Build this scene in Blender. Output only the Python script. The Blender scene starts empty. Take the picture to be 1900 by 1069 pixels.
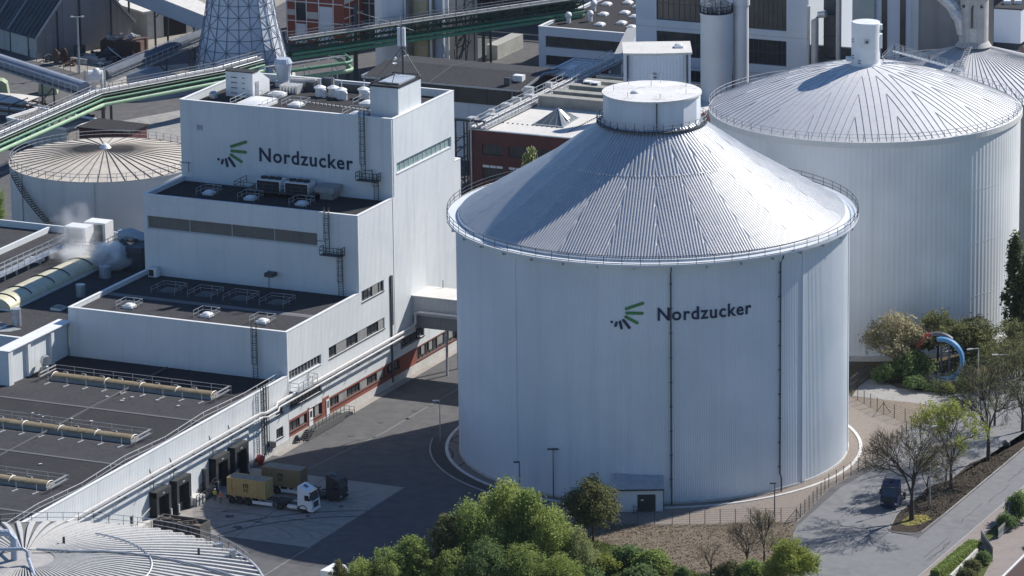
import bpy, bmesh, math, random
from mathutils import Vector, Matrix
R = math.radians
random.seed(7)
K = 1.18                     # survey units -> metres
PHI = R(-25.09)              # heading of the factory's long axis
scene = bpy.context.scene
# ------------------------------------------------------------------ camera
cam = bpy.data.cameras.new('camera'); camo = bpy.data.objects.new('camera', cam)
scene.collection.objects.link(camo)
th, ro = 0.262893786, -0.012935365
fw = Vector((0, math.cos(th), -math.sin(th))); r0 = Vector((1, 0, 0)); u0 = Vector((0, math.sin(th), math.cos(th)))
rv = r0*math.cos(ro) + u0*math.sin(ro); uv_ = u0*math.cos(ro) - r0*math.sin(ro)
M = Matrix((rv, uv_, -fw)).transposed().to_4x4()
M.translation = Vector((-17.226, -554.792, 169.635))*K
camo.matrix_world = M
cam.sensor_width = 36; cam.lens = 165.0; cam.clip_start = 5; cam.clip_end = 9000
scene.camera = camo
# ------------------------------------------------------------------ light
SUN_AZ, SUN_EL = R(37), R(39)
world = bpy.data.worlds.new('World'); scene.world = world; world.use_nodes = True
nt = world.node_tree; nt.nodes.clear()
sky = nt.nodes.new('ShaderNodeTexSky'); sky.sky_type = 'NISHITA'; sky.sun_disc = False
sky.sun_elevation = SUN_EL; sky.sun_rotation = R(90) - SUN_AZ; sky.air_density = 1.0; sky.dust_density = 0.0; sky.ozone_density = 8.0
bg = nt.nodes.new('ShaderNodeBackground'); bg.inputs[1].default_value = 0.088
wo = nt.nodes.new('ShaderNodeOutputWorld')
nt.links.new(sky.outputs[0], bg.inputs[0]); nt.links.new(bg.outputs[0], wo.inputs[0])
sl = bpy.data.lights.new('sun', 'SUN'); sl.energy = 4.9; sl.angle = R(0.5); sl.color = (1.0, 0.955, 0.895)
so = bpy.data.objects.new('sun', sl); scene.collection.objects.link(so)
sdir = Vector((math.cos(SUN_EL)*math.cos(SUN_AZ), math.cos(SUN_EL)*math.sin(SUN_AZ), math.sin(SUN_EL)))
so.rotation_euler = sdir.to_track_quat('Z', 'Y').to_euler(); so.location = sdir*300
vs = scene.view_settings; vs.view_transform = 'Standard'; vs.look = 'None'; vs.gamma = 1.0; vs.exposure = 0.40; vs.use_curve_mapping = False
scene.render.engine = 'CYCLES'; scene.cycles.volume_bounces = 4; scene.cycles.transparent_max_bounces = 12
# ------------------------------------------------------------------ helpers
ORG = {}; SCL = {}
col = scene.collection
class MB:
    def __init__(s): s.v = []; s.f = []; s.mi = []; s.cur = 0
    def add(s, vs_, fs):
        o = len(s.v); s.v += [tuple(p) for p in vs_]; s.f += [tuple(i+o for i in f) for f in fs]; s.mi += [s.cur]*len(fs); return s
    def box(s, x0, x1, y0, y1, z0, z1):
        return s.add([(x0,y0,z0),(x1,y0,z0),(x1,y1,z0),(x0,y1,z0),(x0,y0,z1),(x1,y0,z1),(x1,y1,z1),(x0,y1,z1)],
                     [(0,3,2,1),(4,5,6,7),(0,1,5,4),(1,2,6,5),(2,3,7,6),(3,0,4,7)])
    def rbox(s, c, sx, sy, sz, rz=0, z_is_base=True):
        ca, sa = math.cos(rz), math.sin(rz); z0 = c[2] if z_is_base else c[2]-sz/2
        pts = []
        for z in (z0, z0+sz):
            for x, y in ((-1,-1),(1,-1),(1,1),(-1,1)):
                X, Y = x*sx/2, y*sy/2; pts.append((c[0]+X*ca-Y*sa, c[1]+X*sa+Y*ca, z))
        return s.add(pts, [(0,3,2,1),(4,5,6,7),(0,1,5,4),(1,2,6,5),(2,3,7,6),(3,0,4,7)])
    def prism(s, poly, z0, z1):
        n = len(poly)
        a = sum(poly[i][0]*poly[(i+1)%n][1]-poly[(i+1)%n][0]*poly[i][1] for i in range(n))
        if a < 0: poly = poly[::-1]
        vs_ = [(x,y,z0) for x,y in poly]+[(x,y,z1) for x,y in poly]
        return s.add(vs_, [tuple(range(n-1,-1,-1)), tuple(range(n,2*n))]+[(i,(i+1)%n,n+(i+1)%n,n+i) for i in range(n)])
    def flat(s, poly, z):
        n = len(poly)
        a = sum(poly[i][0]*poly[(i+1)%n][1]-poly[(i+1)%n][0]*poly[i][1] for i in range(n))
        if a < 0: poly = poly[::-1]
        return s.add([(x,y,z) for x,y in poly], [tuple(range(n))])
    def extr(s, prof, d0, d1, f):
        # prof: 2-D points, f(u, v, d) -> point
        n = len(prof)
        return s.add([f(u,v,d0) for u,v in prof]+[f(u,v,d1) for u,v in prof],
                     [tuple(range(n-1,-1,-1)), tuple(range(n,2*n))]+[(i,(i+1)%n,n+(i+1)%n,n+i) for i in range(n)])
    def lathe(s, c, prof, n=32, a0=0, a1=2*math.pi, caps=False):
        full = abs(a1-a0) > 6.28; m = n if full else n+1
        vs_ = []
        for r, z in prof:
            for i in range(m):
                a = a0+(a1-a0)*i/n; vs_.append((c[0]+r*math.cos(a), c[1]+r*math.sin(a), z))
        fs = []
        for k in range(len(prof)-1):
            for i in range(n):
                j = (i+1) % m; fs.append((k*m+i, k*m+j, (k+1)*m+j, (k+1)*m+i))
        if caps: fs.append(tuple(range(m-1,-1,-1))); fs.append(tuple((len(prof)-1)*m+i for i in range(m)))
        return s.add(vs_, fs)
    def cyl(s, c, r, z0, z1, n=16, r1=None): return s.lathe(c, [(r,z0),(r if r1 is None else r1,z1)], n, caps=True)
    def tube(s, pts, r, n=6, closed=False):
        P = [Vector(p) for p in pts]; m = len(P); vs_ = []
        for i, p in enumerate(P):
            if closed: d = P[(i+1)%m]-P[i-1]
            else: d = P[min(i+1,m-1)]-P[max(i-1,0)]
            d.normalize(); up = Vector((0,0,1)) if abs(d.z) < 0.95 else Vector((1,0,0))
            x = d.cross(up).normalized(); y = x.cross(d)
            rr = r[i] if isinstance(r, (list, tuple)) else r
            for k in range(n):
                a = 2*math.pi*k/n; vs_.append(p+x*(rr*math.cos(a))+y*(rr*math.sin(a)))
        fs = []
        for i in range(m if closed else m-1):
            j = (i+1) % m
            for k in range(n): fs.append((i*n+k, i*n+(k+1)%n, j*n+(k+1)%n, j*n+k))
        if not closed: fs += [tuple(range(n-1,-1,-1)), tuple((m-1)*n+k for k in range(n))]
        return s.add(vs_, fs)
    def beam(s, p, q, w, h=None):
        h = h or w; p, q = Vector(p), Vector(q); d = (q-p).normalized()
        up = Vector((0,0,1)) if abs(d.z) < 0.95 else Vector((1,0,0))
        x = d.cross(up).normalized()*w/2; y = x.cross(d).normalized()*h/2
        return s.add([p-x-y,p+x-y,p+x+y,p-x+y,q-x-y,q+x-y,q+x+y,q-x+y],
                     [(0,1,2,3),(7,6,5,4),(0,4,5,1),(1,5,6,2),(2,6,7,3),(3,7,4,0)])
    def ball(s, c, r, n=10, m=6, sz=1, half=False):
        pr = []
        for k in range(m+1):
            t = (0 if half else -math.pi/2)+(math.pi/2 if half else math.pi)*k/m
            pr.append((max(r*math.cos(t), 1e-3), c[2]+r*sz*math.sin(t)))
        return s.lathe(c, pr, n)
    def rail(s, pts, h=1.0, sp=1.5, r=0.035, mid=True, closed=False):
        P = [Vector(p) for p in pts]; Q = P+[P[0]] if closed else P
        for a, b in zip(Q[:-1], Q[1:]):
            for z in ((h, h*.52) if mid else (h,)): s.beam(a+Vector((0,0,z)), b+Vector((0,0,z)), r*1.8)
            L = (b-a).length; k = max(1, round(L/sp))
            for i in range(k+1):
                p = a+(b-a)*(i/k); s.beam(p, p+Vector((0,0,h)), r*1.8)
        return s
    def ladder(s, x, y, z0, z1, dx, dy, w=0.5, cage=True, out=(0,-1)):
        for t in (-w/2, w/2): s.beam((x+dx*t,y+dy*t,z0),(x+dx*t,y+dy*t,z1+0.9),0.07)
        z = z0
        while z < z1: s.beam((x-dx*w/2,y-dy*w/2,z),(x+dx*w/2,y+dy*w/2,z),0.045); z += 0.33
        if cage:
            hoops = []; z = z0+2.0
            def hp(z, a): return (x+dx*(w*.62)*math.cos(a)+out[0]*.62*math.sin(a), y+dy*(w*.62)*math.cos(a)+out[1]*.62*math.sin(a), z)
            while z < z1+0.9:
                s.tube([hp(z, R(k*30)) for k in range(7)], 0.03, 4); z += 0.9
            for k in (1,3,5): s.beam(hp(z0+2.0,R(k*30)), hp(z1+0.9,R(k*30)), 0.05)
        return s
def new_mesh(name, mb, mats, org, sc, smooth=False):
    me = bpy.data.meshes.new(name); o = org
    me.from_pydata([((x-o[0])*sc,(y-o[1])*sc,(z-o[2])*sc) for x,y,z in mb.v], [], mb.f)
    for m in (mats if isinstance(mats,(list,tuple)) else [mats]): me.materials.append(m)
    if any(mb.mi): me.polygons.foreach_set('material_index', mb.mi)
    if smooth: me.shade_smooth() if hasattr(me,'shade_smooth') else None
    me.update(); return me
def tag(o, label=None, cat=None, group=None, kind=None):
    if label: o['label'] = label
    if cat: o['category'] = cat
    if group: o['group'] = group
    if kind: o['kind'] = kind
    return o
def place(o, at, rot, frame):
    v = Vector(at)*K
    if frame == 'ab': v = Matrix.Rotation(PHI,3,'Z') @ v; rot += PHI
    o.location = v; o.rotation_euler = (0,0,rot)
def thing(name, label, cat, at=(0,0,0), frame='w', rot=0, group=None, metric=False):
    o = bpy.data.objects.new(name, None); col.objects.link(o); place(o, at, rot, frame)
    o.empty_display_size = 0.5
    tag(o, label, cat, group)
    ORG[o] = (0,0,0) if metric else tuple(at); SCL[o] = 1.0 if metric else K
    return o
SPLIT = {'corner_trim','wall_pilaster','opening_vent','equipment_box','rim_vent','rib','ballast_foot','lamp_bracket','wall_bracket','louvre','fan_bank','roof_box','small_part','vessel','corner_pipe','support','trestle','pillar','riser_pipe','bracket','gutter','downpipe','glazing_post','roof_vent','porthole','side_duct','pipe','rusty_pipe','beam','wall_rung','blind','wing_framing','lightning_rod','wall_joint_strip','edge_rail','flange','vent_stub','filter_duct','buffer','lean_to','wall_joint','dock_fence','frame_post','inlet_pipe','dark_bay','post','fuel_tank'}
def clusters(mb, gap=.06):
    n = len(mb.v); par = list(range(n))
    def fd(i):
        while par[i] != i: par[i] = par[par[i]]; i = par[i]
        return i
    for f in mb.f:
        r_ = fd(f[0])
        for i in f[1:]: par[fd(i)] = r_
    isl = {}
    for i in range(n): isl.setdefault(fd(i),[]).append(i)
    B = [(ix,[min(mb.v[i][k] for i in ix)-gap for k in range(3)],[max(mb.v[i][k] for i in ix)+gap for k in range(3)]) for ix in isl.values()]
    if len(B) > 90: return [mb]
    p2 = list(range(len(B)))
    def f2_(i):
        while p2[i] != i: i = p2[i]
        return i
    for i in range(len(B)):
        for j in range(i):
            if all(B[i][1][k] <= B[j][2][k] and B[j][1][k] <= B[i][2][k] for k in range(3)): p2[f2_(i)] = f2_(j)
    groups = {}
    for i,b in enumerate(B): groups.setdefault(f2_(i),[]).extend(b[0])
    if len(groups) < 2: return [mb]
    where = {}
    for g,ix in groups.items():
        for i in ix: where[i] = g
    out = {g:MB() for g in groups}; new = {}
    for g,ix in groups.items():
        for i in ix: new[i] = len(out[g].v); out[g].v.append(mb.v[i])
    for f,m in zip(mb.f,mb.mi): g = where[f[0]]; out[g].f.append(tuple(new[i] for i in f)); out[g].mi.append(m)
    return list(out.values())
def part(parent, name, mb, mats, label=None, kind=None, smooth=False):
    if name in SPLIT and not kind:
        for q in clusters(mb): o = part1(parent, name, q, mats, label, kind, smooth)
        return o
    return part1(parent, name, mb, mats, label, kind, smooth)
def part1(parent, name, mb, mats, label=None, kind=None, smooth=False):
    o = bpy.data.objects.new(name, new_mesh(name, mb, mats, ORG[parent], SCL[parent], smooth)); col.objects.link(o)
    o.parent = parent; ORG[o] = ORG[parent]; SCL[o] = SCL[parent]
    if label: o['label'] = label
    if kind: o['kind'] = kind
    return o
def shared(parent, name, me, loc, rz=0):
    # one more piece that shares mesh data; loc in the parent's own units
    o = bpy.data.objects.new(name, me); col.objects.link(o); o.parent = parent
    g = ORG[parent]; sc = SCL[parent]
    o.location = tuple((loc[i]-g[i])*sc for i in range(3)); o.rotation_euler = (0,0,rz); return o
def single(name, label, cat, mb, mats, at, frame='w', rot=0, group=None, metric=False, smooth=False, kind=None):
    o = bpy.data.objects.new(name, new_mesh(name, mb, mats, (0,0,0) if metric else at, 1.0 if metric else K, smooth)); col.objects.link(o)
    place(o, at, rot, frame); tag(o, label, cat, group, kind); ORG[o] = (0,0,0) if metric else tuple(at); SCL[o] = 1.0 if metric else K
    return o
def struct(name, mb, mats, frame='w', kind='structure'):
    o = bpy.data.objects.new(name, new_mesh(name, mb, mats, (0,0,0), K)); col.objects.link(o)
    place(o, (0,0,0), 0, frame); o['kind'] = kind; return o
KIDS = {}
def copy_tree(o, parent=None):
    c = o.copy(); col.objects.link(c); c.parent = parent
    for ch in list(o.children): copy_tree(ch, c)
    return c
def dup(o, label, at, frame='w', rot=0, group=None, scale=None):
    c = copy_tree(o); place(c, at, rot, frame); c['label'] = label
    if group: c['group'] = group
    if scale: c.scale = scale
    return c
# ------------------------------------------------------------------ materials
def mat(name, c, rough=0.7, metal=0.0, n1=None, n2=None, bump=None, rib=None, streak=None, spec=None, trans=None, tint=None, gap=None):
    m = bpy.data.materials.new(name); m.use_nodes = True; t = m.node_tree; N = t.nodes; L = t.links
    b = N['Principled BSDF']; b.inputs['Roughness'].default_value = rough; b.inputs['Metallic'].default_value = metal
    if spec is not None: b.inputs['Specular IOR Level'].default_value = spec
    tc = N.new('ShaderNodeTexCoord'); base = N.new('ShaderNodeRGB'); base.outputs[0].default_value = (*c,1); out = base.outputs[0]
    def mix(fac, a, colour, blend='MIX'):
        x = N.new('ShaderNodeMix'); x.data_type = 'RGBA'; x.blend_type = blend
        L.new(fac, x.inputs[0]); L.new(a, x.inputs[6])
        if isinstance(colour, tuple): x.inputs[7].default_value = (*colour,1)
        else: L.new(colour, x.inputs[7])
        return x.outputs[2]
    def noise(scale, vec, lo, hi, amt, detail=5):
        n = N.new('ShaderNodeTexNoise'); n.inputs['Scale'].default_value = scale; n.inputs['Detail'].default_value = detail
        L.new(vec, n.inputs['Vector']); r = N.new('ShaderNodeMapRange'); r.inputs[1].default_value = lo; r.inputs[2].default_value = hi
        r.inputs[3].default_value = 0; r.inputs[4].default_value = amt; L.new(n.outputs[0], r.inputs[0]); return r.outputs[0]
    for nn in (n1, n2):
        if nn: out = mix(noise(nn[0], tc.outputs['Object'], nn[2] if len(nn)>3 else .35, nn[3] if len(nn)>3 else .68, 1.0), out, nn[1])
    if streak:      # (scale_h, colour, amount): vertical run-off stains
        mp = N.new('ShaderNodeMapping'); mp.inputs['Scale'].default_value = (streak[0], streak[0], streak[0]*.035)
        L.new(tc.outputs['Object'], mp.inputs[0]); out = mix(noise(1.0, mp.outputs[0], .52, .75, streak[2]), out, streak[1])
    if tint:        # per-leaf / per-piece variation
        g = N.new('ShaderNodeNewGeometry'); out = mix(g.outputs['Random Per Island'], out, tint)
    L.new(out, b.inputs['Base Color'])
    h = None
    if bump:
        n = N.new('ShaderNodeTexNoise'); n.inputs['Scale'].default_value = bump[0]; n.inputs['Detail'].default_value = 6
        L.new(tc.outputs['Object'], n.inputs['Vector']); h = n.outputs[0]; st = bump[1]; ds = bump[2] if len(bump)>2 else .05
        bp = N.new('ShaderNodeBump'); bp.inputs['Strength'].default_value = st; bp.inputs['Distance'].default_value = ds
        L.new(h, bp.inputs['Height']); L.new(bp.outputs[0], b.inputs['Normal'])
    if rib:         # rib = (axis 'X'|'Y'|'Z'|'XY', period m, strength)
        sep = N.new('ShaderNodeSeparateXYZ'); L.new(tc.outputs['Object'], sep.inputs[0])
        if rib[0] == 'XY':
            ad = N.new('ShaderNodeMath'); ad.operation = 'ADD'; L.new(sep.outputs[0], ad.inputs[0]); L.new(sep.outputs[1], ad.inputs[1]); src = ad.outputs[0]
        else: src = sep.outputs['XYZ'.index(rib[0])]
        mu = N.new('ShaderNodeMath'); mu.operation = 'MULTIPLY'; mu.inputs[1].default_value = 2*math.pi/rib[1]; L.new(src, mu.inputs[0])
        si = N.new('ShaderNodeMath'); si.operation = 'SINE'; L.new(mu.outputs[0], si.inputs[0])
        bp = N.new('ShaderNodeBump'); bp.inputs['Strength'].default_value = rib[2]; bp.inputs['Distance'].default_value = .03
        L.new(si.outputs[0], bp.inputs['Height']); L.new(bp.outputs[0], b.inputs['Normal'])
    if trans:
        tr = N.new('ShaderNodeBsdfTranslucent'); L.new(out, tr.inputs[0]); mx = N.new('ShaderNodeMixShader'); mx.inputs[0].default_value = trans
        L.new(b.outputs[0], mx.inputs[1]); L.new(tr.outputs[0], mx.inputs[2]); L.new(mx.outputs[0], N['Material Output'].inputs[0])
    return m
m_clad = mat('white_cladding', (.70,.72,.72), .55, n1=(.10,(.60,.635,.65),.40,.62), n2=(.5,(.66,.685,.69)), streak=(.9,(.50,.52,.525),.5), rib=('XY',.42,.35))
m_silo = mat('silo_cladding', (.67,.71,.75), .5, n1=(.08,(.585,.635,.68),.4,.62), streak=(.6,(.53,.565,.595),.5))
m_white = mat('white_paint', (.76,.77,.77), .5, n1=(.6,(.66,.67,.67)))
m_trim = mat('white_trim', (.80,.80,.79), .45, n1=(1.2,(.70,.70,.69)))
m_tank = mat('painted_tank_shell', (.66,.66,.64), .55, n1=(.15,(.58,.58,.56)), streak=(.5,(.47,.46,.43),.55))
m_tank2 = mat('pale_silo_shell', (.74,.75,.75), .5, n1=(.1,(.63,.64,.64)), streak=(.45,(.54,.54,.53),.5))
m_dome = mat('weathered_dome_sheet', (.58,.59,.605), .6, .12, n1=(.12,(.65,.645,.64)), n2=(1.1,(.52,.525,.535),.5,.8))
m_domeL = mat('dusty_tank_roof', (.51,.47,.41), .8, 0, n1=(.18,(.38,.345,.295)), n2=(.9,(.57,.51,.43)))
m_seam = mat('roof_seam', (.40,.41,.425), .7, .05)
m_galv = mat('galvanised_roof_sheet', (.62,.63,.645), .48, .5, n1=(.2,(.56,.57,.59)), n2=(.9,(.66,.65,.64)))
m_galv2 = mat('galvanised_roof_sheet_bright', (.60,.61,.625), .48, .5, n1=(.25,(.54,.55,.57)))
m_steel = mat('galvanised_steel', (.50,.52,.54), .45, .55, n1=(1.5,(.38,.40,.42)))
m_lat = mat('blue_grey_lattice', (.17,.205,.26), .6, .05)
m_dsteel = mat('dark_steel', (.075,.085,.10), .55, .3, n1=(1.2,(.05,.055,.065)))
m_lsteel = mat('bright_pipe_cladding', (.66,.65,.63), .38, .35, n1=(1.0,(.56,.55,.54)))
m_sheet = mat('matt_grey_sheet', (.30,.305,.31), .7, n1=(1,(.24,.245,.25)))
m_felt = mat('roof_felt', (.040,.040,.043), .95, n1=(.28,(.053,.052,.053)), n2=(2.6,(.031,.031,.034)), bump=(9,.3), spec=.2)
m_felt2 = mat('roof_felt_faded', (.047,.047,.051), .95, n1=(.22,(.036,.036,.040)), n2=(1.8,(.060,.060,.063)), bump=(8,.3), spec=.2)
m_wroof = mat('pale_roof_membrane', (.60,.58,.54), .8, n1=(.25,(.50,.48,.44)), n2=(1.4,(.64,.62,.59)))
m_asph = mat('asphalt_yard', (.108,.106,.108), .92, n1=(.06,(.13,.127,.127)), n2=(.5,(.090,.090,.094)), bump=(14,.35), spec=.25)
m_road = mat('worn_road_asphalt', (.185,.187,.192), .9, n1=(.09,(.155,.158,.164)), n2=(.7,(.205,.206,.21)), bump=(12,.3), spec=.25)
m_conc = mat('concrete_paving', (.31,.285,.26), .88, n1=(.12,(.24,.225,.21)), n2=(.8,(.34,.315,.29)), bump=(6,.25), spec=.25)
m_concL = mat('pale_concrete', (.50,.49,.46), .85, n1=(.4,(.42,.41,.385)), n2=(2.2,(.56,.55,.52)), streak=(.8,(.36,.35,.33),.5))
m_concW = mat('grey_wall_concrete', (.27,.26,.26), .9, n1=(.3,(.23,.225,.22)), streak=(.7,(.18,.175,.17),.7), rib=('XY',1.4,.3))
m_gravel = mat('rounded_gravel', (.255,.218,.188), .95, n1=(1.6,(.205,.173,.15),.3,.7), n2=(4.5,(.30,.258,.222),.45,.75), bump=(6,.7,.15), spec=.2)
m_gravd = mat('dark_drain_gravel', (.11,.105,.10), .95, n1=(2.5,(.07,.068,.066)), bump=(6,1,.2), spec=.2)
m_dry = mat('dry_grass_ground', (.17,.138,.105), 1, n1=(.22,(.12,.097,.073)), n2=(1.6,(.21,.173,.132),.4,.75), bump=(3.5,.4,.12), spec=.1)
m_grass = mat('green_grass', (.075,.105,.03), 1, n1=(.35,(.05,.075,.022)), n2=(2.6,(.13,.14,.05)), bump=(5,1,.25), spec=.1)
m_mulch = mat('dark_mulch', (.075,.06,.05), 1, n1=(.4,(.10,.078,.058)), n2=(3,(.038,.031,.027)), bump=(6,1,.25), spec=.1)
m_pave = mat('pinkish_pavement', (.26,.225,.205), .9, n1=(.5,(.21,.185,.17)), n2=(3,(.29,.25,.23)), spec=.2)
m_kerb = mat('pale_kerb_stone', (.36,.35,.335), .8, n1=(1.2,(.27,.262,.25)))
m_ringk = mat('white_ring_kerb', (.62,.60,.58), .8, n1=(1.2,(.50,.485,.47)))
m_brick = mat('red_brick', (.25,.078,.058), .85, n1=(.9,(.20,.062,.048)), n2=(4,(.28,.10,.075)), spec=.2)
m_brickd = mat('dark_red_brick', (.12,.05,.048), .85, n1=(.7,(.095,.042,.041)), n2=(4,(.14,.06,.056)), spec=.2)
m_glass = mat('dark_window_glass', (.030,.035,.042), .12, 0, n1=(.45,(.055,.058,.062)), spec=.6)
m_glassb = mat('window_blind', (.30,.30,.29), .6, n1=(.6,(.22,.22,.215)))
m_glassg = mat('greenish_glass', (.20,.30,.29), .25, n1=(.6,(.28,.37,.35)), streak=(1.6,(.13,.21,.20),.8), spec=.6)
m_poly = mat('brown_grey_sheet_glazing', (.165,.15,.135), .6, n1=(.5,(.135,.125,.115)), rib=('XY',.5,.9))
m_frame = mat('dark_window_frame', (.055,.058,.062), .6)
m_framew = mat('pale_window_frame', (.55,.56,.56), .5)
m_green = mat('green_pipe_paint', (.075,.235,.13), .5, n1=(.6,(.05,.18,.10)), n2=(2,(.11,.27,.16)))
m_greenL = mat('light_green_pipe_paint', (.25,.42,.25), .5, n1=(.5,(.18,.34,.19)), n2=(1.6,(.31,.45,.29)))
m_dgreen = mat('dark_green_steel', (.018,.065,.035), .55, n1=(.9,(.012,.045,.026)))
m_greeng = mat('green_grey_glazing', (.085,.10,.085), .4, n1=(.35,(.11,.125,.105)), rib=('XY',.9,.6))
m_greend = mat('dark_glazing_band', (.022,.032,.036), .35, n1=(.4,(.035,.045,.048)))
m_navy = mat('navy_lettering', (.012,.022,.065), .6)
m_logog = mat('green_logo_paint', (.06,.21,.06), .6)
m_ylw = mat('yellowed_rooflight', (.56,.52,.34), .5, n1=(.5,(.62,.59,.44)))
m_bry = mat('brown_rooflight', (.25,.19,.105), .5, n1=(.4,(.34,.27,.16)), n2=(1.5,(.20,.155,.09)))
m_bluew = mat('pale_blue_grey_sheet', (.40,.45,.52), .5, n1=(.3,(.34,.39,.46)), rib=('XY',.5,.3))
m_cool = mat('tower_sheet', (.60,.65,.71), .5, n1=(.3,(.53,.58,.64)), tint=(.66,.70,.75))
m_cont = mat('container_yellow_paint', (.46,.33,.12), .6, n1=(.7,(.40,.28,.10)), n2=(3,(.50,.37,.16)), streak=(1.5,(.30,.19,.08),.5))
m_contb = mat('container_brown_paint', (.27,.20,.11), .65, n1=(.6,(.23,.17,.095)), streak=(1.5,(.17,.11,.06),.6))
m_conttop = mat('container_roof_grime', (.26,.24,.20), .75, n1=(.8,(.20,.185,.16)))
m_contw = mat('dull_white_container', (.46,.46,.42), .7, n1=(.6,(.36,.36,.33)), streak=(1.2,(.28,.26,.23),.6))
m_black = mat('black_rubber', (.018,.018,.02), .85)
m_chas = mat('dark_chassis', (.035,.036,.04), .7, n1=(1.5,(.055,.053,.05)))
m_cabw = mat('white_truck_paint', (.80,.81,.82), .3, n1=(.8,(.76,.77,.78)))
m_cabd = mat('black_truck_paint', (.016,.018,.024), .5, n1=(.8,(.030,.031,.036)))
m_cabb = mat('navy_truck_paint', (.014,.021,.062), .3, n1=(.8,(.018,.026,.072)))
m_wind = mat('vehicle_glass', (.018,.020,.024), .08, spec=.7)
m_red = mat('red_paint', (.42,.045,.04), .55, n1=(1,(.34,.04,.035)))
m_blue = mat('blue_enamel', (.06,.22,.46), .45, n1=(.9,(.09,.27,.50)), n2=(2.5,(.05,.18,.38)))
m_purp = mat('grey_violet_steel', (.10,.10,.13), .5)
m_rust = mat('rusty_steel', (.085,.045,.035), .9, n1=(.9,(.05,.035,.032)), n2=(3,(.13,.07,.05)))
m_bark = mat('tree_bark', (.085,.068,.052), .95, n1=(2,(.055,.045,.036)), bump=(9,.8,.05))
m_barkd = mat('dark_tree_bark', (.045,.038,.032), .95, n1=(2,(.07,.058,.046)))
def leafmat(name, a, b): return mat(name, a, .75, tint=b, trans=.55, spec=.15)
l_fresh = leafmat('fresh_green_leaves', (.25,.32,.075), (.40,.44,.16))
l_mid = leafmat('mid_green_leaves', (.20,.28,.075), (.33,.39,.14))
l_dark = leafmat('dark_green_leaves', (.125,.20,.075), (.22,.29,.12))
l_pale = leafmat('pale_bud_leaves', (.23,.27,.11), (.35,.365,.18))
l_lime = leafmat('lime_spring_leaves', (.24,.285,.06), (.36,.385,.11))
l_olive = leafmat('olive_leaves', (.13,.15,.06), (.215,.215,.105))
l_blossom = leafmat('pinkish_blossom', (.34,.31,.19), (.46,.42,.28))
l_poplar = leafmat('dark_poplar_leaves', (.085,.115,.055), (.15,.18,.09))
l_buds = leafmat('brown_bud_twigs', (.20,.16,.10), (.28,.25,.15))
m_hiy = mat('yellow_hi_vis', (.55,.62,.03), .7); m_hio = mat('orange_hi_vis', (.75,.16,.06), .7)
m_skin = mat('skin', (.45,.27,.19), .6); m_trou = mat('dark_trousers', (.035,.038,.05), .85); m_trous = mat('grey_work_trousers', (.10,.10,.11), .85)
m_helm = mat('white_helmet', (.75,.75,.74), .4); m_helmo = mat('pinkish_helmet', (.70,.42,.36), .4)
m_stain = mat('pale_roof_patch', (.30,.32,.33), .9, n1=(1.2,(.18,.20,.21)))
m_hole = mat('dark_interior', (.012,.012,.014), .9)
m_tile = mat('brown_roof_tile', (.10,.055,.045), .8, n1=(1,(.075,.042,.036)))
m_fanb = mat('fan_guard_black', (.02,.02,.022), .7)
# ------------------------------------------------------------------ wall grids with openings
def grid(mb, f, u0, u1, v0, v1, ops, depth=.3, flip=False):
    us = sorted({u0,u1,*[o[0] for o in ops],*[o[1] for o in ops]}); vs2 = sorted({v0,v1,*[o[2] for o in ops],*[o[3] for o in ops]})
    us = [u for u in us if u0-1e-6 <= u <= u1+1e-6]; vs2 = [v for v in vs2 if v0-1e-6 <= v <= v1+1e-6]
    for a, b in zip(us[:-1], us[1:]):
        for c, d in zip(vs2[:-1], vs2[1:]):
            mu, mv = (a+b)/2, (c+d)/2
            if any(o[0] < mu < o[1] and o[2] < mv < o[3] for o in ops): continue
            q = [f(a,c,0),f(b,c,0),f(b,d,0),f(a,d,0)]
            mb.add(q, [(3,2,1,0) if flip else (0,1,2,3)])
    if not depth: return mb
    return reveals(mb, f, ops, depth)
def reveals(mb, f, ops, depth):
    for a, b, c, d in ops:
        for (p, q) in (((a,c),(b,c)),((b,c),(b,d)),((b,d),(a,d)),((a,d),(a,c))):
            mb.add([f(*p,0),f(*q,0),f(*q,depth),f(*p,depth)], [(0,1,2,3)])
    return mb
def fbox(mb, f, u0, u1, v0, v1, d0, d1):
    return mb.add([f(u0,v0,d0),f(u1,v0,d0),f(u1,v1,d0),f(u0,v1,d0),f(u0,v0,d1),f(u1,v0,d1),f(u1,v1,d1),f(u0,v1,d1)],
                  [(0,3,2,1),(4,5,6,7),(0,1,5,4),(1,2,6,5),(2,3,7,6),(3,0,4,7)])
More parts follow.
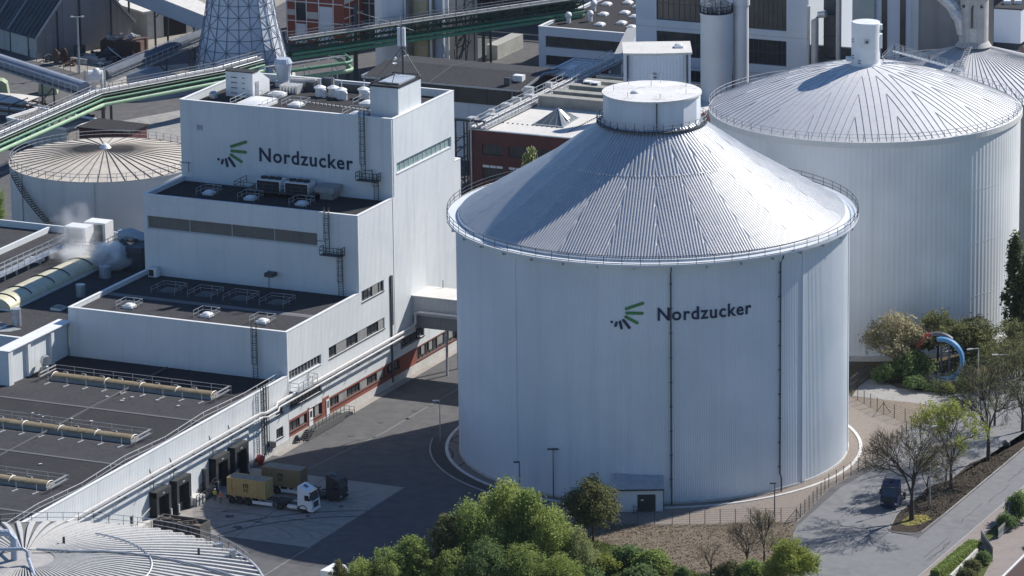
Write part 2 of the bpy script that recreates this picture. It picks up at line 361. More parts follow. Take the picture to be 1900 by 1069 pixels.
def window(parent, f, u0, u1, v0, v1, n=4, depth=.28, fm=None, gm=None, t=.07, sill=True, rows=1):
    # frame is the window's own mesh; each pane is a sub-part. f(u, v, d): d grows into the wall
    fm = fm or m_frame; gm = gm or m_glass; mb = MB(); d0, d1 = depth-.10, depth
    fbox(mb,f,u0+.004,u1-.004,v0+.004,v0+t,d0,d1); fbox(mb,f,u0+.004,u1-.004,v1-t,v1-.004,d0,d1)
    fbox(mb,f,u0+.004,u0+t,v0+t,v1-t,d0,d1); fbox(mb,f,u1-t,u1-.004,v0+t,v1-t,d0,d1)
    w = (u1-u0-t)/n
    for i in range(1,n): fbox(mb,f,u0+t/2+w*i-t/2,u0+t/2+w*i+t/2,v0+t,v1-t,d0,d1)
    for j in range(1,rows): vv = v0+(v1-v0)*j/rows; fbox(mb,f,u0+t,u1-t,vv-t/2,vv+t/2,d0+.01,d1-.01)
    if sill: fbox(mb,f,u0-.05,u1+.05,v0-.09,v0-.004,-.10,depth)
    w_ = part(parent,'window',mb,fm)
    for i in range(n):
        pb = MB(); a = u0+t/2+w*i; q = [f(a,v0+t/2,d1-.04),f(a+w,v0+t/2,d1-.04),f(a+w,v1-t/2,d1-.04),f(a,v1-t/2,d1-.04)]
        q2 = [f(a,v0+t/2,d1-.02),f(a+w,v0+t/2,d1-.02),f(a+w,v1-t/2,d1-.02),f(a,v1-t/2,d1-.02)]
        pb.add(q+q2,[(0,1,2,3),(7,6,5,4)]); part(w_,'pane',pb,gm)
    return w_
def text_mb(txt, width, height, fz):
    cu = bpy.data.curves.new('lettering','FONT'); cu.body = txt; cu.size = 1; cu.extrude = 0; cu.offset = .018; cu.space_character = 1.12; cu.resolution_u = 3
    to = bpy.data.objects.new('lettering_tmp',cu); col.objects.link(to); bpy.context.view_layer.update()
    me = bpy.data.meshes.new_from_object(to.evaluated_get(bpy.context.evaluated_depsgraph_get()))
    xs = [v.co.x for v in me.vertices]; x0, x1 = min(xs), max(xs); cap = .69
    mb = MB(); n = len(me.vertices)
    P = [((v.co.x-x0)/(x1-x0)*width, v.co.y/cap*height) for v in me.vertices]
    fs = [tuple(p.vertices) for p in me.polygons]
    mb.add([fz(x,y,0) for x,y in P]+[fz(x,y,1) for x,y in P], [tuple(f) for f in fs]+[tuple(n+i for i in f[::-1]) for f in fs])
    bpy.data.objects.remove(to); bpy.data.meshes.remove(me); bpy.data.curves.remove(cu); return mb
def capsule(mb, f, x0, y0, x1, y1, w):
    a = math.atan2(y1-y0, x1-x0); pts = []
    for k in range(9): t = a+math.pi/2+math.pi*k/8; pts.append((x0+w/2*math.cos(t), y0+w/2*math.sin(t)))
    for k in range(9): t = a-math.pi/2+math.pi*k/8; pts.append((x1+w/2*math.cos(t), y1+w/2*math.sin(t)))
    mb.extr(pts, 0, 1, lambda u,v,d: f(u,v,d)); return mb
LOGO_G = [((-3.66,1.39),(-1.73,2.10)),((-3.61,.87),(-1.80,.87)),((-3.73,.40),(-2.40,-.30))]
LOGO_N = [((-4.0,-.02),(-3.33,-.90)),((-4.42,-.22),(-4.25,-.99)),((-4.84,-.33),(-4.96,-.73)),((-5.42,-.28),(-5.40,-.30))]
def logo(parent, fz, s):
    for (p,q) in LOGO_G: part(parent,'logo_ray',capsule(MB(),fz,p[0]*s,p[1]*s,q[0]*s,q[1]*s,.36*s),m_logog)
    for i,(p,q) in enumerate(LOGO_N): part(parent,'logo_bar',capsule(MB(),fz,p[0]*s,p[1]*s,q[0]*s,q[1]*s,(.34,.32,.30,.30)[i]*s),m_navy)
# ================================================================== SETTING
E4 = .0036
def sheet(name, poly, k, m): return struct(name, MB().flat(poly, E4*k), m)
def ab(a, b): c, s = math.cos(PHI), math.sin(PHI); return (a*c-b*s, a*s+b*c)
struct('ground', MB().flat([(-3000,-900),(3000,-900),(3000,4500),(-3000,4500)], -.004), m_asph)
sheet('yard_apron', [ab(-41.6,-120),ab(-41.6,-52.5),ab(-20.8,-52.5),ab(-20.8,-120)], 1, mat('grey_apron_asphalt',(.105,.106,.11),.92,n1=(.1,(.088,.089,.093)),n2=(.7,(.12,.12,.123)),bump=(12,.3),spec=.25))
sheet('concrete_pad', [ab(-41.59,-52.5),ab(-41.59,-27.5),ab(-20.9,-27.5),ab(-20.9,-52.5)], 2, m_conc)
sheet('paved_strip', [ab(-20.9,-110),ab(-20.9,-27.5),ab(-20.7,-27.4),ab(-20.7,-110)], 3, mat('worn_line_paint',(.24,.24,.235),.85,n1=(.8,(.16,.16,.16))))
sheet('wall_strip', [ab(-41.58,-22),ab(-41.58,32),ab(-40.5,32),ab(-40.5,-22)], 2, m_conc)
sheet('asphalt_patch', [ab(-34.2,-16),ab(-33.7,33),ab(-31.0,33),ab(-31.6,-16)], 1, mat('patched_asphalt',(.088,.088,.09),.92,n1=(.2,(.10,.10,.10)),n2=(1.2,(.075,.075,.078)),bump=(12,.3)))
for i,(a,b) in enumerate(((-35.5,-4.2),(-33.1,-1.5),(-36.3,-10.9))):
    struct('manhole_cover', MB().cyl((*ab(a,b),0), .42, .004, .018, 16), m_dsteel)
m_tyre = mat('tyre_darkened_concrete',(.225,.21,.195),.88,n1=(.6,(.29,.27,.245)),spec=.25)
m_oil = mat('oil_darkened_asphalt',(.062,.062,.066),.8,n1=(.7,(.10,.10,.102)),spec=.3)
def strip(name, pts, w, k, m):
    mb = MB(); vs_ = []; n = len(pts)
    for i,p in enumerate(pts):
        q0,q1 = pts[max(i-1,0)],pts[min(i+1,n-1)]; dx,dy = q1[0]-q0[0],q1[1]-q0[1]; L_ = math.hypot(dx,dy); nx,ny = -dy/L_*w/2,dx/L_*w/2; vs_ += [(p[0]-nx,p[1]-ny,E4*k),(p[0]+nx,p[1]+ny,E4*k)]
    return struct(name, mb.add(vs_,[(2*i,2*i+2,2*i+3,2*i+1) for i in range(n-1)]), m)
for i,(ca_,cb_,r_,a0,a1) in enumerate(((-33,-58,12,40,120),(-33,-58,14.1,38,118),(-36,-24,13,-100,-25),(-36,-24,15.0,-98,-28),(-28,-62,16,55,118),(-41,-36,9.5,-62,20))):
    strip('tyre_track',[ab(min(max(ca_+r_*math.cos(R(a0+(a1-a0)*t/18)),-41.2),-21.2),min(max(cb_+r_*math.sin(R(a0+(a1-a0)*t/18)),-52.3),-27.7)) for t in range(19)],.34,4+i%2,m_tyre)
strip('slab_joint',[ab(-41,-43.5),ab(-21,-43.9)],.1,6,m_oil); strip('slab_joint',[ab(-30.6,-52.3),ab(-31.2,-27.7)],.1,7,m_oil)
for i,(ca_,cb_,r_,a0,a1) in enumerate(((-27,-16,6.5,-30,190),(-27,-16,8.6,-20,180),(-12,-60,22,100,165),(-12,-60,24.2,100,166),(-38,-6,14,-60,40))):
    strip('skid_mark',[ab(ca_+r_*math.cos(R(a0+(a1-a0)*t/24)),cb_+r_*math.sin(R(a0+(a1-a0)*t/24))) for t in range(25)],.30,4+i%3,m_oil)
strip('asphalt_seam',[ab(-35.0,-26),ab(-33.2,-8),ab(-32.9,32)],.22,5,mat('sealed_seam',(.17,.168,.165),.9)); strip('asphalt_seam',[ab(-26,-110),ab(-26.3,-53)],.2,5,m_oil)
rgm = random.Random(11)
for i in range(16):
    a_,b_ = rgm.uniform(-40,-22),rgm.uniform(-51,25); c_ = ab(a_,b_); n_ = 9; rr_ = rgm.uniform(.25,.8)
    sheet('oil_stain',[(c_[0]+rr_*rgm.uniform(.6,1.2)*math.cos(6.283*k/n_),c_[1]+rr_*rgm.uniform(.6,1.2)*math.sin(6.283*k/n_)) for k in range(n_)],8,m_oil)
rgr = random.Random(12)
for i in range(7):
    t0 = rgr.uniform(-5,70); o_ = rgr.uniform(.8,4.2); strip('road_crack',[(23.1-51.7*0+.4226*(t0+q*1.6)+.9063*o_+rgr.uniform(-.2,.2),-51.7+.9063*(t0+q*1.6)-.4226*o_+rgr.uniform(-.2,.2)) for q in range(6)],.09,6,m_oil)
for i,(x,y,l) in enumerate(((17.5,-40,7),(21,-30,6),(24,-40,5),(29,-14,7))): strip('bay_crack',[(x+l*.1*q*.5,y+l*.1*q+rgr.uniform(-.15,.15)) for q in range(10)],.10,6,m_oil)
# gravel and grass round the silo
sheet('gravel_bed', [(-14,-24),(-10,-31),(-5,-31.3),(3.2,-32.0),(15.9,-31.4),(20.5,-18.4),(26.5,-8.8),(33,6.8),(29.4,12.5),(25.8,20.3),(14,24),(0,0)], 1, m_gravel)
ring = []
struct('drain_strip', MB().lathe((0,0,0), [(25.35,.012),(23.9,.012)], 96), m_gravel)
struct('kerb_ring', MB().lathe((0,0,0), [(25.75,-.01),(25.75,.1),(25.35,.1),(25.35,.0)], 120), m_ringk)
struct('outer_kerb', MB().tube([(27.6*math.cos(R(a)),27.6*math.sin(R(a)),.03) for a in range(172,232,4)], .11, 6), m_kerb)
struct('outer_verge', MB().lathe((0,0,0), [(27.5,.010),(25.76,.010)], 40, R(170), R(236)), m_gravd)
sheet('dry_grass', [(-30,-47),(-19,-36),(-13,-31),(-5,-31.4),(3.2,-32.1),(15.6,-31.6),(15.0,-36),(13.2,-44),(14.5,-62),(-34,-62)], 2, m_dry)
sheet('grass_bank', [(-46,-66),(-36,-52),(-25,-44.5),(-17,-38.2),(-9,-36),(-5.5,-40),(-3.5,-44),(1,-47),(4,-50),(13,-54),(15,-66)], 3, m_grass)
sheet('bare_earth', [(33.0,6.4),(29.2,12.0),(25.7,20.2),(33.4,17.0),(38.4,13.9),(36.2,11.4)], 4, mat('bare_brown_earth',(.20,.165,.13),1,n1=(.5,(.15,.122,.098)),n2=(2.4,(.25,.21,.17)),bump=(5,.5,.1),spec=.1))
# road, parking bay, verge, pavement
D_ = (.4226,.9063)
def along(p, t): return (p[0]+D_[0]*t, p[1]+D_[1]*t)
sheet('parking_bay', [(15.3,-66),(15.0,-36),(15.8,-32.8),(21.8,-18.4),(27,-10),(32.4,6.85),(36,11.6),(38.5,14),(41.5,21.5),(46,28),(62,48),(70,30),(41.9,-5),(38.2,-9.3),(35.3,-15.8),(32.1,-18.9),(30.5,-23),(27.7,-29.2),(26.3,-35.3),(29.3,-38),(23,-66)], 2, m_road)
sheet('road', [along((23.1,-51.7),-60),along((23.1,-51.7),150),along((28.28,-51.86),150),along((28.28,-51.86),-60)], 3, m_road)
sheet('mulch_verge', [(26.3,-35.3),(27.7,-29.2),(30.5,-23),(32.1,-18.9),(35.3,-15.8),(38.2,-9.3),(41.9,-5),(60,22),(64,28),(57,22.5),(45.2,-3.5),(33.6,-28.5),(29.9,-36.2)], 4, m_mulch)
struct('verge_kerb', MB().tube([(33.4,-28.9,.02),(29.9,-36.0,.02),(28.4,-37.0,.02),(26.6,-35.9,.02),(26.2,-34.6,.02),(27.6,-29.2,.02),(30.4,-23,.02)], .08, 6), mat('weathered_kerb',(.20,.195,.19),.9))
struct('road_kerb', MB().beam((*along((33.4,-28.9),0),.02),(*along((33.4,-28.9),70),.02),.12,.08), m_kerb)
sheet('dandelion_patch', [(27.6,-32.6),(29.1,-29.6),(31.0,-29.3),(31.6,-31.2),(30.2,-32.9),(28.6,-33.6)], 6, mat('yellow_flowering_grass',(.20,.17,.04),1,n1=(1.6,(.42,.34,.04),.45,.6),n2=(4,(.08,.09,.03)),bump=(5,.9,.2)))
P0 = (28.28,-51.86)
def off(p, n): return (p[0]+.9063*n, p[1]-.4226*n)
struct('pavement', MB().prism([off(along(P0,-40),.14),off(along(P0,150),.14),off(along(P0,150),1.9),off(along(P0,-40),1.9)], -.02, .09), m_pave)
struct('pavement_kerb', MB().prism([off(along(P0,-40),0),off(along(P0,150),0),off(along(P0,150),.135),off(along(P0,-40),.135)], -.02, .10), m_kerb)
sheet('front_garden', [off(along(P0,-40),1.92),off(along(P0,150),1.92),off(along(P0,150),40),off(along(P0,-40),40)], 3, m_grass)
sheet('driveway', [(36.1,-41.6),(37.3,-45.6),(35.6,-52),(33,-62),(60,-62),(60,-30),(42.4,-30.6),(41.3,-33.2),(38.3,-38.2)], 5, m_pave)
sheet('footpath', [(26.1,20.3),(27.9,27.6),(30.0,28.2),(32.05,23.6),(38.98,20.4),(41.5,21.2),(38.4,13.8),(36.4,12.0),(33.29,16.9)], 3, mat('bleached_concrete_path',(.29,.275,.26),.9,n1=(.4,(.23,.22,.21)),n2=(2,(.32,.305,.29))))
sheet('garden_soil', [(25,21),(26.6,34),(29,38),(40,39.5),(49,45),(60,55),(60,46),(46,28.5),(41.6,21.6),(32.1,23.7),(30,28.3),(27.8,27.8),(26.0,20.5)], 2, mat('leafy_garden_soil',(.12,.09,.06),1,n1=(.5,(.19,.145,.095)),n2=(3,(.055,.06,.028)),bump=(4,1,.25),spec=.1))
sheet('works_yard', [(-130,215),(-98,229),(-89,217),(-83,207),(-72,200),(-60,150),(-20,150),(40,230),(60,420),(-200,420)], 1, m_asph)
sheet('storage_yard', [(-99,229.5),(-90,218.5),(-82.5,223),(-73,235.5),(-62,262),(-50,300),(-120,300)], 2, mat('sandy_yard_concrete',(.27,.25,.215),.92,n1=(.15,(.21,.195,.17)),n2=(1.0,(.31,.29,.25))))
sheet('loading_yard', [(-86,209),(-85,196),(-76,196),(-70,201),(-66,212),(-72,225),(-80,222)], 2, mat('pale_yard_concrete',(.36,.33,.285),.92,n1=(.2,(.29,.265,.23))))
sheet('service_yard', [(-84,172),(-76,146),(-62,146),(-58,170),(-70,190),(-80,182)], 2, mat('stained_yard_concrete',(.27,.265,.255),.92,n1=(.12,(.17,.168,.163)),n2=(.6,(.31,.3,.285))))
# ================================================================== MAIN SILO
S = thing('sugar_silo', 'largest white ribbed silo with conical metal roof and company lettering', 'silo', (0,0,0))
mb = MB(); n = 1080; vv = []
for z in (0, 28.55):
    for i in range(n):
        a = 2*math.pi*i/n; r = 24.0 if (i % 2) else 23.955; vv.append((r*math.cos(a), r*math.sin(a), z))
mb.add(vv, [(i,(i+1)%n,n+(i+1)%n,n+i) for i in range(n)]); part(S,'wall',mb,m_silo)
part(S,'fascia',MB().lathe((0,0,0),[(24.0,28.5),(24.1,28.5),(24.1,29.35),(25.1,29.35),(25.12,29.62),(23.45,29.62)],180),m_silo)
part(S,'eaves_trim',MB().lathe((0,0,0),[(23.75,29.62),(23.72,29.92),(23.35,30.02)],144),m_trim)
part(S,'plinth',MB().lathe((0,0,0),[(24.06,0),(24.06,.30),(23.9,.32)],180),m_concL)
mbw = MB()
for a in (-134.9,-43.5,-10.0,150.0):
    mbw.rbox((24.02*math.cos(R(a)),24.02*math.sin(R(a)),.3),.14,.5,28.2,R(a))
part(S,'wall_joint_strip',mbw,m_silo)
for a in (-86.8,-53.2):
    d = MB(); p = lambda r,z: (r*math.cos(R(a)),r*math.sin(R(a)),z)
    d.tube([p(24.75,29.3),p(24.7,28.9),p(24.22,28.2),p(24.18,2.6),p(24.2,2.2),p(24.45,1.7),p(24.45,.05)],.11,6)
    for z in range(3,28,3): d.rbox(p(24.1,z),.25,.34,.1,R(a))
    part(S,'downpipe',d,m_dsteel)
def roof_sector(mb, N, k, r0_, z0, r1_, z1, pitch, rw, rh):
    # curved sheet sector of the cone; its ribs run parallel to the sector's centre line and are cut along the sector edges
    h = math.pi/N; am = 2*math.pi*(k+.5)/N; ca, sa = math.cos(am), math.sin(am); sl_ = (z1-z0)/(r1_-r0_); tn = math.tan(h)
    def pt(rho, t, up=0): return (rho*ca-t*sa, rho*sa+t*ca, z0+(math.hypot(rho,t)-r0_)*sl_+up)
    mb.lathe((0,0,0),[(r0_,z0),((r0_+r1_)/2,(z0+z1)/2),(r1_,z1)],6,am-h,am+h)
    hw = r0_*math.sin(h); n = int(2*hw/pitch); t = -pitch*(n-1)/2
    for q in range(n):
        T4 = [t-rw/2, t-rw/4, t+rw/4, t+rw/2]; S4 = [math.sqrt(r0_**2-x*x) for x in T4]; L4 = [max(math.sqrt(max(0,r1_**2-x*x)), abs(x)/tn) for x in T4]; U4 = (.003,rh,rh,.003)
        if max(L4[i]-S4[i] for i in range(4)) < -.05:
            mb.add([pt(S4[i],T4[i],U4[i]) for i in range(4)]+[pt((S4[i]+L4[i])/2,T4[i],U4[i]) for i in range(4)]+[pt(L4[i],T4[i],U4[i]) for i in range(4)],
                   [(0,1,5,4),(1,2,6,5),(2,3,7,6),(4,5,9,8),(5,6,10,9),(6,7,11,10),(0,3,2,1)])
        t += pitch
NS = 24
for k in range(NS):
    mb = MB(); roof_sector(mb,NS,k,23.5,30.0,11.75,37.0,.36,.21,.17); part(S,'roof_panel',mb,m_galv)
for k in range(NS):
    mb = MB(); roof_sector(mb,NS,k,12.0,36.90,5.8,41.25,.44,.26,.18); part(S,'upper_roof_panel',mb,m_galv2)
def circ(r, z, n=64, c=(0,0), a0=0): return [(c[0]+r*math.cos(2*math.pi*(i+a0)/n), c[1]+r*math.sin(2*math.pi*(i+a0)/n), z) for i in range(n)]
mb = MB(); mb.rail(circ(25.06,29.62,72),1.0,3,.032,True,True)
mb.tube(circ(25.06,29.72,72),.05,4,True); part(S,'railing',mb,m_dsteel)
for k in range(36):
    a = 2*math.pi*(k+.3)/36; mb = MB(); mb.rbox((24.75*math.cos(a),24.75*math.sin(a),28.95),.62,.10,.40,a); part(S,'bracket',mb,m_steel)
mb = MB().lathe((0,0,0),[(5.9,41.1),(5.9,44.75)],14,R(-103),R(257)); part(S,'top_house_wall',mb,m_silo)
part(S,'top_house_roof',MB().lathe((0,0,0),[(6.05,44.55),(6.05,44.78),(.02,45.0)],56),mat('speckled_roof_coating',(.62,.61,.59),.8,n1=(1.3,(.40,.37,.35),.5,.7),n2=(.3,(.70,.69,.68))))
part(S,'top_house_drainpipe',MB().tube([(.4,-6.0,44.6),(.4,-5.98,41.1)],.09,6),m_dsteel)
part(S,'top_walkway',MB().lathe((0,0,0),[(5.85,41.15),(6.75,41.15),(6.75,41.02),(5.9,40.8)],64),m_dsteel)
part(S,'top_railing',MB().rail(circ(6.7,41.15,36),.95,2,.035,True,True),m_steel)
mb = MB(); mb.ball((-2.0,-1.3,44.92),.62,12,5,.5,True); part(S,'roof_hatch',mb,m_white)
mb = MB()
for k in range(7): a = .4+k*.9; mb.tube([(4.6*math.cos(a),4.6*math.sin(a),44.8),(4.6*math.cos(a),4.6*math.sin(a),45.5)],.035,4)
mb.tube([(0,2.2,44.9),(0,2.2,47.2)],.04,4); mb.beam((-.5,2.2,46.2),(.5,2.2,46.2),.06); part(S,'lightning_rod',mb,m_steel)
def fz_silo(x, y, d):
    a = R(-90.47)+x/24.0; r = 24.02+.05*d; return (r*math.cos(a), r*math.sin(a), 22.62+y)
part(S,'lettering',text_mb('Nordzucker',11.56,1.52,fz_silo),m_navy,'navy company name on the silo wall')
logo(S, fz_silo, 1.0)
AN = thing('silo_entrance_annex','small white ribbed lean-to with dark door at the foot of the largest silo','annex',(-2.6,-25,0))
mb = MB(); x0,x1,y0,y1 = -5.35,.25,-26.75,-23.6
mb.extr([(y0,0),(y1,0),(y1,3.45),(y0,2.72)],x0,x1,lambda u,v,d:(d,u,v)); part(AN,'wall',mb,m_clad)
part(AN,'roof',MB().add([(x0-.15,y0-.2,2.72),(x1+.15,y0-.2,2.72),(x1+.15,y1,3.62),(x0-.15,y1,3.62),(x0-.15,y0-.2,2.84),(x1+.15,y0-.2,2.84),(x1+.15,y1,3.74),(x0-.15,y1,3.74)],[(0,3,2,1),(4,5,6,7),(0,1,5,4),(1,2,6,5),(2,3,7,6),(3,0,4,7)]),m_steel)
part(AN,'gutter',MB().tube([(x0-.15,y0-.28,2.72),(x1+.15,y0-.28,2.72)],.09,6).tube([(x1+.1,y0-.22,2.7),(x1+.1,y0-.1,0)],.05,5),m_dsteel)
dr = part(AN,'door',MB().box(-2.75,-.62,y0-.07,y0+.05,.02,2.1),mat('dark_green_door',(.022,.035,.036),.5))
part(dr,'notice',MB().box(-2.35,-2.05,y0-.09,y0-.071,1.35,1.52),m_white)
part(AN,'handrail',MB().rail([(-3.2,y0-.1,0),(-3.2,y0-.9,0),(-2.9,y0-.9,0)],.9,1,.03),m_dsteel)
# ================================================================== OTHER SILOS
def seam_dome(T, c, Rr, z0, rise, r1_, N, per, name, m, mseam, power=1.55, rot=0):
    # sheet sectors whose standing seams run parallel inside every sector
    def hz(rho): return z0+rise*(1-(rho/Rr)**power)
    for k in range(N):
        h = math.pi/N; am = 2*math.pi*(k+.5+rot)/N; ca, sa = math.cos(am), math.sin(am); tn = math.tan(h); p0 = Rr
        def pt(rho, t, up=0):
            rr = math.hypot(rho,t); f = Rr/(Rr/math.cos(h)); rr2 = min(rr, Rr)
            q = 1 if rr < 1e-6 else rr2/rr
            return (c[0]+(rho*ca-t*sa)*q, c[1]+(rho*sa+t*ca)*q, hz(rr2)+up)
        mb = MB(); L = 10; W = 6; vs_ = []
        for i in range(L+1):
            rho = p0+(r1_-p0)*i/L
            for j in range(W+1): vs_.append(pt(rho, rho*tn*(2*j/W-1)))
        mb.add(vs_, [(i*(W+1)+j,i*(W+1)+j+1,(i+1)*(W+1)+j+1,(i+1)*(W+1)+j) for i in range(L) for j in range(W)])
        sp = part(T,name,mb,m,smooth=True)
        mb = MB(); w = 2*p0*tn/per
        for j in range(per+1):
            t = -p0*tn+w*j; lim = max(r1_, abs(t)/tn)
            if lim > p0-.5: lim = p0-.5
            S_ = 8; vs_ = []
            for i in range(S_+1):
                rho = p0+(lim-p0)*i/S_
                vs_ += [pt(rho,t-.03,.005),pt(rho,t-.03,.06),pt(rho,t+.03,.06),pt(rho,t+.03,.005)]
            mb.add(vs_, [(i*4+q,i*4+q+1,(i+1)*4+q+1,(i+1)*4+q) for i in range(S_) for q in range(3)])
        part(sp,'seam',mb,mseam,kind='stuff')
c2 = (30.31,57.37)
T2 = thing('dome_silo','wide white silo with seamed dome roof behind the largest silo','silo',(*c2,0))
mb = MB(); n = 360; vv = []
for z in (.6, 28.7):
    for i in range(n):
        a = 2*math.pi*i/n; r = 20.7-(.03 if i % 2 else 0); vv.append((c2[0]+r*math.cos(a), c2[1]+r*math.sin(a), z))
mb.add(vv, [(i,(i+1)%n,n+(i+1)%n,n+i) for i in range(n)])
for z in (7.2,14.4,21.6): mb.lathe(c2+(0,),[(20.69,z-.03),(20.703,z-.03),(20.703,z+.03),(20.69,z+.03)],120)
part(T2,'wall',mb,m_tank2)
part(T2,'plinth',MB().lathe(c2+(0,),[(21.3,0),(21.3,.62),(20.5,.62)],120),m_concL)
part(T2,'eaves_band',MB().lathe(c2+(0,),[(20.72,28.55),(20.95,28.6),(20.95,29.35),(20.6,29.5)],120),m_tank)
seam_dome(T2,c2,20.75,29.4,5.9,1.6,18,8,'roof_panel',m_dome,m_seam,1.7,.05)
part(T2,'railing',MB().rail(circ(20.85,29.45,72,c2),.95,3,.03,True,True),m_steel)
mb = MB().lathe(c2+(0,),[(2.35,34.7),(1.9,35.5),(1.9,40.9),(1.82,40.98),(.02,41.02)],40); sh = part(T2,'shaft',mb,m_white,smooth=False)
mb = MB(); mb.box(c2[0]-.35,c2[0]+.35,c2[1]-2.0,c2[1]-1.86,38.3,38.9); mb.cyl((c2[0]+.0,c2[1]-1.98,0),.01,38.5,38.51,6); part(sh,'inspection_hatch',mb,m_steel)
part(sh,'hatch_knob',MB().box(c2[0]-.16,c2[0]+.16,c2[1]-2.08,c2[1]-2.0,38.42,38.74),m_dsteel)
part(sh,'side_duct',MB().box(c2[0]+1.85,c2[0]+2.2,c2[1]-.4,c2[1]+.4,37.4,39.3).box(c2[0]+1.8,c2[0]+2.2,c2[1]-.4,c2[1]+.4,39.9,40.6).box(c2[0]-2.6,c2[0]-1.8,c2[1]-.4,c2[1]+.4,35.7,36.2),m_white)
mb = MB()
for dx,dz in ((-1.75,38.4),(-1.7,36.2),(-.95,35.6)):
    for q in (0,.35): mb.rbox((c2[0]+dx,c2[1]-math.sqrt(3.7-dx*dx)-.05,dz+q),.35,.12,.1)
part(sh,'wall_bracket',mb,m_dsteel)
mb = MB(); 
for dy in (-.6,.6): mb.rail([(c2[0]+2.4,c2[1]+1+dy,35.2),(c2[0]+4.0,c2[1]+2+dy,36.5),(c2[0]+9,c2[1]+6+dy,34.0),(c2[0]+14,c2[1]+9+dy,32.0)],.95,1.6,.04)
for i in range(24): t = i/23; mb.box(c2[0]+4+10*t-.2,c2[0]+4+10*t+.2,c2[1]+1.3+7.3*t,c2[1]+2.7+7.3*t,36.4-4.4*t,36.46-4.4*t)
part(T2,'roof_stair',mb,m_steel)
# far-right silo with conical seam roof
c3 = (49.3,103.)
T3 = thing('cone_silo','grey silo with seamed cone roof, thick stained shaft and bent exhaust duct','silo',(*c3,0))
part(T3,'wall',MB().lathe(c3+(0,),[(17,0),(17,22.6)],96),m_concW)
def h3(r): return 22.6+5.4*(1-(r/17.3)**1.08)
for k in range(18):
    a0,a1 = 2*math.pi*k/18,2*math.pi*(k+1)/18; mb = MB(); mb.lathe(c3+(0,),[(17.3-1.54*i,h3(17.3-1.54*i)) for i in range(11)],6,a0,a1); sp = part(T3,'roof_panel',mb,m_dome)
    for q in range(5):
        a = a0+(a1-a0)*q/5; ca,sa = math.cos(a),math.sin(a); mb = MB(); pts_ = [(c3[0]+r*ca,c3[1]+r*sa,h3(r)+.05) for r in (17.3,12,8,4.5,2.2)]; mb.tube(pts_,[.07,.06,.05,.035,.02],4); part(sp,'seam',mb,m_seam)
part(T3,'railing',MB().rail(circ(17.2,22.6,60,c3),.95,3,.03,True,True),m_steel)
sh = part(T3,'shaft',MB().lathe(c3+(0,),[(2.6,27.7),(2.1,28.4),(2.1,34.6),(2.3,34.7),(2.3,36.5)],36,caps=True),mat('stained_pale_concrete',(.47,.455,.43),.85,n1=(.6,(.38,.365,.345)),streak=(1.2,(.22,.21,.2),.8)))
part(sh,'shaft_door',MB().box(c3[0]-.75,c3[0]+.25,c3[1]-2.16,c3[1]-1.9,28.6,30.6),m_concL)
part(sh,'vent_pipe',MB().tube([(c3[0]-.5,c3[1]-2.2,30.7),(c3[0]-.5,c3[1]-2.25,33.6),(c3[0]-.3,c3[1]-2.1,33.9)],.14,8),m_dsteel)
for q in (-1.6,.9): part(sh,'porthole',MB().ball((c3[0]+q,c3[1]-math.sqrt(4.41-q*q)-.02,33.7),.26,10,6),m_dsteel)
mb = MB().tube([(c3[0]-1.8,c3[1]-.6,29.5),(c3[0]-2.0,c3[1]-.6,31.6),(c3[0]-3.0,c3[1],33.6),(c3[0]-4.6,c3[1]+.6,35.2),(c3[0]-8,c3[1]+2,36.5)],[.6,.9,1.05,1.15,1.2],14)
for q in ((-2.4,-.3,32.5),(-3.8,.3,34.4)): mb.ball((c3[0]+q[0],c3[1]+q[1],q[2]),1.12,12,6)
part(T3,'exhaust_duct',mb,m_steel)
mb = MB()
for d in (-.35,.35): mb.beam((c3[0]-.7+d,c3[1]-2.4,28.4),(c3[0]-3.2+d,c3[1]-9.5,25.7),.12)
for i in range(16): t = i/15; mb.beam((c3[0]-1.05-2.5*t,c3[1]-2.4-7.1*t,28.42-2.7*t),(c3[0]-.35-2.5*t,c3[1]-2.4-7.1*t,28.42-2.7*t),.12)
part(T3,'roof_ladder',mb,m_steel)
# left tank
def radial_tank(name, label, c, Rr, H, rise, nr, mw, mr, mrib, rib_w, rib_h, pw, r_in, phase=0):
    T = thing(name,label,'tank',(*c,0))
    part(T,'wall',MB().lathe(c+(0,),[(Rr,0),(Rr,H-.1),(Rr+.12,H-.05),(Rr+.12,H+.08)],120),mw)
    def hz(r): return H+rise*(1-(r/Rr)**pw)
    part(T,'roof',MB().lathe(c+(0,),[(Rr+.1-(Rr-.05)*i/12,hz(min(Rr,Rr+.1-(Rr-.05)*i/12))) for i in range(13)],96),mr)
    for k in range(nr):
        a = 2*math.pi*(k+phase)/nr; ca, sa = math.cos(a), math.sin(a); mb = MB(); vs_ = []; S_ = 9
        for i in range(S_+1):
            r = Rr+.05-(Rr-r_in)*i/S_; w = min(rib_w/2,(.27 if rib_w > .3 else .13)*2*math.pi*r/nr); z = hz(min(r,Rr))
            for t,u in ((-w,.01),(-w*.8,rib_h),(w*.8,rib_h),(w,.01)): vs_.append((c[0]+r*ca-t*sa,c[1]+r*sa+t*ca,z+u))
        mb.add(vs_,[(i*4+q,i*4+q+1,(i+1)*4+q+1,(i+1)*4+q) for i in range(S_) for q in range(3)]+[(3,2,1,0)])
        part(T,'roof_rib',mb,mrib)
    return T
cl = (-75.1,98.5)
TL = radial_tank('storage_tank','low round tank with dusty beige radial ribbed roof and spiral stair',cl,13.7,13.6,1.75,44,m_tank,m_domeL,mat('shade_toned_roof_rib',(.12,.11,.10),.8),.10,.10,1.25,.5)  # rib colour darkened to stand in for the ribs' shaded sides
part(TL,'railing',MB().rail(circ(13.6,13.7,64,cl),1.05,3,.032,True,True),m_steel)
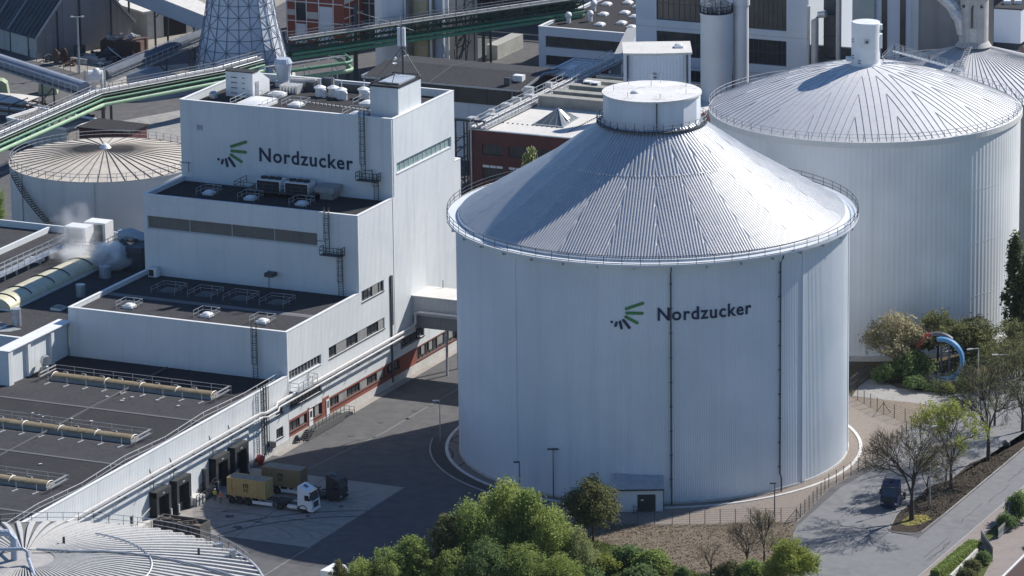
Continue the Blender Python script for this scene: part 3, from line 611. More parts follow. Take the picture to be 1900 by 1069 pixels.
part(TL,'roof_cap',MB().lathe(cl+(0,),[(.95,15.3),(.55,15.75),(.4,15.9),(.01,16.0)],14),m_trim)
mb = MB()
for i in range(44):
    t = i/43; a = R(-152+58*t); z = 13.4-11.2*t
    mb.rbox((cl[0]+14.15*math.cos(a),cl[1]+14.15*math.sin(a),z),.9,.30,.07,a)
def spir(r,u): return [(cl[0]+r*math.cos(R(-152+58*i/20)),cl[1]+r*math.sin(R(-152+58*i/20)),13.4-11.2*i/20+u) for i in range(21)]
mb.tube(spir(14.6,-.1),.09,4); mb.tube(spir(14.6,.95),.035,4); mb.tube(spir(14.6,.5),.03,4)
for q in range(0,21): p = spir(14.6,0)[q]; mb.beam(p,(p[0],p[1],p[2]+.95),.05)
part(TL,'spiral_stair',mb,m_dsteel)
mb = MB()
for a in (-145,-92): mb.tube([(cl[0]+13.8*math.cos(R(a)),cl[1]+13.8*math.sin(R(a)),z) for z in (13.5,.1)],.08,5)
part(TL,'downpipe',mb,m_steel)
# bottom-left tank
cb = (-68.36,-89.99)
TB = radial_tank('ribbed_dome_tank','wide round tank with pale closely ribbed dome and bent pipes on its centre',cb,24.75,12.0,3.9,96,m_tank,mat('dark_dome_sheet',(.13,.128,.124),.85,n1=(.3,(.095,.093,.09)),n2=(2,(.17,.165,.16))),mat('pale_dome_rib',(.45,.445,.43),.75,n1=(.6,(.35,.345,.33)),n2=(3,(.52,.51,.49))),.56,.26,1.75,3.1)  # roof sheet coloured much darker than its raised ribs
part(TB,'centre_plate',MB().lathe(cb+(0,),[(3.3,15.72),(3.2,15.95),(.02,16.05)],40),mat('pale_plate',(.40,.38,.36),.7,n1=(.8,(.33,.31,.29))))
def domez(r): return 12+3.9*(1-(r/24.75)**1.75)
def dpt(r, a, u=0): return (cb[0]+r*math.cos(a), cb[1]+r*math.sin(a), domez(r)+u)
part(TB,'roof_pipe',MB().tube([dpt(2.5,R(66),.5)]+[dpt(r,R(33-r*1.3),.42) for r in (5,8,11,14,17,20,22)]+[dpt(22.6,R(2),-.1)],.13,8),m_steel)
mb = MB()
for r,a in ((7.1,60),(19.4,25)): mb.rbox(dpt(r,R(a),0),.25,.25,.9)
part(TB,'roof_vent',mb,m_dsteel)
mb = MB(); arc = [dpt(13.2,R(a),.36) for a in range(-20,64,3)]; mb.tube(arc,.08,4); part(TB,'roof_band',mb,m_trim)
mb = MB(); rp = [(cb[0]+24.6*math.cos(R(a)),cb[1]+24.6*math.sin(R(a)),12.05) for a in range(22,160,4)]; mb.rail(rp,1.15,2,.03); part(TB,'railing',mb,m_steel)
mb = MB(); mb.tube([(cb[0]+24.9*math.cos(R(a)),cb[1]+24.9*math.sin(R(a)),12.2) for a in range(-40,34,4)],.18,6); part(TB,'rim_pipe',mb,m_lsteel)
mb = MB(); mb.rbox(dpt(23.8,R(36),0),1.0,.5,.6,R(36)); mb.rbox(dpt(23.4,R(26),0),.5,.5,1.0,R(26)); part(TB,'rim_vent',mb,m_steel)
mb = MB()
mb.tube([(cb[0]-1.0,cb[1]-.2,15.9),(cb[0]-1.0,cb[1]-.2,18.3),(cb[0]-1.5,cb[1],18.9),(cb[0]-3.2,cb[1],18.9)],.38,10)
mb.tube([(cb[0]-3,cb[1]-1.5,17.6),(cb[0]+.1,cb[1]-1.5,17.6),(cb[0]+.5,cb[1]-1.5,17.3),(cb[0]+.6,cb[1]-1.8,16.6),(cb[0]+2.0,cb[1]-6.5,15.2)],.2,8)
mb.tube([(cb[0]-1.6,cb[1]+6,15.6),(cb[0]-1.2,cb[1]+3,17.5),(cb[0]-.4,cb[1],17.2)],.16,8)
part(TB,'inlet_pipe',mb,m_bluew)
# ================================================================== FACTORY (frame ab: a along the fronts, b away from the camera)
A0 = -41.6; AL = -72.6
F = thing('stepped_factory','tall stepped white factory building with company lettering and three dark roof terraces','factory',(-57,7,0),'ab')
fs = lambda u,v,d: (A0-d,u,v)                    # side wall facing the road
TIERS = ((-17.4,2.5,14.5),(2.5,13.0,24.6),(13.0,31.0,34.9),(31.0,32.7,25.4))
OPS = [(-17.0,-8.3,8.15,9.4),(-6.25,9.5,8.15,9.62),(-17.1,-8.4,4.6,5.75),(3.15,9.5,13.15,14.6),(11.1,11.95,12.1,14.6),(13.85,30.0,27.62,28.95),(14.0,21.0,4.25,5.75)]
mb = MB()
for (b0,b1,z1) in TIERS:
    ops = [(max(o[0],b0),min(o[1],b1),o[2],o[3]) for o in OPS if o[1] > b0+.01 and o[0] < b1-.01]
    grid(mb,fs,b0,b1,3.2,z1,ops,0)
reveals(mb,fs,OPS,.28)
part(F,'side_wall',mb,m_clad)
for o,n in ((OPS[0],10),(OPS[2],9)): window(F,fs,*o,n=n,fm=m_framew if n==10 else m_frame)
# the long strip: alternating dark glass and pale panels
window(F,fs,*OPS[1],n=14)
window(F,fs,*OPS[3],n=6); window(F,fs,*OPS[4],n=1,sill=False); window(F,fs,*OPS[5],n=12,gm=m_glassg,fm=m_framew); window(F,fs,*OPS[6],n=4)
# pale panels between the dark groups of the strips
def pale(f, v0, v1, spans):
    for a,b in spans: mb = MB(); fbox(mb,f,a,b,v0,v1,.10,.16); part(F,'infill_panel',mb,m_glassb)
pale(fs,8.2,9.58,((-4.0,-1.2),(2.0,4.6),(7.9,9.3)))
pale(fs,13.2,14.55,((6.4,7.9),))
# brick storey and plinth
BO = [(-17.2,-12.5,1.6,2.9),(-11.85,-8.4,1.65,3.15),(-6.5,9.4,1.72,2.95),(18.6,31.5,1.3,3.05),(9.9,13.6,1.72,2.95)]
mb = MB(); f2 = lambda u,v,d: (A0-d,u,v); grid(mb,f2,-17.4,32.7,1.0,3.2,BO,.28)
part(F,'brick_storey',mb,m_brick)
part(F,'brick_pier',MB().box(A0+.001,A0+.03,-8.35,-6.55,3.2,3.55).box(A0+.001,A0+.03,-12.4,-11.9,3.2,3.4),m_brick)
for o,n in zip(BO,(4,3,14,12,4)): window(F,fs,*o,n=n)
pale(fs,1.78,2.9,((-14.3,-13.2),(-3.6,-1.4),(2.3,4.3),(7.2,9.0),(20.2,21.0),(22.5,23.4),(25.0,26.6),(28.5,29.6)))
pale(fs,1.72,3.1,((-10.2,-9.2),))
mb = MB(); mb.box(A0-.3,A0+.06,-17.42,32.72,-.01,.998); part(F,'plinth',mb,m_concL)
for (b0,b1,z0,z1) in ((-12.1,-11.1,.95,3.05),(-7.35,-6.55,.9,3.1)):
    d = part(F,'door',MB().box(A0+.01,A0+.09,b0,b1,z0,z1),m_trim); part(d,'door_glass',MB().box(A0+.091,A0+.10,b0+.2,b1-.2,z0+1.1,z1-.2),m_glass)
# front faces
def front(b, z0, z1, ops, name='front_wall', a0=AL, a1=A0):
    f = lambda u,v,d: (u,b+d,v); mb = MB(); grid(mb,f,a0,a1,z0,z1,ops,.22); return part(F,name,mb,m_clad), f
front(-17.4,0,14.5,[])
w2,f2_ = front(2.5,13.5,24.6,[(-72.05,-47.4,20.15,21.85)])
w = window(F,f2_,-72.05,-47.4,20.15,21.85,n=4,fm=m_framew,gm=m_poly,depth=.22)
w3,f3_ = front(13.0,23.5,34.9,[(-70.2,-69.25,31.05,31.8)])
window(F,f3_,-70.2,-69.25,31.05,31.8,n=1,fm=m_clad,gm=m_bluew,depth=.22)
mb = MB(); fl = lambda u,v,d: (AL+d,u,v)
for (b0,b1,z1) in TIERS: grid(mb,fl,b0,b1,0,z1,[],.2)
mb.box(AL,A0-.01,30.8,31.0,25,34.9); mb.box(AL,A0-.01,32.5,32.7,0,25.4); part(F,'rear_wall',mb,m_clad)
# corner trims and joints
mb = MB()
for b,z0,z1 in ((-17.4,3.2,14.5),(2.5,14.5,24.6),(13.0,24.6,34.9)): mb.box(A0-.12,A0+.03,b-.03,b+.12,z0,z1)
mb.box(A0+.001,A0+.05,12.45,12.6,3.2,34.9); part(F,'corner_trim',mb,m_trim)
for z,b0,b1 in ((18.0,2.6,30.9),(21.6,2.6,30.9),(31.6,13.1,30.9)): part(F,'cladding_joint',MB().box(A0-.01,A0+.012,b0,b1,z,z+.06),m_clad)
part(F,'downpipe',MB().box(A0+.001,A0+.16,11.2,11.5,.4,14.7).box(A0+.001,A0+.12,11.5,11.9,8.0,14.6),m_dsteel)
# roofs, parapets, copings
def roof(b0, b1, zt, drop, m, sides):
    z = zt-drop; part(F,'roof',MB().box(AL+.3,A0-.3,b0+.3,b1-.002,z-.3,z),m)
    mb = MB(); w = .34
    mb.box(AL+.004,A0-.004,b0+.004,b0+w,z-.3,zt-.004); mb.box(AL+.004,AL+w,b0+w,b1,z-.3,zt-.004); mb.box(A0-w,A0-.004,b0+w,b1,z-.3,zt-.004)
    if 'n' in sides: mb.box(AL+w,A0-w,b1-w,b1-.004,z-.3,zt-.004)
    part(F,'parapet',mb,m_clad)
    mb = MB(); mb.box(AL-.05,A0+.05,b0-.05,b0+w+.05,zt,zt+.07); mb.box(AL-.05,AL+w+.05,b0+w+.05,b1,zt,zt+.07); mb.box(A0-w-.05,A0+.05,b0+w+.05,b1,zt,zt+.07)
    if 'n' in sides: mb.box(AL+w+.05,A0-w-.05,b1-w,b1+.05,zt,zt+.07)
    part(F,'coping',mb,m_trim)
roof(-17.4,2.5,14.5,.55,m_felt2,''); roof(2.5,13.0,24.6,.55,m_felt,''); roof(13.0,31.0,34.9,.95,m_felt,'n'); roof(31.0,32.7,25.4,.3,m_felt,'n')
part(F,'roof_ridge',MB().extr([(-8.4,0),(-7.8,.10),(-7.2,0)],AL+.4,A0-.4,lambda u,v,d:(d,u,13.95+v)),mat('felt_edge',(.16,.16,.165),.8))
part(F,'penthouse_wall',MB().box(-46.0,A0-.36,15.4,22.0,33.9,38.4),m_clad)
mb = MB(); mb.box(-46.1,A0-.28,15.3,22.1,38.4,38.62); part(F,'penthouse_roof',mb,m_felt)
part(F,'penthouse_skylight',MB().box(-45.2,-42.3,16.4,21.2,38.62,38.86),mat('ribbed_translucent_sheet',(.36,.40,.46),.5,rib=('X',.7,1.0)))
mb = MB(); 
for q in (15.55,21.9): mb.beam((-46,q,38.9),(A0-.4,q,38.9),.12)
mb.beam((-45.9,15.5,38.75),(-45.9,22,38.75),.14); part(F,'penthouse_rail',mb,m_dsteel)
mb = MB(); mb.extr([(20.9,33.9),(25.6,33.9),(25.6,35.6),(22.6,37.3),(20.9,37.3)],-70.0,-66.0,lambda u,v,d:(d,u,v)); sb = part(F,'stair_head',mb,m_white)
part(sb,'stair_head_roof',MB().box(-70.1,-65.9,20.8,22.6,37.3,37.42),m_felt)
part(sb,'stair_head_door',MB().box(-65.99,-65.93,21.6,22.5,34.0,36.0),m_steel)
mb = MB()
for z in (34.4,35.1,35.8,36.5): mb.box(-69.2,-68.3,20.82,20.88,z,z+.1); mb.box(-67.5,-67.2,20.82,20.88,z,z+.1)
part(sb,'wall_rung',mb,m_dsteel)
m_dglz = mat('dull_dark_rooflight',(.06,.075,.085),.5,n1=(.8,(.10,.115,.12)))
def skylight(parent, a, b, z, w, d, m=None, h=.32, rail=True, rh=.95, dark=None):
    s = part(parent,'skylight',MB().prism([(a-w/2,b-d/2),(a+w/2,b-d/2),(a+w/2,b+d/2),(a-w/2,b+d/2)],z,z+h),dark or m_trim)
    n, mm = 6, MB(); vs_ = []
    for i in range(n+1):
        for j in range(n+1):
            u, v = i/n*2-1, j/n*2-1; vs_.append((a+u*w*.46,b+v*d*.46,z+h+.26*(1-u**4)*(1-v**4)))
    mm.add(vs_,[(i*(n+1)+j,(i+1)*(n+1)+j,(i+1)*(n+1)+j+1,i*(n+1)+j+1) for i in range(n) for j in range(n)])
    part(s,'dome',mm,m or m_white,smooth=True)
    if rail:
        e = .55; g = MB().rail([(a-w/2-e,b-d/2-e,z),(a-w/2-e,b+d/2+e,z),(a+w/2+e,b+d/2+e,z),(a+w/2+e,b-d/2-e,z)],rh,1.6,.026 if dark else .03); part(s,'guard_rail',g,m_steel)
    return s
for a in (-66.4,-55.3,-47.4): skylight(F,a,-12.7,13.95,1.35,1.35)
for a in (-65.6,-60.3,-55.2,-50.0):
    skylight(F,a,-3.8,13.95,2.3,2.3,m_dglz,.12,True,.8,m_dsteel)
for a,b in ((-65.7,7.7),(-59.4,7.2),(-51.9,7.1)): skylight(F,a,b,24.05,1.35,1.35)
skylight(F,-64.2,18.6,33.95,3.6,4.8,m_white,.35); skylight(F,-58.6,18.9,33.95,1.7,1.7); skylight(F,-50.3,23.2,33.95,1.7,1.9); skylight(F,-48.6,17.0,33.95,2.0,1.6); skylight(F,-63.8,23.6,33.95,2.2,1.5,rail=False)
mb = MB(); mb.cyl((-65.9,29.4,0),1.15,33.95,34.5,18); mb.lathe((-65.9,29.4,0),[(.75,34.5),(1.15,36.7),(1.25,37.0),(.95,37.6),(.02,37.65)],18); part(F,'exhaust_cone',mb,m_bluew)
for i,(a,b) in enumerate(((-58.4,25.4),(-56.7,25.9),(-55.2,25.2),(-52.6,26.6))):
    mb = MB(); mb.cyl((a,b,0),.62,33.95,35.0,14); mb.lathe((a,b,0),[(.80,35.0),(.80,35.15),(.3,35.4),(.01,35.42)],14); part(F,'roof_ventilator',mb,m_trim)
    mb = MB(); mb.cyl((a+.9,b-.6,0),.28,33.95,34.7,10); mb.ball((a+.9,b-.6,34.8),.34,10,6); mb.tube([(a+.1,b,35.3),(a+.1,b,36.4)],.06,5); part(F,'vent_stub',mb,m_white)
mb = MB(); mb.ball((-71.0,19.3,34.4),.62,14,6,.75,True).cyl((-71,19.3,0),.55,33.95,34.4,14); part(F,'round_vent',mb,m_steel)
mb = MB()
mb.tube([(-64.6,29.0,34.6),(-62.6,29.2,34.6),(-61.0,29.3,34.7)],.55,10); part(F,'roof_duct',mb,mat('creamy_duct',(.52,.50,.45),.6,n1=(1,(.42,.40,.36))))
mb = MB()
for q in range(6): mb.box(-64.3+q*.45,-64.0+q*.45,25.2,27.0,33.95,35.0)
part(F,'fan_bank',mb,m_lsteel); 
mb = MB(); mb.box(-61.6,-60.4,27.4,28.6,33.95,35.2); mb.box(-59.8,-58.4,28.6,29.7,33.95,35.6); part(F,'roof_box',mb,m_dsteel)
mb = MB(); mb.box(-57.6,-52.6,29.3,30.1,33.95,34.9); part(F,'louvre_bank',mb,m_dsteel)
part(F,'roof_cabinet',MB().box(-51.5,-50.2,28.0,29.0,33.95,34.8),m_lsteel)
mb = MB(); mb.beam((-62.2,15.0,34.1),(-61.9,19.6,34.1),.5,.3); part(F,'cable_duct',mb,m_trim)
mb = MB()
for q in range(22): mb.box(-61+q*.62,-60.7+q*.62,21.4-q*.08,21.62-q*.08,33.96,34.12)
part(F,'walkway_slab',mb,m_concL,kind='stuff')
# ladders with landings on the fronts
for (a,b,zs,zp,a2,z2,zt) in ((-45.8,2.5,13.95,19.4,-44.0,19.4,24.6),(-45.8,13.0,24.05,26.75,-44.0,26.75,34.9)):
    part(F,'access_ladder',MB().ladder(a,b-.35,zp,zt,1,0,.62,True,(0,-1)),m_dsteel)
    part(F,'access_ladder',MB().ladder(a2,b-.35,zs,z2,1,0,.62,True,(0,-1)),m_dsteel)
    mb = MB(); mb.box(a-.7,a2+.5,b-1.2,b-.05,zp-.12,zp); mb.rail([(a-.7,b-.1,zp),(a-.7,b-1.2,zp),(a2+.5,b-1.2,zp),(a2+.5,b-.1,zp)],1.0,.9,.035); part(F,'ladder_landing',mb,m_dsteel)
part(F,'access_ladder',MB().ladder(-45.9,-17.75,8.2,14.5,1,0,.62,True,(0,-1)),m_dsteel)
mb = MB(); mb.box(-54.5,-53.3,1.2,2.45,15.7,16.2); part(F,'wall_vent_hood',mb,m_dsteel)
part(F,'conduit',MB().beam((-54.5,2.42,14),(-54.5,2.42,16.4),.1),m_bluew)
mb = MB(); 
for a,b,z in ((-71.2,12.7,26.6),(-46.0,2.2,21.0),(-44.4,12.7,28.0)): mb.beam((a,b,z),(a-1.3,b-.3,z),.07); mb.beam((a-.2,b,z-1.2 if b>12 else z),(a-.2,b,z+.1),.07)
part(F,'lamp_bracket',mb,m_dsteel)
# lettering on the tower front
def fz_f(x, y, d): return (-61.02+x, 12.985-.05*d, 27.72+y)
part(F,'lettering',text_mb('Nordzucker',13.6,1.78,fz_f),m_navy,'navy company name on the upper front')
logo(F,fz_f,1.12)
# platform, steps and pipes on the road side
mb = MB(); mb.box(A0+.02,A0+1.3,-17.0,-12.0,6.78,6.9); mb.rail([(A0+.1,-17,6.9),(A0+1.3,-17,6.9),(A0+1.3,-12,6.9),(A0+.1,-12,6.9)],1.05,1.2,.035)
for b in (-16.9,-14.5,-12.1): mb.beam((A0+.05,b,5.4),(A0+1.2,b,6.8),.08)
part(F,'service_platform',mb,m_steel)
mb = MB()
for i in range(6): mb.box(A0+.1,A0+1.4,-14.9+i*.32,-12.9,i*.15,.15+i*.15)
mb.box(A0+.1,A0+1.4,-13.0,-5.0,.1,.92); mb.rail([(A0+1.35,-14.9,0.1),(A0+1.35,-13.0,.9),(A0+1.35,-5.0,.9)],1.0,1.0,.035); part(F,'entrance_steps',mb,mat('dark_grating',(.10,.10,.10),.7))
mb = MB(); mb.rail([(A0+1.35,-5,.9),(A0+1.35,-2.2,.0)],1.0,1.2,.035); mb.box(A0+.3,A0+1.2,-4.9,-2.3,.0,.35); part(F,'handrail',mb,m_dsteel)
part(F,'wall_hydrant',MB().ball((A0+.35,-15.8,.5),.42,10,6),m_dsteel)
# cooling units on the middle roof (they stand on it)
cu = thing('cooling_unit','left one of two white condenser units on the middle roof terrace','cooling unit',(-58.4,11.2,24.05),'ab',group='condenser units on the middle roof',metric=True)
L_,W_,H_ = 4.1,2.4,1.75
mb = MB()
for x in (-L_/2,L_/2-.12): mb.box(x,x+.12,-W_/2,W_/2,.55,.55+H_)
mb.box(-L_/2+.12,L_/2-.12,-W_/2,W_/2,.55+H_-.12,.55+H_); mb.box(-L_/2+.12,L_/2-.12,-W_/2,W_/2,.55,.7); part(cu,'casing',mb,m_white)
part(cu,'coil',MB().box(-L_/2+.14,L_/2-.14,-W_/2+.06,W_/2-.06,.7,.55+H_-.13),m_fanb)
for x in (-1.2,0,1.2): part(cu,'fan',MB().cyl((x,0,0),.55,.55+H_,.55+H_+.28,16),m_fanb)
mb = MB()
for x in (-1.9,0,1.9): mb.beam((x,-1.4,.5),(x,1.3,.5),.12); mb.beam((x,-1.1,0),(x,-1.1,.5),.12); mb.beam((x,1.1,0),(x,1.1,.5),.12)
part(cu,'support_frame',mb,m_dsteel)
dup(cu,'right one of two white condenser units on the middle roof terrace',(-54.3,11.2,24.05),'ab')
gp = MB(); gp.box(-61.5,-51.7,9.2,12.8,24.62,24.7); gp.rail([(-62.8,12.6,24.7),(-62.8,9.2,24.7),(-51.7,9.2,24.7)],1.0,1.4,.035)
single('service_deck','grey grated deck with railing under the roof condenser units','deck',gp,m_dsteel,(-57,11,24.05),'ab')
av = thing('air_handler','beige mushroom shaped air handler on the middle terrace beside a ladder','air handler',(-50.3,11.6,24.05),'ab')
part(av,'housing',MB().box(-51.2,-49.4,10.8,12.5,24.05,25.0),mat('beige_sheet',(.36,.345,.31),.6,n1=(.8,(.28,.27,.25))))
part(av,'hood',MB().prism([(-51.7,10.3),(-48.9,10.3),(-48.9,12.8),(-51.7,12.8)],25.0,25.75),mat('grey_sheet',(.30,.31,.32),.6,n1=(.8,(.24,.25,.26))))
av2 = thing('wall_air_unit','small white air conditioner on the lowest terrace at the left corner','air conditioner',(-70.6,1.4,13.95),'ab')
part(av2,'casing',MB().box(-71.3,-70.1,.9,1.8,14.1,15.25),m_white); part(av2,'fan_grille',MB().box(-71.2,-70.5,.85,.9,14.25,15.1),m_fanb)
am = thing('antenna_mast','roof top antenna mast with white panel antennas and stays on the penthouse','antenna',(-44.2,20.8,38.6),'ab')
part(am,'mast',MB().tube([(-44.3,21.6,38.6),(-44.3,21.6,45.2)],.14,8).beam((-44.3,21.6,42.5),(-43.0,15.6,38.7),.08).beam((-44.3,21.6,42.5),(-45.8,15.8,38.7),.06).beam((-44.3,21.6,42.2),(-41.8,21.6,38.7),.10),m_dsteel)
for d in (-.32,.32): part(am,'panel_antenna',MB().box(-44.3+d-.22,-44.3+d+.22,21.2,21.5,42.6,45.0),m_white)
part(am,'whip',MB().tube([(-44.5,21.6,45),(-44.5,21.6,46.6)],.04,4),m_steel)
part(am,'dish',MB().lathe((-45.2,21.2,0),[(.02,40.1),(.35,40.3)],12).ball((-45.2,21.2,40.9),.22,8,5),m_white)
# pipe run along wall plane (hall + factory)
pr = thing('wall_pipe_run','pair of bright lagged pipes running along the long white wall on brackets','pipe',(-40.8,-40,6.5),'ab')
def prun(o, z, r): return MB().tube([(A0+o,-88,z),(A0+o,-26.2,z),(A0+o+.3,-25.4,z-.15),(A0+o+.3,-22.6,z-.15),(A0+o,-21.8,z+.1),(A0+o,16.2,z+.1)]+([(A0+o,16.9,z+.4),(A0+o,16.95,z+1.6),(A0+o+.5,16.95,z+1.9),(-17.6,16.95,z+1.9)] if r>.15 else []),r,8)
part(pr,'pipe',prun(.75,6.6,.20),m_lsteel); part(pr,'pipe',prun(1.05,6.15,.13),m_lsteel); part(pr,'pipe',prun(.4,6.3,.11),m_lsteel)
for b in range(-84,16,6): part(pr,'bracket',MB().beam((A0+.02,b,5.85),(A0+1.25,b,5.85),.1).beam((A0+.05,b,5.1),(A0+1.1,b,5.85),.07),m_dsteel)
# bridge to the silo
BR = thing('conveyor_bridge','grey ribbed enclosed bridge linking the factory to the largest silo','bridge',(-34,20,6.2),'ab')
part(BR,'wall',MB().box(A0+.01,-12,17.5,22.3,7.9,10.4),mat('bridge_sheet',(.50,.51,.52),.6,rib=('X',.5,.8),n1=(.3,(.44,.45,.46))))
part(BR,'roof',MB().box(A0+.01,-12,17.35,22.45,10.4,10.55),m_wroof)
part(BR,'girder',MB().box(A0+.01,-12,17.7,22.1,6.2,7.9),mat('bridge_soffit',(.22,.225,.23),.7,rib=('X',.6,.8)))
mb = MB(); 
for a in (-37,-30): 
    for b in (18.2,21.6): mb.beam((a,b,0),(a,b,6.2),.25)
part(BR,'pillar',mb,m_steel)
part(BR,'floodlight',MB().box(-37.2,-36.6,22.2,22.6,10.6,10.75).beam((-39.4,22.3,10.55),(-39.4,22.3,11.6),.08),m_dsteel)
# ------------------------------------------------------------------ HALL
Hh = thing('warehouse_hall','long low white hall with black felt roof and loading docks in front of the factory','warehouse',(-75,-54,0),'ab')
BN = -89.0; AH = -108
HO = [(-20.8,-18.75,4.65,5.75),(-20.75,-18.9,1.65,2.95),(-57.4,-56.6,1.5,2.6)]
mb = MB(); grid(mb,fs,BN,-17.42,.9,8.95,HO,.25); part(Hh,'dock_wall',mb,m_clad)
for o in HO: window(Hh,fs,*o,n=3 if o[0]>-30 else 1,depth=.25)
part(Hh,'plinth',MB().box(A0-.3,A0+.05,-26.5,-17.45,-.01,.898),m_concL); part(Hh,'plinth',MB().box(A0-.3,A0+.04,BN,-26.52,-.01,.898),m_concW)
# shallow folded roof
fold = [(BN,8.05),(-76.3,8.45),(-66.5,8.05),(-56.5,8.45),(-46.9,8.05),(-37.4,8.45),(-27.0,8.05),(-17.42,8.2)]
for (b0,z0),(b1,z1) in zip(fold[:-1],fold[1:]):
    part(Hh,'roof',MB().add([(AH,b0,z0),(A0-.3,b0,z0),(A0-.3,b1,z1),(AH,b1,z1)],[(0,1,2,3)]),m_felt2 if z1<z0 else m_felt)
mb = MB()
for b in (-76.3,-56.5,-37.4): mb.box(AH,A0-.32,b-.25,b+.25,8.44,8.49)
for b in (-66.5,-46.9,-27.0): mb.box(AH,A0-.32,b-1.6,b-1.5,8.09,8.13); mb.box(AH,A0-.32,b+1.5,b+1.6,8.09,8.13)
mb.box(-58.3,-58.12,BN,-18,8.30,8.50); part(Hh,'felt_seam',mb,mat('felt_lap',(.105,.105,.11),.85))
part(Hh,'parapet',MB().box(A0-.3,A0-.001,BN,-17.45,7.8,8.95),m_clad); part(Hh,'coping',MB().box(A0-.36,A0+.06,BN,-17.5,8.95,9.02),m_trim)
mb = MB()
for (b0,z0),(b1,z1) in zip(fold[:-1],fold[1:]): mb.rail([(A0-.9,b0,z0+.1),(A0-.9,b1-.01,z1+.1)],1.15,3.2,.035)
part(Hh,'roof_railing',mb,m_lsteel)
part(Hh,'front_wall',MB().box(AH,A0-.301,BN,BN+.3,0,8.0),m_clad)
for b in (-26.9,-46.7,-66.4):
    a0,a1 = -69.2,-46.8; m0 = MB(); m0.box(a0-.1,a1+.1,b-.95,b+.95,8.1,8.42); bl = part(Hh,'barrel_rooflight',m0,m_sheet)
    npan = 9
    for i in range(npan):
        x0,x1 = a0+(a1-a0)*i/npan+.03, a0+(a1-a0)*(i+1)/npan-.03; pm = MB(); prof = [(.85*math.cos(R(180-k*18)),.50*math.sin(R(180-k*18))) for k in range(11)]
        pm.extr(prof,x0,x1,lambda u,v,d:(d,b+u,8.42+v)); part(bl,'rooflight_panel',pm,m_bry)
    pm = MB()
    for i in (0,3,5,7,9):
        x = a0+(a1-a0)*i/npan; pm.tube([(x,b+.90*math.cos(R(k*20)),8.42+.55*math.sin(R(k*20))) for k in range(10)],.045,4)
    part(bl,'rib',pm,m_trim)
    pm = MB()
    for i in range(npan-1):
        x = a0+1.2+(a1-a0-1.6)*i/(npan-1); pm.rbox((x,b+.5,8.7),.5,.10,.36,R(15)); pm.rbox((x+.35,b+.42,8.72),.08,.5,.24,R(15))
    part(bl,'opening_vent',pm,m_sheet)
    g = MB().rail([(a0-1.2,b-1.8,8.2),(a0-1.2,b+2.2,8.2),(a1+1.2,b+2.2,8.2),(a1+1.2,b-1.8,8.2)],1.0,2.8,.022); part(bl,'guard_rail',g,m_steel)
    g = MB()
    for i in range(9): x = a0+.3+(a1-a0)*i/8.3; g.beam((x,b-3.2,8.22),(x+.25,b-2.2,8.24),.16,.1); g.beam((x,b-2.2,8.2),(x,b-2.2,9.1),.045)
    part(bl,'ballast_foot',g,m_lsteel)
    for x in (a0-1.0,a1+1.0): part(bl,'edge_rail',MB().beam((x,b-1.9,9.2),(x,b+2.0,9.2),.09).beam((x,b-1.9,8.75),(x,b+2.0,8.75),.09),m_lsteel)
mb = MB()
for i in range(26): mb.rbox((random.uniform(-70,-44),random.choice((-31.5,-42.5,-33,-52,-61,-72))+random.uniform(-1.5,1.5),8.42),random.uniform(.2,.5),.2,.06,random.random())
part(Hh,'small_roof_vent',mb,m_trim,kind='stuff')
mb = MB(); mb.cyl((-72.0,-24.6,0),.5,8.1,8.8,12); mb.tube([(-72.0,-24.6,8.7),(-72.0,-24.7,9.4),(-71.7,-25.0,9.8),(-71.0,-25.6,9.8)],[.5,.55,.6,.62],12); part(Hh,'roof_cowl',mb,m_steel)
for b in (-51.0,-46.1,-36.4,-31.6):
    D = MB(); d0,d1,b0,b1 = A0+.01,A0+1.0,b-1.75,b+1.75
    D.box(d0,d1,b0,b0+.55,.9,4.1); D.box(d0,d1,b1-.55,b1,.9,4.1); D.box(d0,d1+.02,b0,b1,3.5,4.25); D.box(d0,d1,b0,b0+.6,.0,.898); D.box(d0,d1,b1-.6,b1,.0,.898)
    ds = part(Hh,'dock_shelter',D,mat('black_dock_curtain',(.020,.023,.026),.8,n1=(.8,(.032,.036,.039))) if b < -50 else bpy.data.materials['black_dock_curtain'])
    part(ds,'dock_door',MB().box(d0,d0+.12,b0+.56,b1-.56,.9,3.5),m_hole)
    part(ds,'dock_lamp',MB().box(d1+.021,d1+.05,b-.3,b+.1,3.75,3.9),m_lsteel)
    part(ds,'buffer',MB().box(d1,d1+.15,b0+.1,b0+.35,.35,1.4).box(d1,d1+.15,b1-.35,b1-.1,.35,1.4),m_lsteel)
    part(ds,'rail_frame',MB().beam((d0+.2,b-1.0,4.25),(d0+.2,b-1.0,5.3),.06).beam((d0+.2,b-1.0,4.9),(d0+.2,b+1.0,4.6),.06).beam((d0,b-1.5,7),(d0+.1,b-.6,5.2),.06),m_dsteel)
mb = MB()
for i in range(6): mb.box(A0+.1,A0+1.2,-41.2+i*.30,-39.0,i*.17,.17+i*.17)
mb.box(A0+.05,A0+1.3,-39.2,-38.4,0,1.05); mb.rail([(A0+1.25,-41.2,.1),(A0+1.25,-39.3,1.05),(A0+1.25,-38.4,1.05)],1.05,.8,.04); mb.rail([(A0+.15,-41.2,.1),(A0+.15,-39.3,1.05)],1.05,.8,.04)
part(Hh,'dock_steps',mb,m_dsteel)
part(Hh,'dock_side_door',MB().box(A0+.01,A0+.5,-39.9,-39.0,1.0,3.4),m_dsteel)
mb = MB(); mb.box(A0+.05,A0+1.4,-43.8,-41.8,0,1.0); part(Hh,'dock_kerb',mb,m_concL)
part(Hh,'dock_fence',MB().rail([(A0+1.45,-44,0),(A0+1.45,-41.6,0)],1.4,.8,.035),m_dsteel)
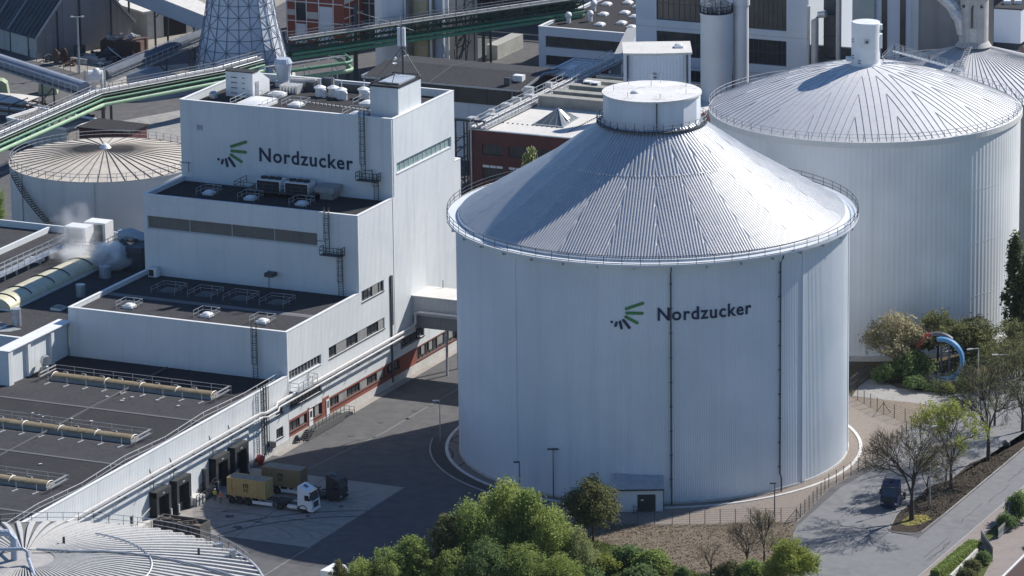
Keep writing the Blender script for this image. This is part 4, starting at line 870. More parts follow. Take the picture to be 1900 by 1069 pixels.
part(Hh,'ramp_wall',MB().box(A0+.05,A0+.9,-58.5,-53.0,0,1.2).beam((A0+.5,-58.5,1.2),(A0+.5,-53.4,2.6),.1),m_concL)
part(Hh,'access_ladder',MB().ladder(A0+.35,-24.9,.4,9.0,0,1,.62,True,(1,0)),m_dsteel)
mb = MB()
for b in (-24.0,-23.4,-22.9): mb.tube([(A0+.15,b,.6),(A0+.15,b,9.2)],.06,5)
for b,z in ((-22.6,1.2),(-22.0,1.0),(-23.2,1.4)): mb.box(A0+.02,A0+.35,b,b+.45,z,z+.7)
part(Hh,'riser_pipe',mb,m_dsteel)
part(Hh,'fire_point',MB().ball((A0+.5,-26.0,.75),.55,12,8).box(A0+.2,A0+.8,-26.2,-25.8,0,.4),m_red)
# raised boundary wall and neighbour building on the left
NB = thing('packing_building','low white building with black roof and one yellowed barrel rooflight','building',(-88,-5,0),'ab')
fr = lambda u,v,d: (-72.9-d,u,v)
part(NB,'side_wall',MB().box(-74.2,-72.9,-32.4,-17.0,0,12.6),m_clad)
mb = MB()
for b in (-27.6,-21.9): mb.box(-72.9,-72.5,b,b+.7,8.2,12.55)
mb.box(-72.9,-72.4,-32.5,-31.4,8,12.62); part(NB,'wall_pilaster',mb,m_clad)
part(NB,'roof',MB().prism([(-125,-24.9),(-74.2,-24.9),(-74.2,-17.0),(-72.7,-17.0),(-72.7,12),(-79,24),(-125,24)],11.7,12.0),m_felt2)
part(NB,'front_wall',MB().box(-125,-74.2,-25.2,-24.9,0,12.2),m_clad)
part(NB,'coping',MB().box(-125,-74.2,-25.25,-24.8,12.2,12.3).box(-74.3,-72.3,-32.5,-17.0,12.62,12.72),m_trim)
part(NB,'parapet',MB().box(-125,-84,23.7,24,11.7,12.9).box(-99.6,-99.2,10,23.7,11.7,12.7),m_clad)
bl = part(NB,'barrel_rooflight',MB().box(-87.6,-83.0,-14.0,9.2,12.0,12.25),m_trim)
for i in range(12):
    y0,y1 = -14+23.2*i/12+.02,-14+23.2*(i+1)/12-.02; pm = MB(); pm.extr([(2.2*math.cos(R(180-k*15)),1.35*math.sin(R(180-k*15))) for k in range(13)],y0,y1,lambda u,v,d:(-85.3+u,d,12.25+v)); part(bl,'rooflight_panel',pm,m_ylw)
pm = MB()
for i in (1,3,6,8,11): 
    y = -14+23.2*i/12; pm.tube([(-85.3+2.28*math.cos(R(30+k*15)),y,12.25+1.42*math.sin(R(30+k*15))) for k in range(8)],.08,4)
part(bl,'rib',pm,m_dsteel)
wk = MB(); wk.box(-92.4,-91.0,-16,14,13.0,13.12); wk.rail([(-91.0,-16,13.1),(-91.0,14,13.1)],1.1,1.6,.04); wk.rail([(-92.4,-16,13.1),(-92.4,18,13.1)],1.1,1.6,.04)
for q in range(-16,15,3): wk.beam((-91.7,q,12),(-91.7,q,13),.2)
part(NB,'roof_walkway',wk,m_steel)
wk = MB(); wk.box(-88,-80.5,11.0,13.6,13.6,13.75); wk.rail([(-88,11,13.7),(-84.6,11.2,13.7),(-84.6,16.5,13.7)],1.1,1.2,.04)
for q in (-87.5,-84,-81): wk.beam((q,11.2,12),(q,11.2,13.6),.15)
part(NB,'pipe_gantry',wk,m_dsteel)
for (a,b,r,z) in ((-79.0,-19.4,.62,2.2),(-78.5,-4.1,.62,1.6),(-80.3,5.4,.8,1.5)):
    part(NB,'roof_flue',MB().cyl((a,b,0),r,12,12+z,16).cyl((a,b,0),r*.97,12+z*.45,12+z*.45+.08,16),m_steel)
for a,b in ((-80.6,-20.9),(-78.0,-10.7)): skylight(NB,a,b,12.0,1.5,1.5,mat('dirty_dome',(.25,.23,.2),.5) if a<-80 else bpy.data.materials['dirty_dome'],.3,False)
skylight(NB,-93.2,9.2,12.0,2.2,1.6,m_white,.3,False)
for a,b in ((-93.5,-1.5),(-93.9,-7.0)): part(NB,'mushroom_vent',MB().cyl((a,b,0),.2,12,13.4,8).ball((a,b,13.35),.55,12,5,.8,True),m_trim)
part(NB,'roof_patch',MB().flat([(-81.5,-23.9),(-78.2,-22.2),(-77.5,-20.6),(-79.5,-20.3),(-80.3,-21.5),(-82.8,-21.6),(-84.5,-23.6)],12.006),m_stain)
pm = MB(); pm.box(-79.5,-77.2,9.5,14.0,12.0,15.2); pm.box(-79.2,-77.0,14.1,17.5,12.0,16.4); pm.tube([(-79.6,11,12.2),(-79.6,11,14.6),(-81.0,11,15.6)],.35,8); pm.tube([(-79.9,13,12.2),(-79.9,13,15.4)],.3,8)
part(NB,'filter_duct',pm,m_dsteel)
part(NB,'duct_elbow',MB().tube([(-79.0,14.0,15.2),(-81.0,13.6,15.9),(-82.4,13.2,15.6)],.8,12),m_bluew)
for i,(a,b,l) in enumerate(((-89.9,15.4,'front one of two white box shaped air intakes on the left roof'),(-88.7,18.6,'rear one of two white box shaped air intakes on the left roof'))):
    t = thing('air_intake',l,'air intake',(a,b,12.0),'ab',group='white air intakes on the left roof')
    part(t,'casing',MB().box(a-1.6,a+1.6,b-1.1,b+1.1,15.5,15.75).box(a+1.2,a+1.6,b-1.1,b+1.1,12,15.5).box(a-1.6,a-1.4,b-1.1,b+1.1,12,15.5).box(a-1.4,a+1.2,b+.9,b+1.1,12,15.5),m_trim)
    part(t,'louvre',MB().box(a-1.4,a+1.2,b-.7,b-.5,12,15.4),mat('louvre_green_grey',(.20,.23,.23),.6) if i==0 else bpy.data.materials['louvre_green_grey'])
# ================================================================== VEHICLES (metres, x forward)
def wheel_mb(x, y, r=.5, w=.32, inner=False):
    mb = MB(); n = 16
    def ring(rr, yy): return [(x+rr*math.cos(2*math.pi*i/n), yy, r+rr*math.sin(2*math.pi*i/n)) for i in range(n)]
    s = -1 if y < 0 else 1
    prof = [(r*.55,y-s*w),(r*.97,y-s*w),(r,y-s*w*.8),(r,y-s*w*.2),(r*.97,y),(r*.6,y)]
    vs_ = []
    for rr,yy in prof: vs_ += ring(rr,yy)
    fs_ = [(k*n+i,k*n+(i+1)%n,(k+1)*n+(i+1)%n,(k+1)*n+i) for k in range(len(prof)-1) for i in range(n)]
    return mb.add(vs_,fs_)
def rim_mb(x, y, r=.5, w=.32):
    mb = MB(); n = 16; s = -1 if y < 0 else 1; vs_ = []
    for rr,yy in ((r*.6,y-s*.02),(r*.5,y-s*.08),(r*.25,y-s*.06),(r*.22,y+s*.01),(.01,y+s*.02)): vs_ += [(x+rr*math.cos(2*math.pi*i/n),yy,r+rr*math.sin(2*math.pi*i/n)) for i in range(n)]
    return mb.add(vs_,[(k*n+i,k*n+(i+1)%n,(k+1)*n+(i+1)%n,(k+1)*n+i) for k in range(4) for i in range(n)])
def wheels(T, xs, hw, m_r):
    for x in xs:
        for y in (-hw,hw):
            w_ = part(T,'wheel',wheel_mb(x,y),m_black); part(w_,'rim',rim_mb(x,y),m_r)
def tractor(name, label, at, rot, paint, m_r, frame='ab', skirt=True):
    # origin at the front bumper, on the ground; cab runs back along -x
    T = thing(name,label,'truck',at,frame,rot,metric=True)
    b = MB(); prof = [(0,.42),(.02,1.0),(-.06,1.75),(-.42,3.0),(-.62,3.15),(-1.05,3.35),(-1.9,3.78),(-2.25,3.80),(-2.25,1.0),(-2.0,.95),(-1.92,.6),(-.85,.6),(-.8,.42)]
    W = 1.24
    def f(u,v,d):
        t = 1-.06*max(0,min(1,(v-3.0)/.8)); return (u, d*t, v)
    b.extr(prof,-W,W,f); part(T,'cab',b,paint)
    part(T,'windscreen',MB().add([(-.052,-1.08,1.82),(-.052,1.08,1.82),(-.40,1.02,2.92),(-.40,-1.02,2.92),(-.03,-1.08,1.82),(-.03,1.08,1.82),(-.375,1.02,2.93),(-.375,-1.02,2.93)],[(0,3,2,1),(4,5,6,7),(0,1,5,4),(1,2,6,5),(2,3,7,6),(3,0,4,7)]),m_wind)
    part(T,'sun_visor',MB().box(-.52,-.22,-1.12,1.12,2.98,3.07),m_chas if paint is not m_cabw else m_wind)
    part(T,'grille',MB().box(.0,.045,-.72,.72,.78,1.62),m_chas)
    part(T,'bumper',MB().box(-.55,.10,-1.25,1.25,.30,.62),paint)
    for y in (-1,1):
        s = y
        part(T,'side_window',MB().add([(-.30,s*1.246,1.85),(-1.15,s*1.246,1.85),(-1.15,s*1.246,2.62),(-.55,s*1.246,2.62),(-.30,s*1.25,1.85),(-1.15,s*1.25,1.85),(-1.15,s*1.25,2.62),(-.55,s*1.25,2.62)],[(0,1,2,3),(7,6,5,4),(0,4,5,1),(1,5,6,2),(2,6,7,3),(3,7,4,0)]),m_wind)
        part(T,'mirror',MB().box(-.28,-.12,s*1.30-.11,s*1.30+.11,1.95,2.7).beam((-.3,s*1.2,2.7),(-.2,s*1.35,2.75),.06),m_chas)
        part(T,'headlight',MB().box(.0,.05,s*1.0-.2,s*1.0+.2,.68,.90),m_lsteel)
        part(T,'wheel_arch',MB().tube([(-1.42+.62*math.cos(R(a)),s*1.2,.5+.62*math.sin(R(a))) for a in range(0,181,20)],.09,5),m_chas)
        part(T,'fuel_tank',MB().tube([(-2.35,s*.95,.62),(-3.9,s*.95,.62)],.34,10),m_lsteel if skirt else m_chas)
    part(T,'roof_hatch',MB().add([(-1.2,-.3,3.48),(-1.75,-.3,3.755),(-1.75,.3,3.755),(-1.2,.3,3.48),(-1.22,-.3,3.52),(-1.77,-.3,3.80),(-1.77,.3,3.80),(-1.22,.3,3.52)],[(0,1,2,3),(7,6,5,4),(0,4,5,1),(1,5,6,2),(2,6,7,3),(3,7,4,0)]),m_wind)
    part(T,'chassis',MB().box(-6.0,-.9,-.45,.45,.62,.95).box(-5.6,-4.4,-.6,.6,.95,1.12).box(-6.05,-4.5,-1.22,-.8,1.02,1.1).box(-6.05,-4.5,.8,1.22,1.02,1.1),m_chas)
    wheels(T,(-1.42,-5.05),1.22,m_r); return T
def trailer(name, label, at, rot, frame='ab', panel=True):
    T = thing(name,label,'trailer',at,frame,rot,metric=True)   # origin: front bumper of its tractor
    part(T,'frame',MB().box(-13.6,-4.1,-.5,-.35,1.0,1.22).box(-13.6,-4.1,.35,.5,1.0,1.22).box(-13.6,-13.3,-1.2,1.2,.9,1.24).box(-8.0,-7.7,-1.2,1.2,.95,1.24).box(-10.6,-10.4,-1.2,1.2,.95,1.24).box(-6.0,-5.8,-1.0,1.0,1.1,1.24).box(-4.3,-4.1,-1.0,1.0,1.1,1.24),m_chas)
    for s in (-1,1):
        part(T,'side_guard',MB().box(-9.4,-6.3,s*1.2-.03,s*1.2+.03,.42,.86),m_cabw if panel else m_lsteel)
        part(T,'support_leg',MB().beam((-6.2,s*.8,.25),(-6.2,s*.8,1.1),.12),m_chas)
    part(T,'tail_light_bar',MB().box(-13.66,-13.55,-1.2,1.2,.55,.75),m_red)
    wheels(T,(-10.1,-11.4,-12.7),1.2,m_chas); return T
def container(name, label, at, rot, paint, top, frame='ab', L_=6.06, H_=2.59, logo_=True, group=None):
    T = thing(name,label,'container',at,frame,rot,group=group,metric=True)   # origin: floor centre
    W = 1.215; n = 26
    for s in (-1,1):
        mb = MB(); vs_ = []; k = 0
        for i in range(n*4+1):
            x = -L_/2+.1+(L_-.2)*i/(n*4); d = (.0,.035,.035,.0)[i%4]; vs_ += [(x,s*(W-d),.15),(x,s*(W-d),H_-.12)]
        mb.add(vs_,[(2*i,2*i+2,2*i+3,2*i+1) if s<0 else (2*i+1,2*i+3,2*i+2,2*i) for i in range(n*4)]); part(T,'side_panel',mb,paint)
    part(T,'roof',MB().box(-L_/2+.1,L_/2-.1,-W+.05,W-.05,H_-.1,H_-.03),top)
    part(T,'floor',MB().box(-L_/2+.1,L_/2-.1,-W+.02,W-.02,.02,.15),m_chas)
    mb = MB()
    for x in (-L_/2,L_/2-.12):
        for y in (-W-.01,W-.11): mb.box(x,x+.12,y,y+.12,0,H_)
    for y in (-W-.01,W-.11): mb.box(-L_/2+.12,L_/2-.12,y,y+.12,0,.14); mb.box(-L_/2+.12,L_/2-.12,y,y+.12,H_-.12,H_)
    for x in (-L_/2,L_/2-.12): mb.box(x,x+.12,-W+.11,W-.11,0,.14); mb.box(x,x+.12,-W+.11,W-.11,H_-.12,H_)
    part(T,'corner_frame',mb,paint)
    mb = MB()
    for i in range(7): mb.box(L_/2-.07-(.03 if i%2 else 0),L_/2-.04-(.03 if i%2 else 0),-W+.12+i*.31,-W+.12+(i+1)*.31,.14,H_-.12)
    part(T,'end_wall',mb,paint)
    for s in (-1,1):
        d = part(T,'door',MB().box(-L_/2+.04,-L_/2+.08,(.01 if s>0 else -W+.12),(W-.12 if s>0 else -.01),.14,H_-.12),paint)
        mb = MB()
        for y in (.3,.8): mb.tube([(-L_/2+.01,s*y,.2),(-L_/2+.01,s*y,H_-.2)],.025,5)
        part(d,'locking_bar',mb,m_steel)
    if logo_:
        y0 = -W-.008
        def fz(x,y,d): return (x, y0-.012*d, y)
        for tx,x,y,w,h in (('m',-.45,1.35,.80,.62),('sc',-.42,.80,.74,.42)): part(T,'lettering',text_mb(tx,w,h*(.69/.52 if 1 else 1),lambda u,v,d,x=x,y=y:fz(x+u,y+v,d)),m_black,'dark shipping company letters on the side')
        mb = MB()
        for q in range(9): mb.box(-2.32,-2.14,y0-.012,y0-.002,.55+q*.2,.67+q*.2)
        part(T,'side_marking',mb,bpy.data.materials.get('faded_red_marking') or mat('faded_red_marking',(.33,.14,.06),.7),'column of small faded reddish marks')
    return T
u = 1/K
tractor('tractor_unit','white tractor unit nearest the camera in front of the loading docks',(-26.2,-40.15,0),0,m_cabw,m_chas)
trailer('container_trailer','container chassis behind the white tractor with a white side guard',(-26.2,-40.15,0),0)
container('shipping_container','light ochre container carried behind the white tractor',(-26.2-10.35*u,-40.15,1.24*u),0,m_cont,m_conttop,group='ochre containers at the docks')
tractor('tractor_unit','black tractor unit standing beyond the white one at the docks',(-25.2,-34.75,0),0,m_cabd,m_chas,skirt=False)
trailer('container_trailer','container chassis behind the black tractor, mostly hidden',(-25.2,-34.75,0),0,panel=True)
container('shipping_container','darker brown container carried behind the black tractor',(-25.2-9.4*u,-34.75,1.24*u),0,m_contb,m_conttop,group='ochre containers at the docks')
tb = tractor('tractor_unit','dark blue tractor unit parked under a bare tree by the road',(26.9,-27.0,0),R(-108),m_cabb,m_chas,frame='w',skirt=False)
# open steel skip near the bottom left tank
sk = thing('open_skip','long rusty open skip container by the nearest loading dock','skip',(-36.6,-54.0,0),'ab')
mb = MB(); x0,x1,y0,y1 = -39.8,-33.6,-55.2,-52.6
mb.box(x0,x1,y0,y0+.15,.1,1.8); mb.box(x0,x1,y1-.15,y1,.1,1.8); mb.box(x0,x0+.15,y0+.15,y1-.15,.1,1.8); mb.box(x1-.15,x1,y0+.15,y1-.15,.1,1.8); mb.box(x0+.15,x1-.15,y0+.15,y1-.15,.1,.4); part(sk,'body',mb,mat('grey_skip_paint',(.10,.098,.096),.85,n1=(1,(.07,.062,.058))))
mb = MB()
for i in range(9): x = x0+.1+i*(x1-x0-.2)/8; mb.box(x-.06,x+.06,y0-.12,y0,.1,1.8)
part(sk,'stiffener',mb,m_rust)
mb = MB()
for i in range(12):
    cx, cy, a = random.uniform(x0+1,x1-1), (y0+y1)/2+random.uniform(-.5,.5), random.uniform(0,3.1)
    mb.beam((cx-.9*math.cos(a),cy-.7*math.sin(a),1.4+.5*random.random()),(cx+.9*math.cos(a),cy+.7*math.sin(a),1.4+.5*random.random()),.16)
mb.box(x0+.2,x1-.2,y0+.2,y1-.2,.4,1.35); part(sk,'scrap_wood',mb,mat('scrap_timber',(.17,.145,.125),.9,n1=(1.2,(.085,.07,.062))),kind='stuff')
# white van partly hidden by the foreground trees
vn = thing('white_van','white van half hidden by the foreground trees','van',(-37.6,-50.6,0),'w',R(62),metric=True)
mb = MB(); mb.extr([(2.6,.35),(2.6,.9),(1.75,1.15),(1.1,1.95),(-2.5,2.0),(-2.6,.35)],-.95,.95,lambda u_,v,d:(u_,d*(1-.08*max(0,v-1.1)),v)); part(vn,'body',mb,m_cabw)
part(vn,'windscreen',MB().add([(1.74,-.8,1.2),(1.74,.8,1.2),(1.16,.75,1.9),(1.16,-.75,1.9),(1.77,-.8,1.2),(1.77,.8,1.2),(1.19,.75,1.91),(1.19,-.75,1.91)],[(0,3,2,1),(4,5,6,7),(0,1,5,4),(1,2,6,5),(2,3,7,6),(3,0,4,7)]),m_wind)
for s in (-1,1): part(vn,'side_window',MB().box(-.2,1.0,s*.93-.02,s*.93+.02,1.25,1.75),m_wind)
wheels(vn,(1.6,-1.6),.93,m_chas)
bl_ = MB(); rgb_ = random.Random(9)
bl_.ball((43.3,-2.6,.42),.52,12,8,.9)
bl_.v = [(43.3+(x-43.3)*rgb_.uniform(.85,1.15),-2.6+(y+2.6)*rgb_.uniform(.85,1.15),max(-.02,z)) for x,y,z in bl_.v]
single('boulder','small dark boulder lying on the mulch verge beside the road','boulder',bl_,m_dsteel,(43.3,-2.6,0),smooth=True)
# ================================================================== PEOPLE (metres)
def person(label, at, rot, vest, trousers, helmet, arm):
    T = thing('person',label,'person',at,'ab',rot,metric=True)
    V = [(0,0,.98),(0,0,1.18),(0,0,1.42),(0,.01,1.52),(0,0,1.62),(0,.19,1.42),(.05,.27,1.16),(.16*arm,.25,.93),(0,-.19,1.42),(.10*arm,-.25,1.18),(.30*arm,-.18,1.10),(0,.10,.92),(.04,.12,.50),(.0,.12,.08),(.16,.13,.04),(0,-.10,.92),(-.06,-.12,.50),(-.10,-.12,.08),(.06,-.13,.04)]
    Ed = [(0,1),(1,2),(2,3),(3,4),(2,5),(5,6),(6,7),(2,8),(8,9),(9,10),(0,11),(11,12),(12,13),(13,14),(0,15),(15,16),(16,17),(17,18)]
    Rd = [.17,.16,.17,.06,.10,.075,.055,.045,.075,.055,.045,.11,.075,.055,.05,.11,.075,.055,.05]
    me = bpy.data.meshes.new('person_body'); me.from_pydata(V,Ed,[]); o = bpy.data.objects.new('body',me); col.objects.link(o)
    sm = o.modifiers.new('skin','SKIN'); ss = o.modifiers.new('sub','SUBSURF'); ss.levels = 1; ss.render_levels = 1
    for i,v in enumerate(me.skin_vertices[0].data): v.radius = (Rd[i],Rd[i]*.9); v.use_root = (i == 0)
    bpy.context.view_layer.update(); dg = bpy.context.evaluated_depsgraph_get(); nm = bpy.data.meshes.new_from_object(o.evaluated_get(dg))
    bpy.data.objects.remove(o); nm.name = 'body'
    for m in (vest,trousers,m_skin): nm.materials.append(m)
    for p in nm.polygons:
        c = p.center; p.material_index = 1 if c.z < .95 else (2 if (c.z > 1.5 or (abs(c.y) > .2 and c.z < 1.08)) else 0)
    b = bpy.data.objects.new('body',nm); col.objects.link(b); b.parent = T
    h = MB(); h.ball((.01,0,1.68),.105,12,8,1.15); h.box(.10,.13,-.02,.02,1.64,1.70); hd = part(T,'head',h,m_skin,smooth=True)
    part(T,'helmet',MB().ball((0,0,1.72),.135,12,5,.95,True).box(.05,.20,-.09,.09,1.71,1.73),helmet)
    for s,ix in ((1,7),(-1,10)):
        p = Vector(V[ix]); hm = MB()
        hm.rbox((p.x,p.y,p.z-.09),.09,.03,.10); 
        for k in range(4): hm.tube([(p.x-.033+.022*k,p.y,p.z-.08),(p.x-.033+.022*k+.01,p.y-.01*s,p.z-.15-.012*(1.5-abs(k-1.5)))],.010,5)
        hm.tube([(p.x+.045,p.y,p.z-.03),(p.x+.075,p.y-.01*s,p.z-.09)],.012,5); part(T,'hand',hm,m_skin)
    part(T,'reflective_band',MB().lathe((0,0,0),[(.178,1.08),(.178,1.13)],14),m_trim)
    return T
person('person in a yellow hi-vis jacket and white helmet by the dock steps',(-39.3,-41.0,0),R(-70),m_hiy,m_trou,m_helm,1)
person('person in an orange hi-vis vest and grey trousers behind the ochre container',(-38.2,-41.6,0),R(110),m_hio,m_trous,m_helmo,-1)
# ================================================================== LAMPS, FENCES, SIGNS
def lamp(label, at, h, heads, rot=0, kind='post', m=None, group='street lamps'):
    T = thing('street_lamp',label,'street lamp',at,'w',rot,group=group); x,y,_ = at; m = m or m_steel
    part(T,'pole',MB().tube([(x,y,0),(x,y,h)],[.09,.055],6),m)
    for hx in heads:
        part(T,'lamp_head',MB().box(min(x,x+hx),max(x,x+hx),y-.06,y+.06,h-.02,h+.05).rbox((x+hx,y,h-.05),.75,.28,.14),m)
    return T
lamp('thin single lamp post on the sunlit asphalt left of the largest silo',(-26.37,2.53,0),5.3,(-.5,),m=m_steel)
lamp('dark T headed lamp post in front of the largest silo wall',(-12.6,-20.8,0),6.0,(.3,-.3),m=m_dsteel)
lamp('short bent lamp post above the foreground trees by the silo',(-16.6,-20.3,0),4.3,(-.35,),m=m_dsteel)
lamp('dark lamp post rising through shrubs at the corner of the gravel bed',(13.13,-31.9,0),4.9,(-.2,),m=m_dsteel)
lamp('thin lamp post in the mulch beside the blue tractor',(31.9,-25.0,0),9.4,(.5,),R(30),m=m_steel)
lamp('lamp post with long arm among bare trees on the right',(44.4,7.0,0),9.0,(1.6,),R(180),m=m_lsteel)
lamp('lamp post with pale head left of another among bare trees on the right',(41.2,11.5,0),8.6,(-1.2,),R(20),m=m_lsteel)
fm = thing('floodlight_mast','tall thin floodlight mast with short cross arm in front of the old barn','mast',(-89.6,218,0),'w')
part(fm,'pole',MB().tube([(-89.6,218,0),(-89.6,218,9.8)],[.2,.12],8),m_steel)
for s in (-1,1): part(fm,'floodlight',MB().beam((-89.6,218,9.75),(-89.6+s*.9,218,9.8),.1).rbox((-89.6+s*.9,218,9.7),.45,.35,.2),m_lsteel)
def fence(name, label, pts, h, sp, m, wires=4, mid=None):
    T = thing(name,label,'fence',(*pts[0],0)); me = None; prev = None
    for (p,q) in zip(pts[:-1],pts[1:]):
        p,q = Vector((*p,0)),Vector((*q,0)); n = max(1,round((q-p).length/sp))
        for i in range(n+(1 if (q-Vector((*pts[-1],0))).length < .01 else 0)):
            c = p+(q-p)*(i/n)
            if me is None: me = new_mesh('post',MB().box(-.04,.04,-.04,.04,0,h),m,(0,0,0),K)
            shared(T,'post',me,(c.x,c.y,0))
        mb = MB()
        for k in range(wires): z = .1+(h-.15)*k/(wires-1); mb.beam((p.x,p.y,z),(q.x,q.y,z),.018)
        part(T,'wire',mb,m,kind='stuff')
    return T
m_dfence = mat('grey_fence_board',(.15,.15,.148),.8,n1=(1,(.11,.11,.108)))
m_fence = mat('fence_steel',(.05,.05,.052),.6)
fence('chain_link_fence','dark post fence along the gravel bed and the parking bay below the largest silo',[(-9.5,-30.6),(-4.96,-31.33),(3.2,-31.9),(15.7,-31.3),(17.5,-26.8),(20.4,-18.4),(26.4,-8.9),(33.0,6.8),(29.4,12.0),(25.9,20.0)],1.75,1.9,m_fence,7)
mb = MB()
for (x,y,dx,dy) in ((15.7,-31.3,-1.2,.1),(15.7,-31.3,.6,1.4),(29.4,12,.9,.6),(29.4,12,-.9,.8)): mb.beam((x+dx,y+dy,0),(x,y,1.5),.06)
single('fence_strut','slanting dark fence struts at the corners of the gravel bed','fence',mb,m_fence,(15.7,-31.3,0))
gt = thing('dark_gate','dark open barred gate panel beside the second silo','gate',(26,22,0))
mb = MB(); g0,g1 = Vector((25.9,21.8,0)),Vector((28.9,28.6,0))
for z in (.1,1.0,1.9): mb.beam(g0+Vector((0,0,z)),g1+Vector((0,0,z)),.08)
part(gt,'gate_frame',mb,m_fence); me = new_mesh('bar',MB().box(-.03,.03,-.03,.03,0,1.95),m_fence,(0,0,0),K)
for i in range(26): p = g0+(g1-g0)*i/25; shared(gt,'bar',me,(p.x,p.y,0))
# right hand front gardens
wf = thing('white_garden_wall','low white garden wall beside the clipped hedge','wall',(33.6,-48.4,0))
mb = MB(); a_,b_ = (31.7,-53.5),(35.6,-44.2)
dx,dy = b_[0]-a_[0],b_[1]-a_[1]; L_ = math.hypot(dx,dy); nx,ny = -dy/L_*.12,dx/L_*.12
mb.prism([(a_[0]+nx,a_[1]+ny),(b_[0]+nx,b_[1]+ny),(b_[0]-nx,b_[1]-ny),(a_[0]-nx,a_[1]-ny)],0,.55); part(wf,'wall_panel',mb,m_concL)
part(wf,'coping',MB().beam((*a_,.59),(*b_,.59),.30,.08),m_concL)
def board_fence(label, p, q, h, m, n):
    T = thing('board_fence',label,'fence',(*p,0)); d = Vector((q[0]-p[0],q[1]-p[1],0)); L_ = d.length; a = math.atan2(d.y,d.x)
    me = new_mesh('board',MB().box(-L_/n*.46,L_/n*.46,-.03,.03,.05,h),m,(0,0,0),K)
    for i in range(n): c = Vector((*p,0))+d*((i+.5)/n); shared(T,'board',me,(c.x,c.y,0),a)
    part(T,'rail',MB().beam((*p,h*.85),(*q,h*.85),.1).beam((*p,.3),(*q,.3),.1),m_steel); return T
board_fence('grey slatted fence panel left of the driveway',(36.5,-39.6),(37.2,-45.9),1.35,m_dfence,11)
board_fence('grey slatted fence panel with open gate right of the driveway',(38.55,-38.9),(41.2,-33.1),1.35,m_dfence,10)
rs = thing('round_sign','round traffic sign seen from behind on a post by the dark bush','sign',(40.3,-33.4,0))
part(rs,'post',MB().tube([(40.3,-33.4,0),(40.3,-33.4,2.4)],.05,6),m_steel)
part(rs,'disc',MB().tube([(40.3,-33.36,2.4),(40.3,-33.44,2.4)],.36,16),m_dsteel)
hr = thing('house_roof_corner','brown tiled house roof with white verge beside the driveway','house',(45,-62,0))
part(hr,'wall',MB().prism([(37.5,-70),(41.5,-53.2),(56,-56),(52,-74)],0,3.0),m_white)
mb = MB(); mb.add([(35.6,-64.5,3.2),(40.3,-53.6,3.2),(50,-58,6.6),(44,-70,6.6)],[(0,3,2,1)]); mb.add([(50,-58,6.6),(44,-70,6.6),(54,-76,3.2),(60,-62,3.2)],[(0,1,2,3)]); part(hr,'roof',mb,m_tile)
part(hr,'verge',MB().beam((35.6,-64.5,3.2),(40.3,-53.6,3.2),.22,.3).beam((40.3,-53.6,3.2),(50,-58,6.6),.22,.3),m_trim)
# ring sculpture
sc = thing('ring_sculpture','large blue and red ring sculpture among the shrubs by the second silo','sculpture',(38.0,27.6,0))
def arcp(c, r, a0, a1, ang, n=28): 
    return [(c[0]+r*math.cos(R(a0+(a1-a0)*i/n))*math.cos(ang),c[1]+r*math.cos(R(a0+(a1-a0)*i/n))*math.sin(ang),c[2]+r*math.sin(R(a0+(a1-a0)*i/n))) for i in range(n+1)]
def ringband(pts, c, w, t, ang):
    mb = MB(); nx,ny = -math.sin(ang)*w/2,math.cos(ang)*w/2; vs_ = []
    for p in pts:
        d = (Vector(p)-Vector(c)).normalized()
        for s,tt in ((-1,-t/2),(1,-t/2),(1,t/2),(-1,t/2)): vs_.append((p[0]+s*nx+d.x*tt,p[1]+s*ny+d.y*tt,p[2]+d.z*tt))
    n = len(pts); return mb.add(vs_,[(i*4+q,i*4+(q+1)%4,(i+1)*4+(q+1)%4,(i+1)*4+q) for i in range(n-1) for q in range(4)]+[(3,2,1,0),((n-1)*4,(n-1)*4+1,(n-1)*4+2,(n-1)*4+3)])
C1 = (38.1,27.0,2.85); A1 = R(-18)
part(sc,'blue_arc',ringband(arcp(C1,2.65,-128,104,A1),C1,.75,.46,A1),m_blue)
C2_ = (37.7,28.2,3.15)
part(sc,'red_arc',ringband(arcp(C2_,2.75,112,165,A1),C2_,.7,.5,A1),m_red)
part(sc,'violet_arc',ringband(arcp(C2_,2.75,50,112,A1),C2_,.6,.42,A1),m_purp)
part(sc,'lower_arc',ringband(arcp(C2_,2.75,165,300,A1),C2_,.5,.4,A1),m_purp)
part(sc,'plinth',MB().rbox((38.1,27.4,-.02),4.2,2.2,.22,A1),m_concL)
for d in (-.1,.9): part(sc,'post',MB().tube([(38.2+d,28,0),(38.2+d,28,5.4)],.16,6),m_purp)
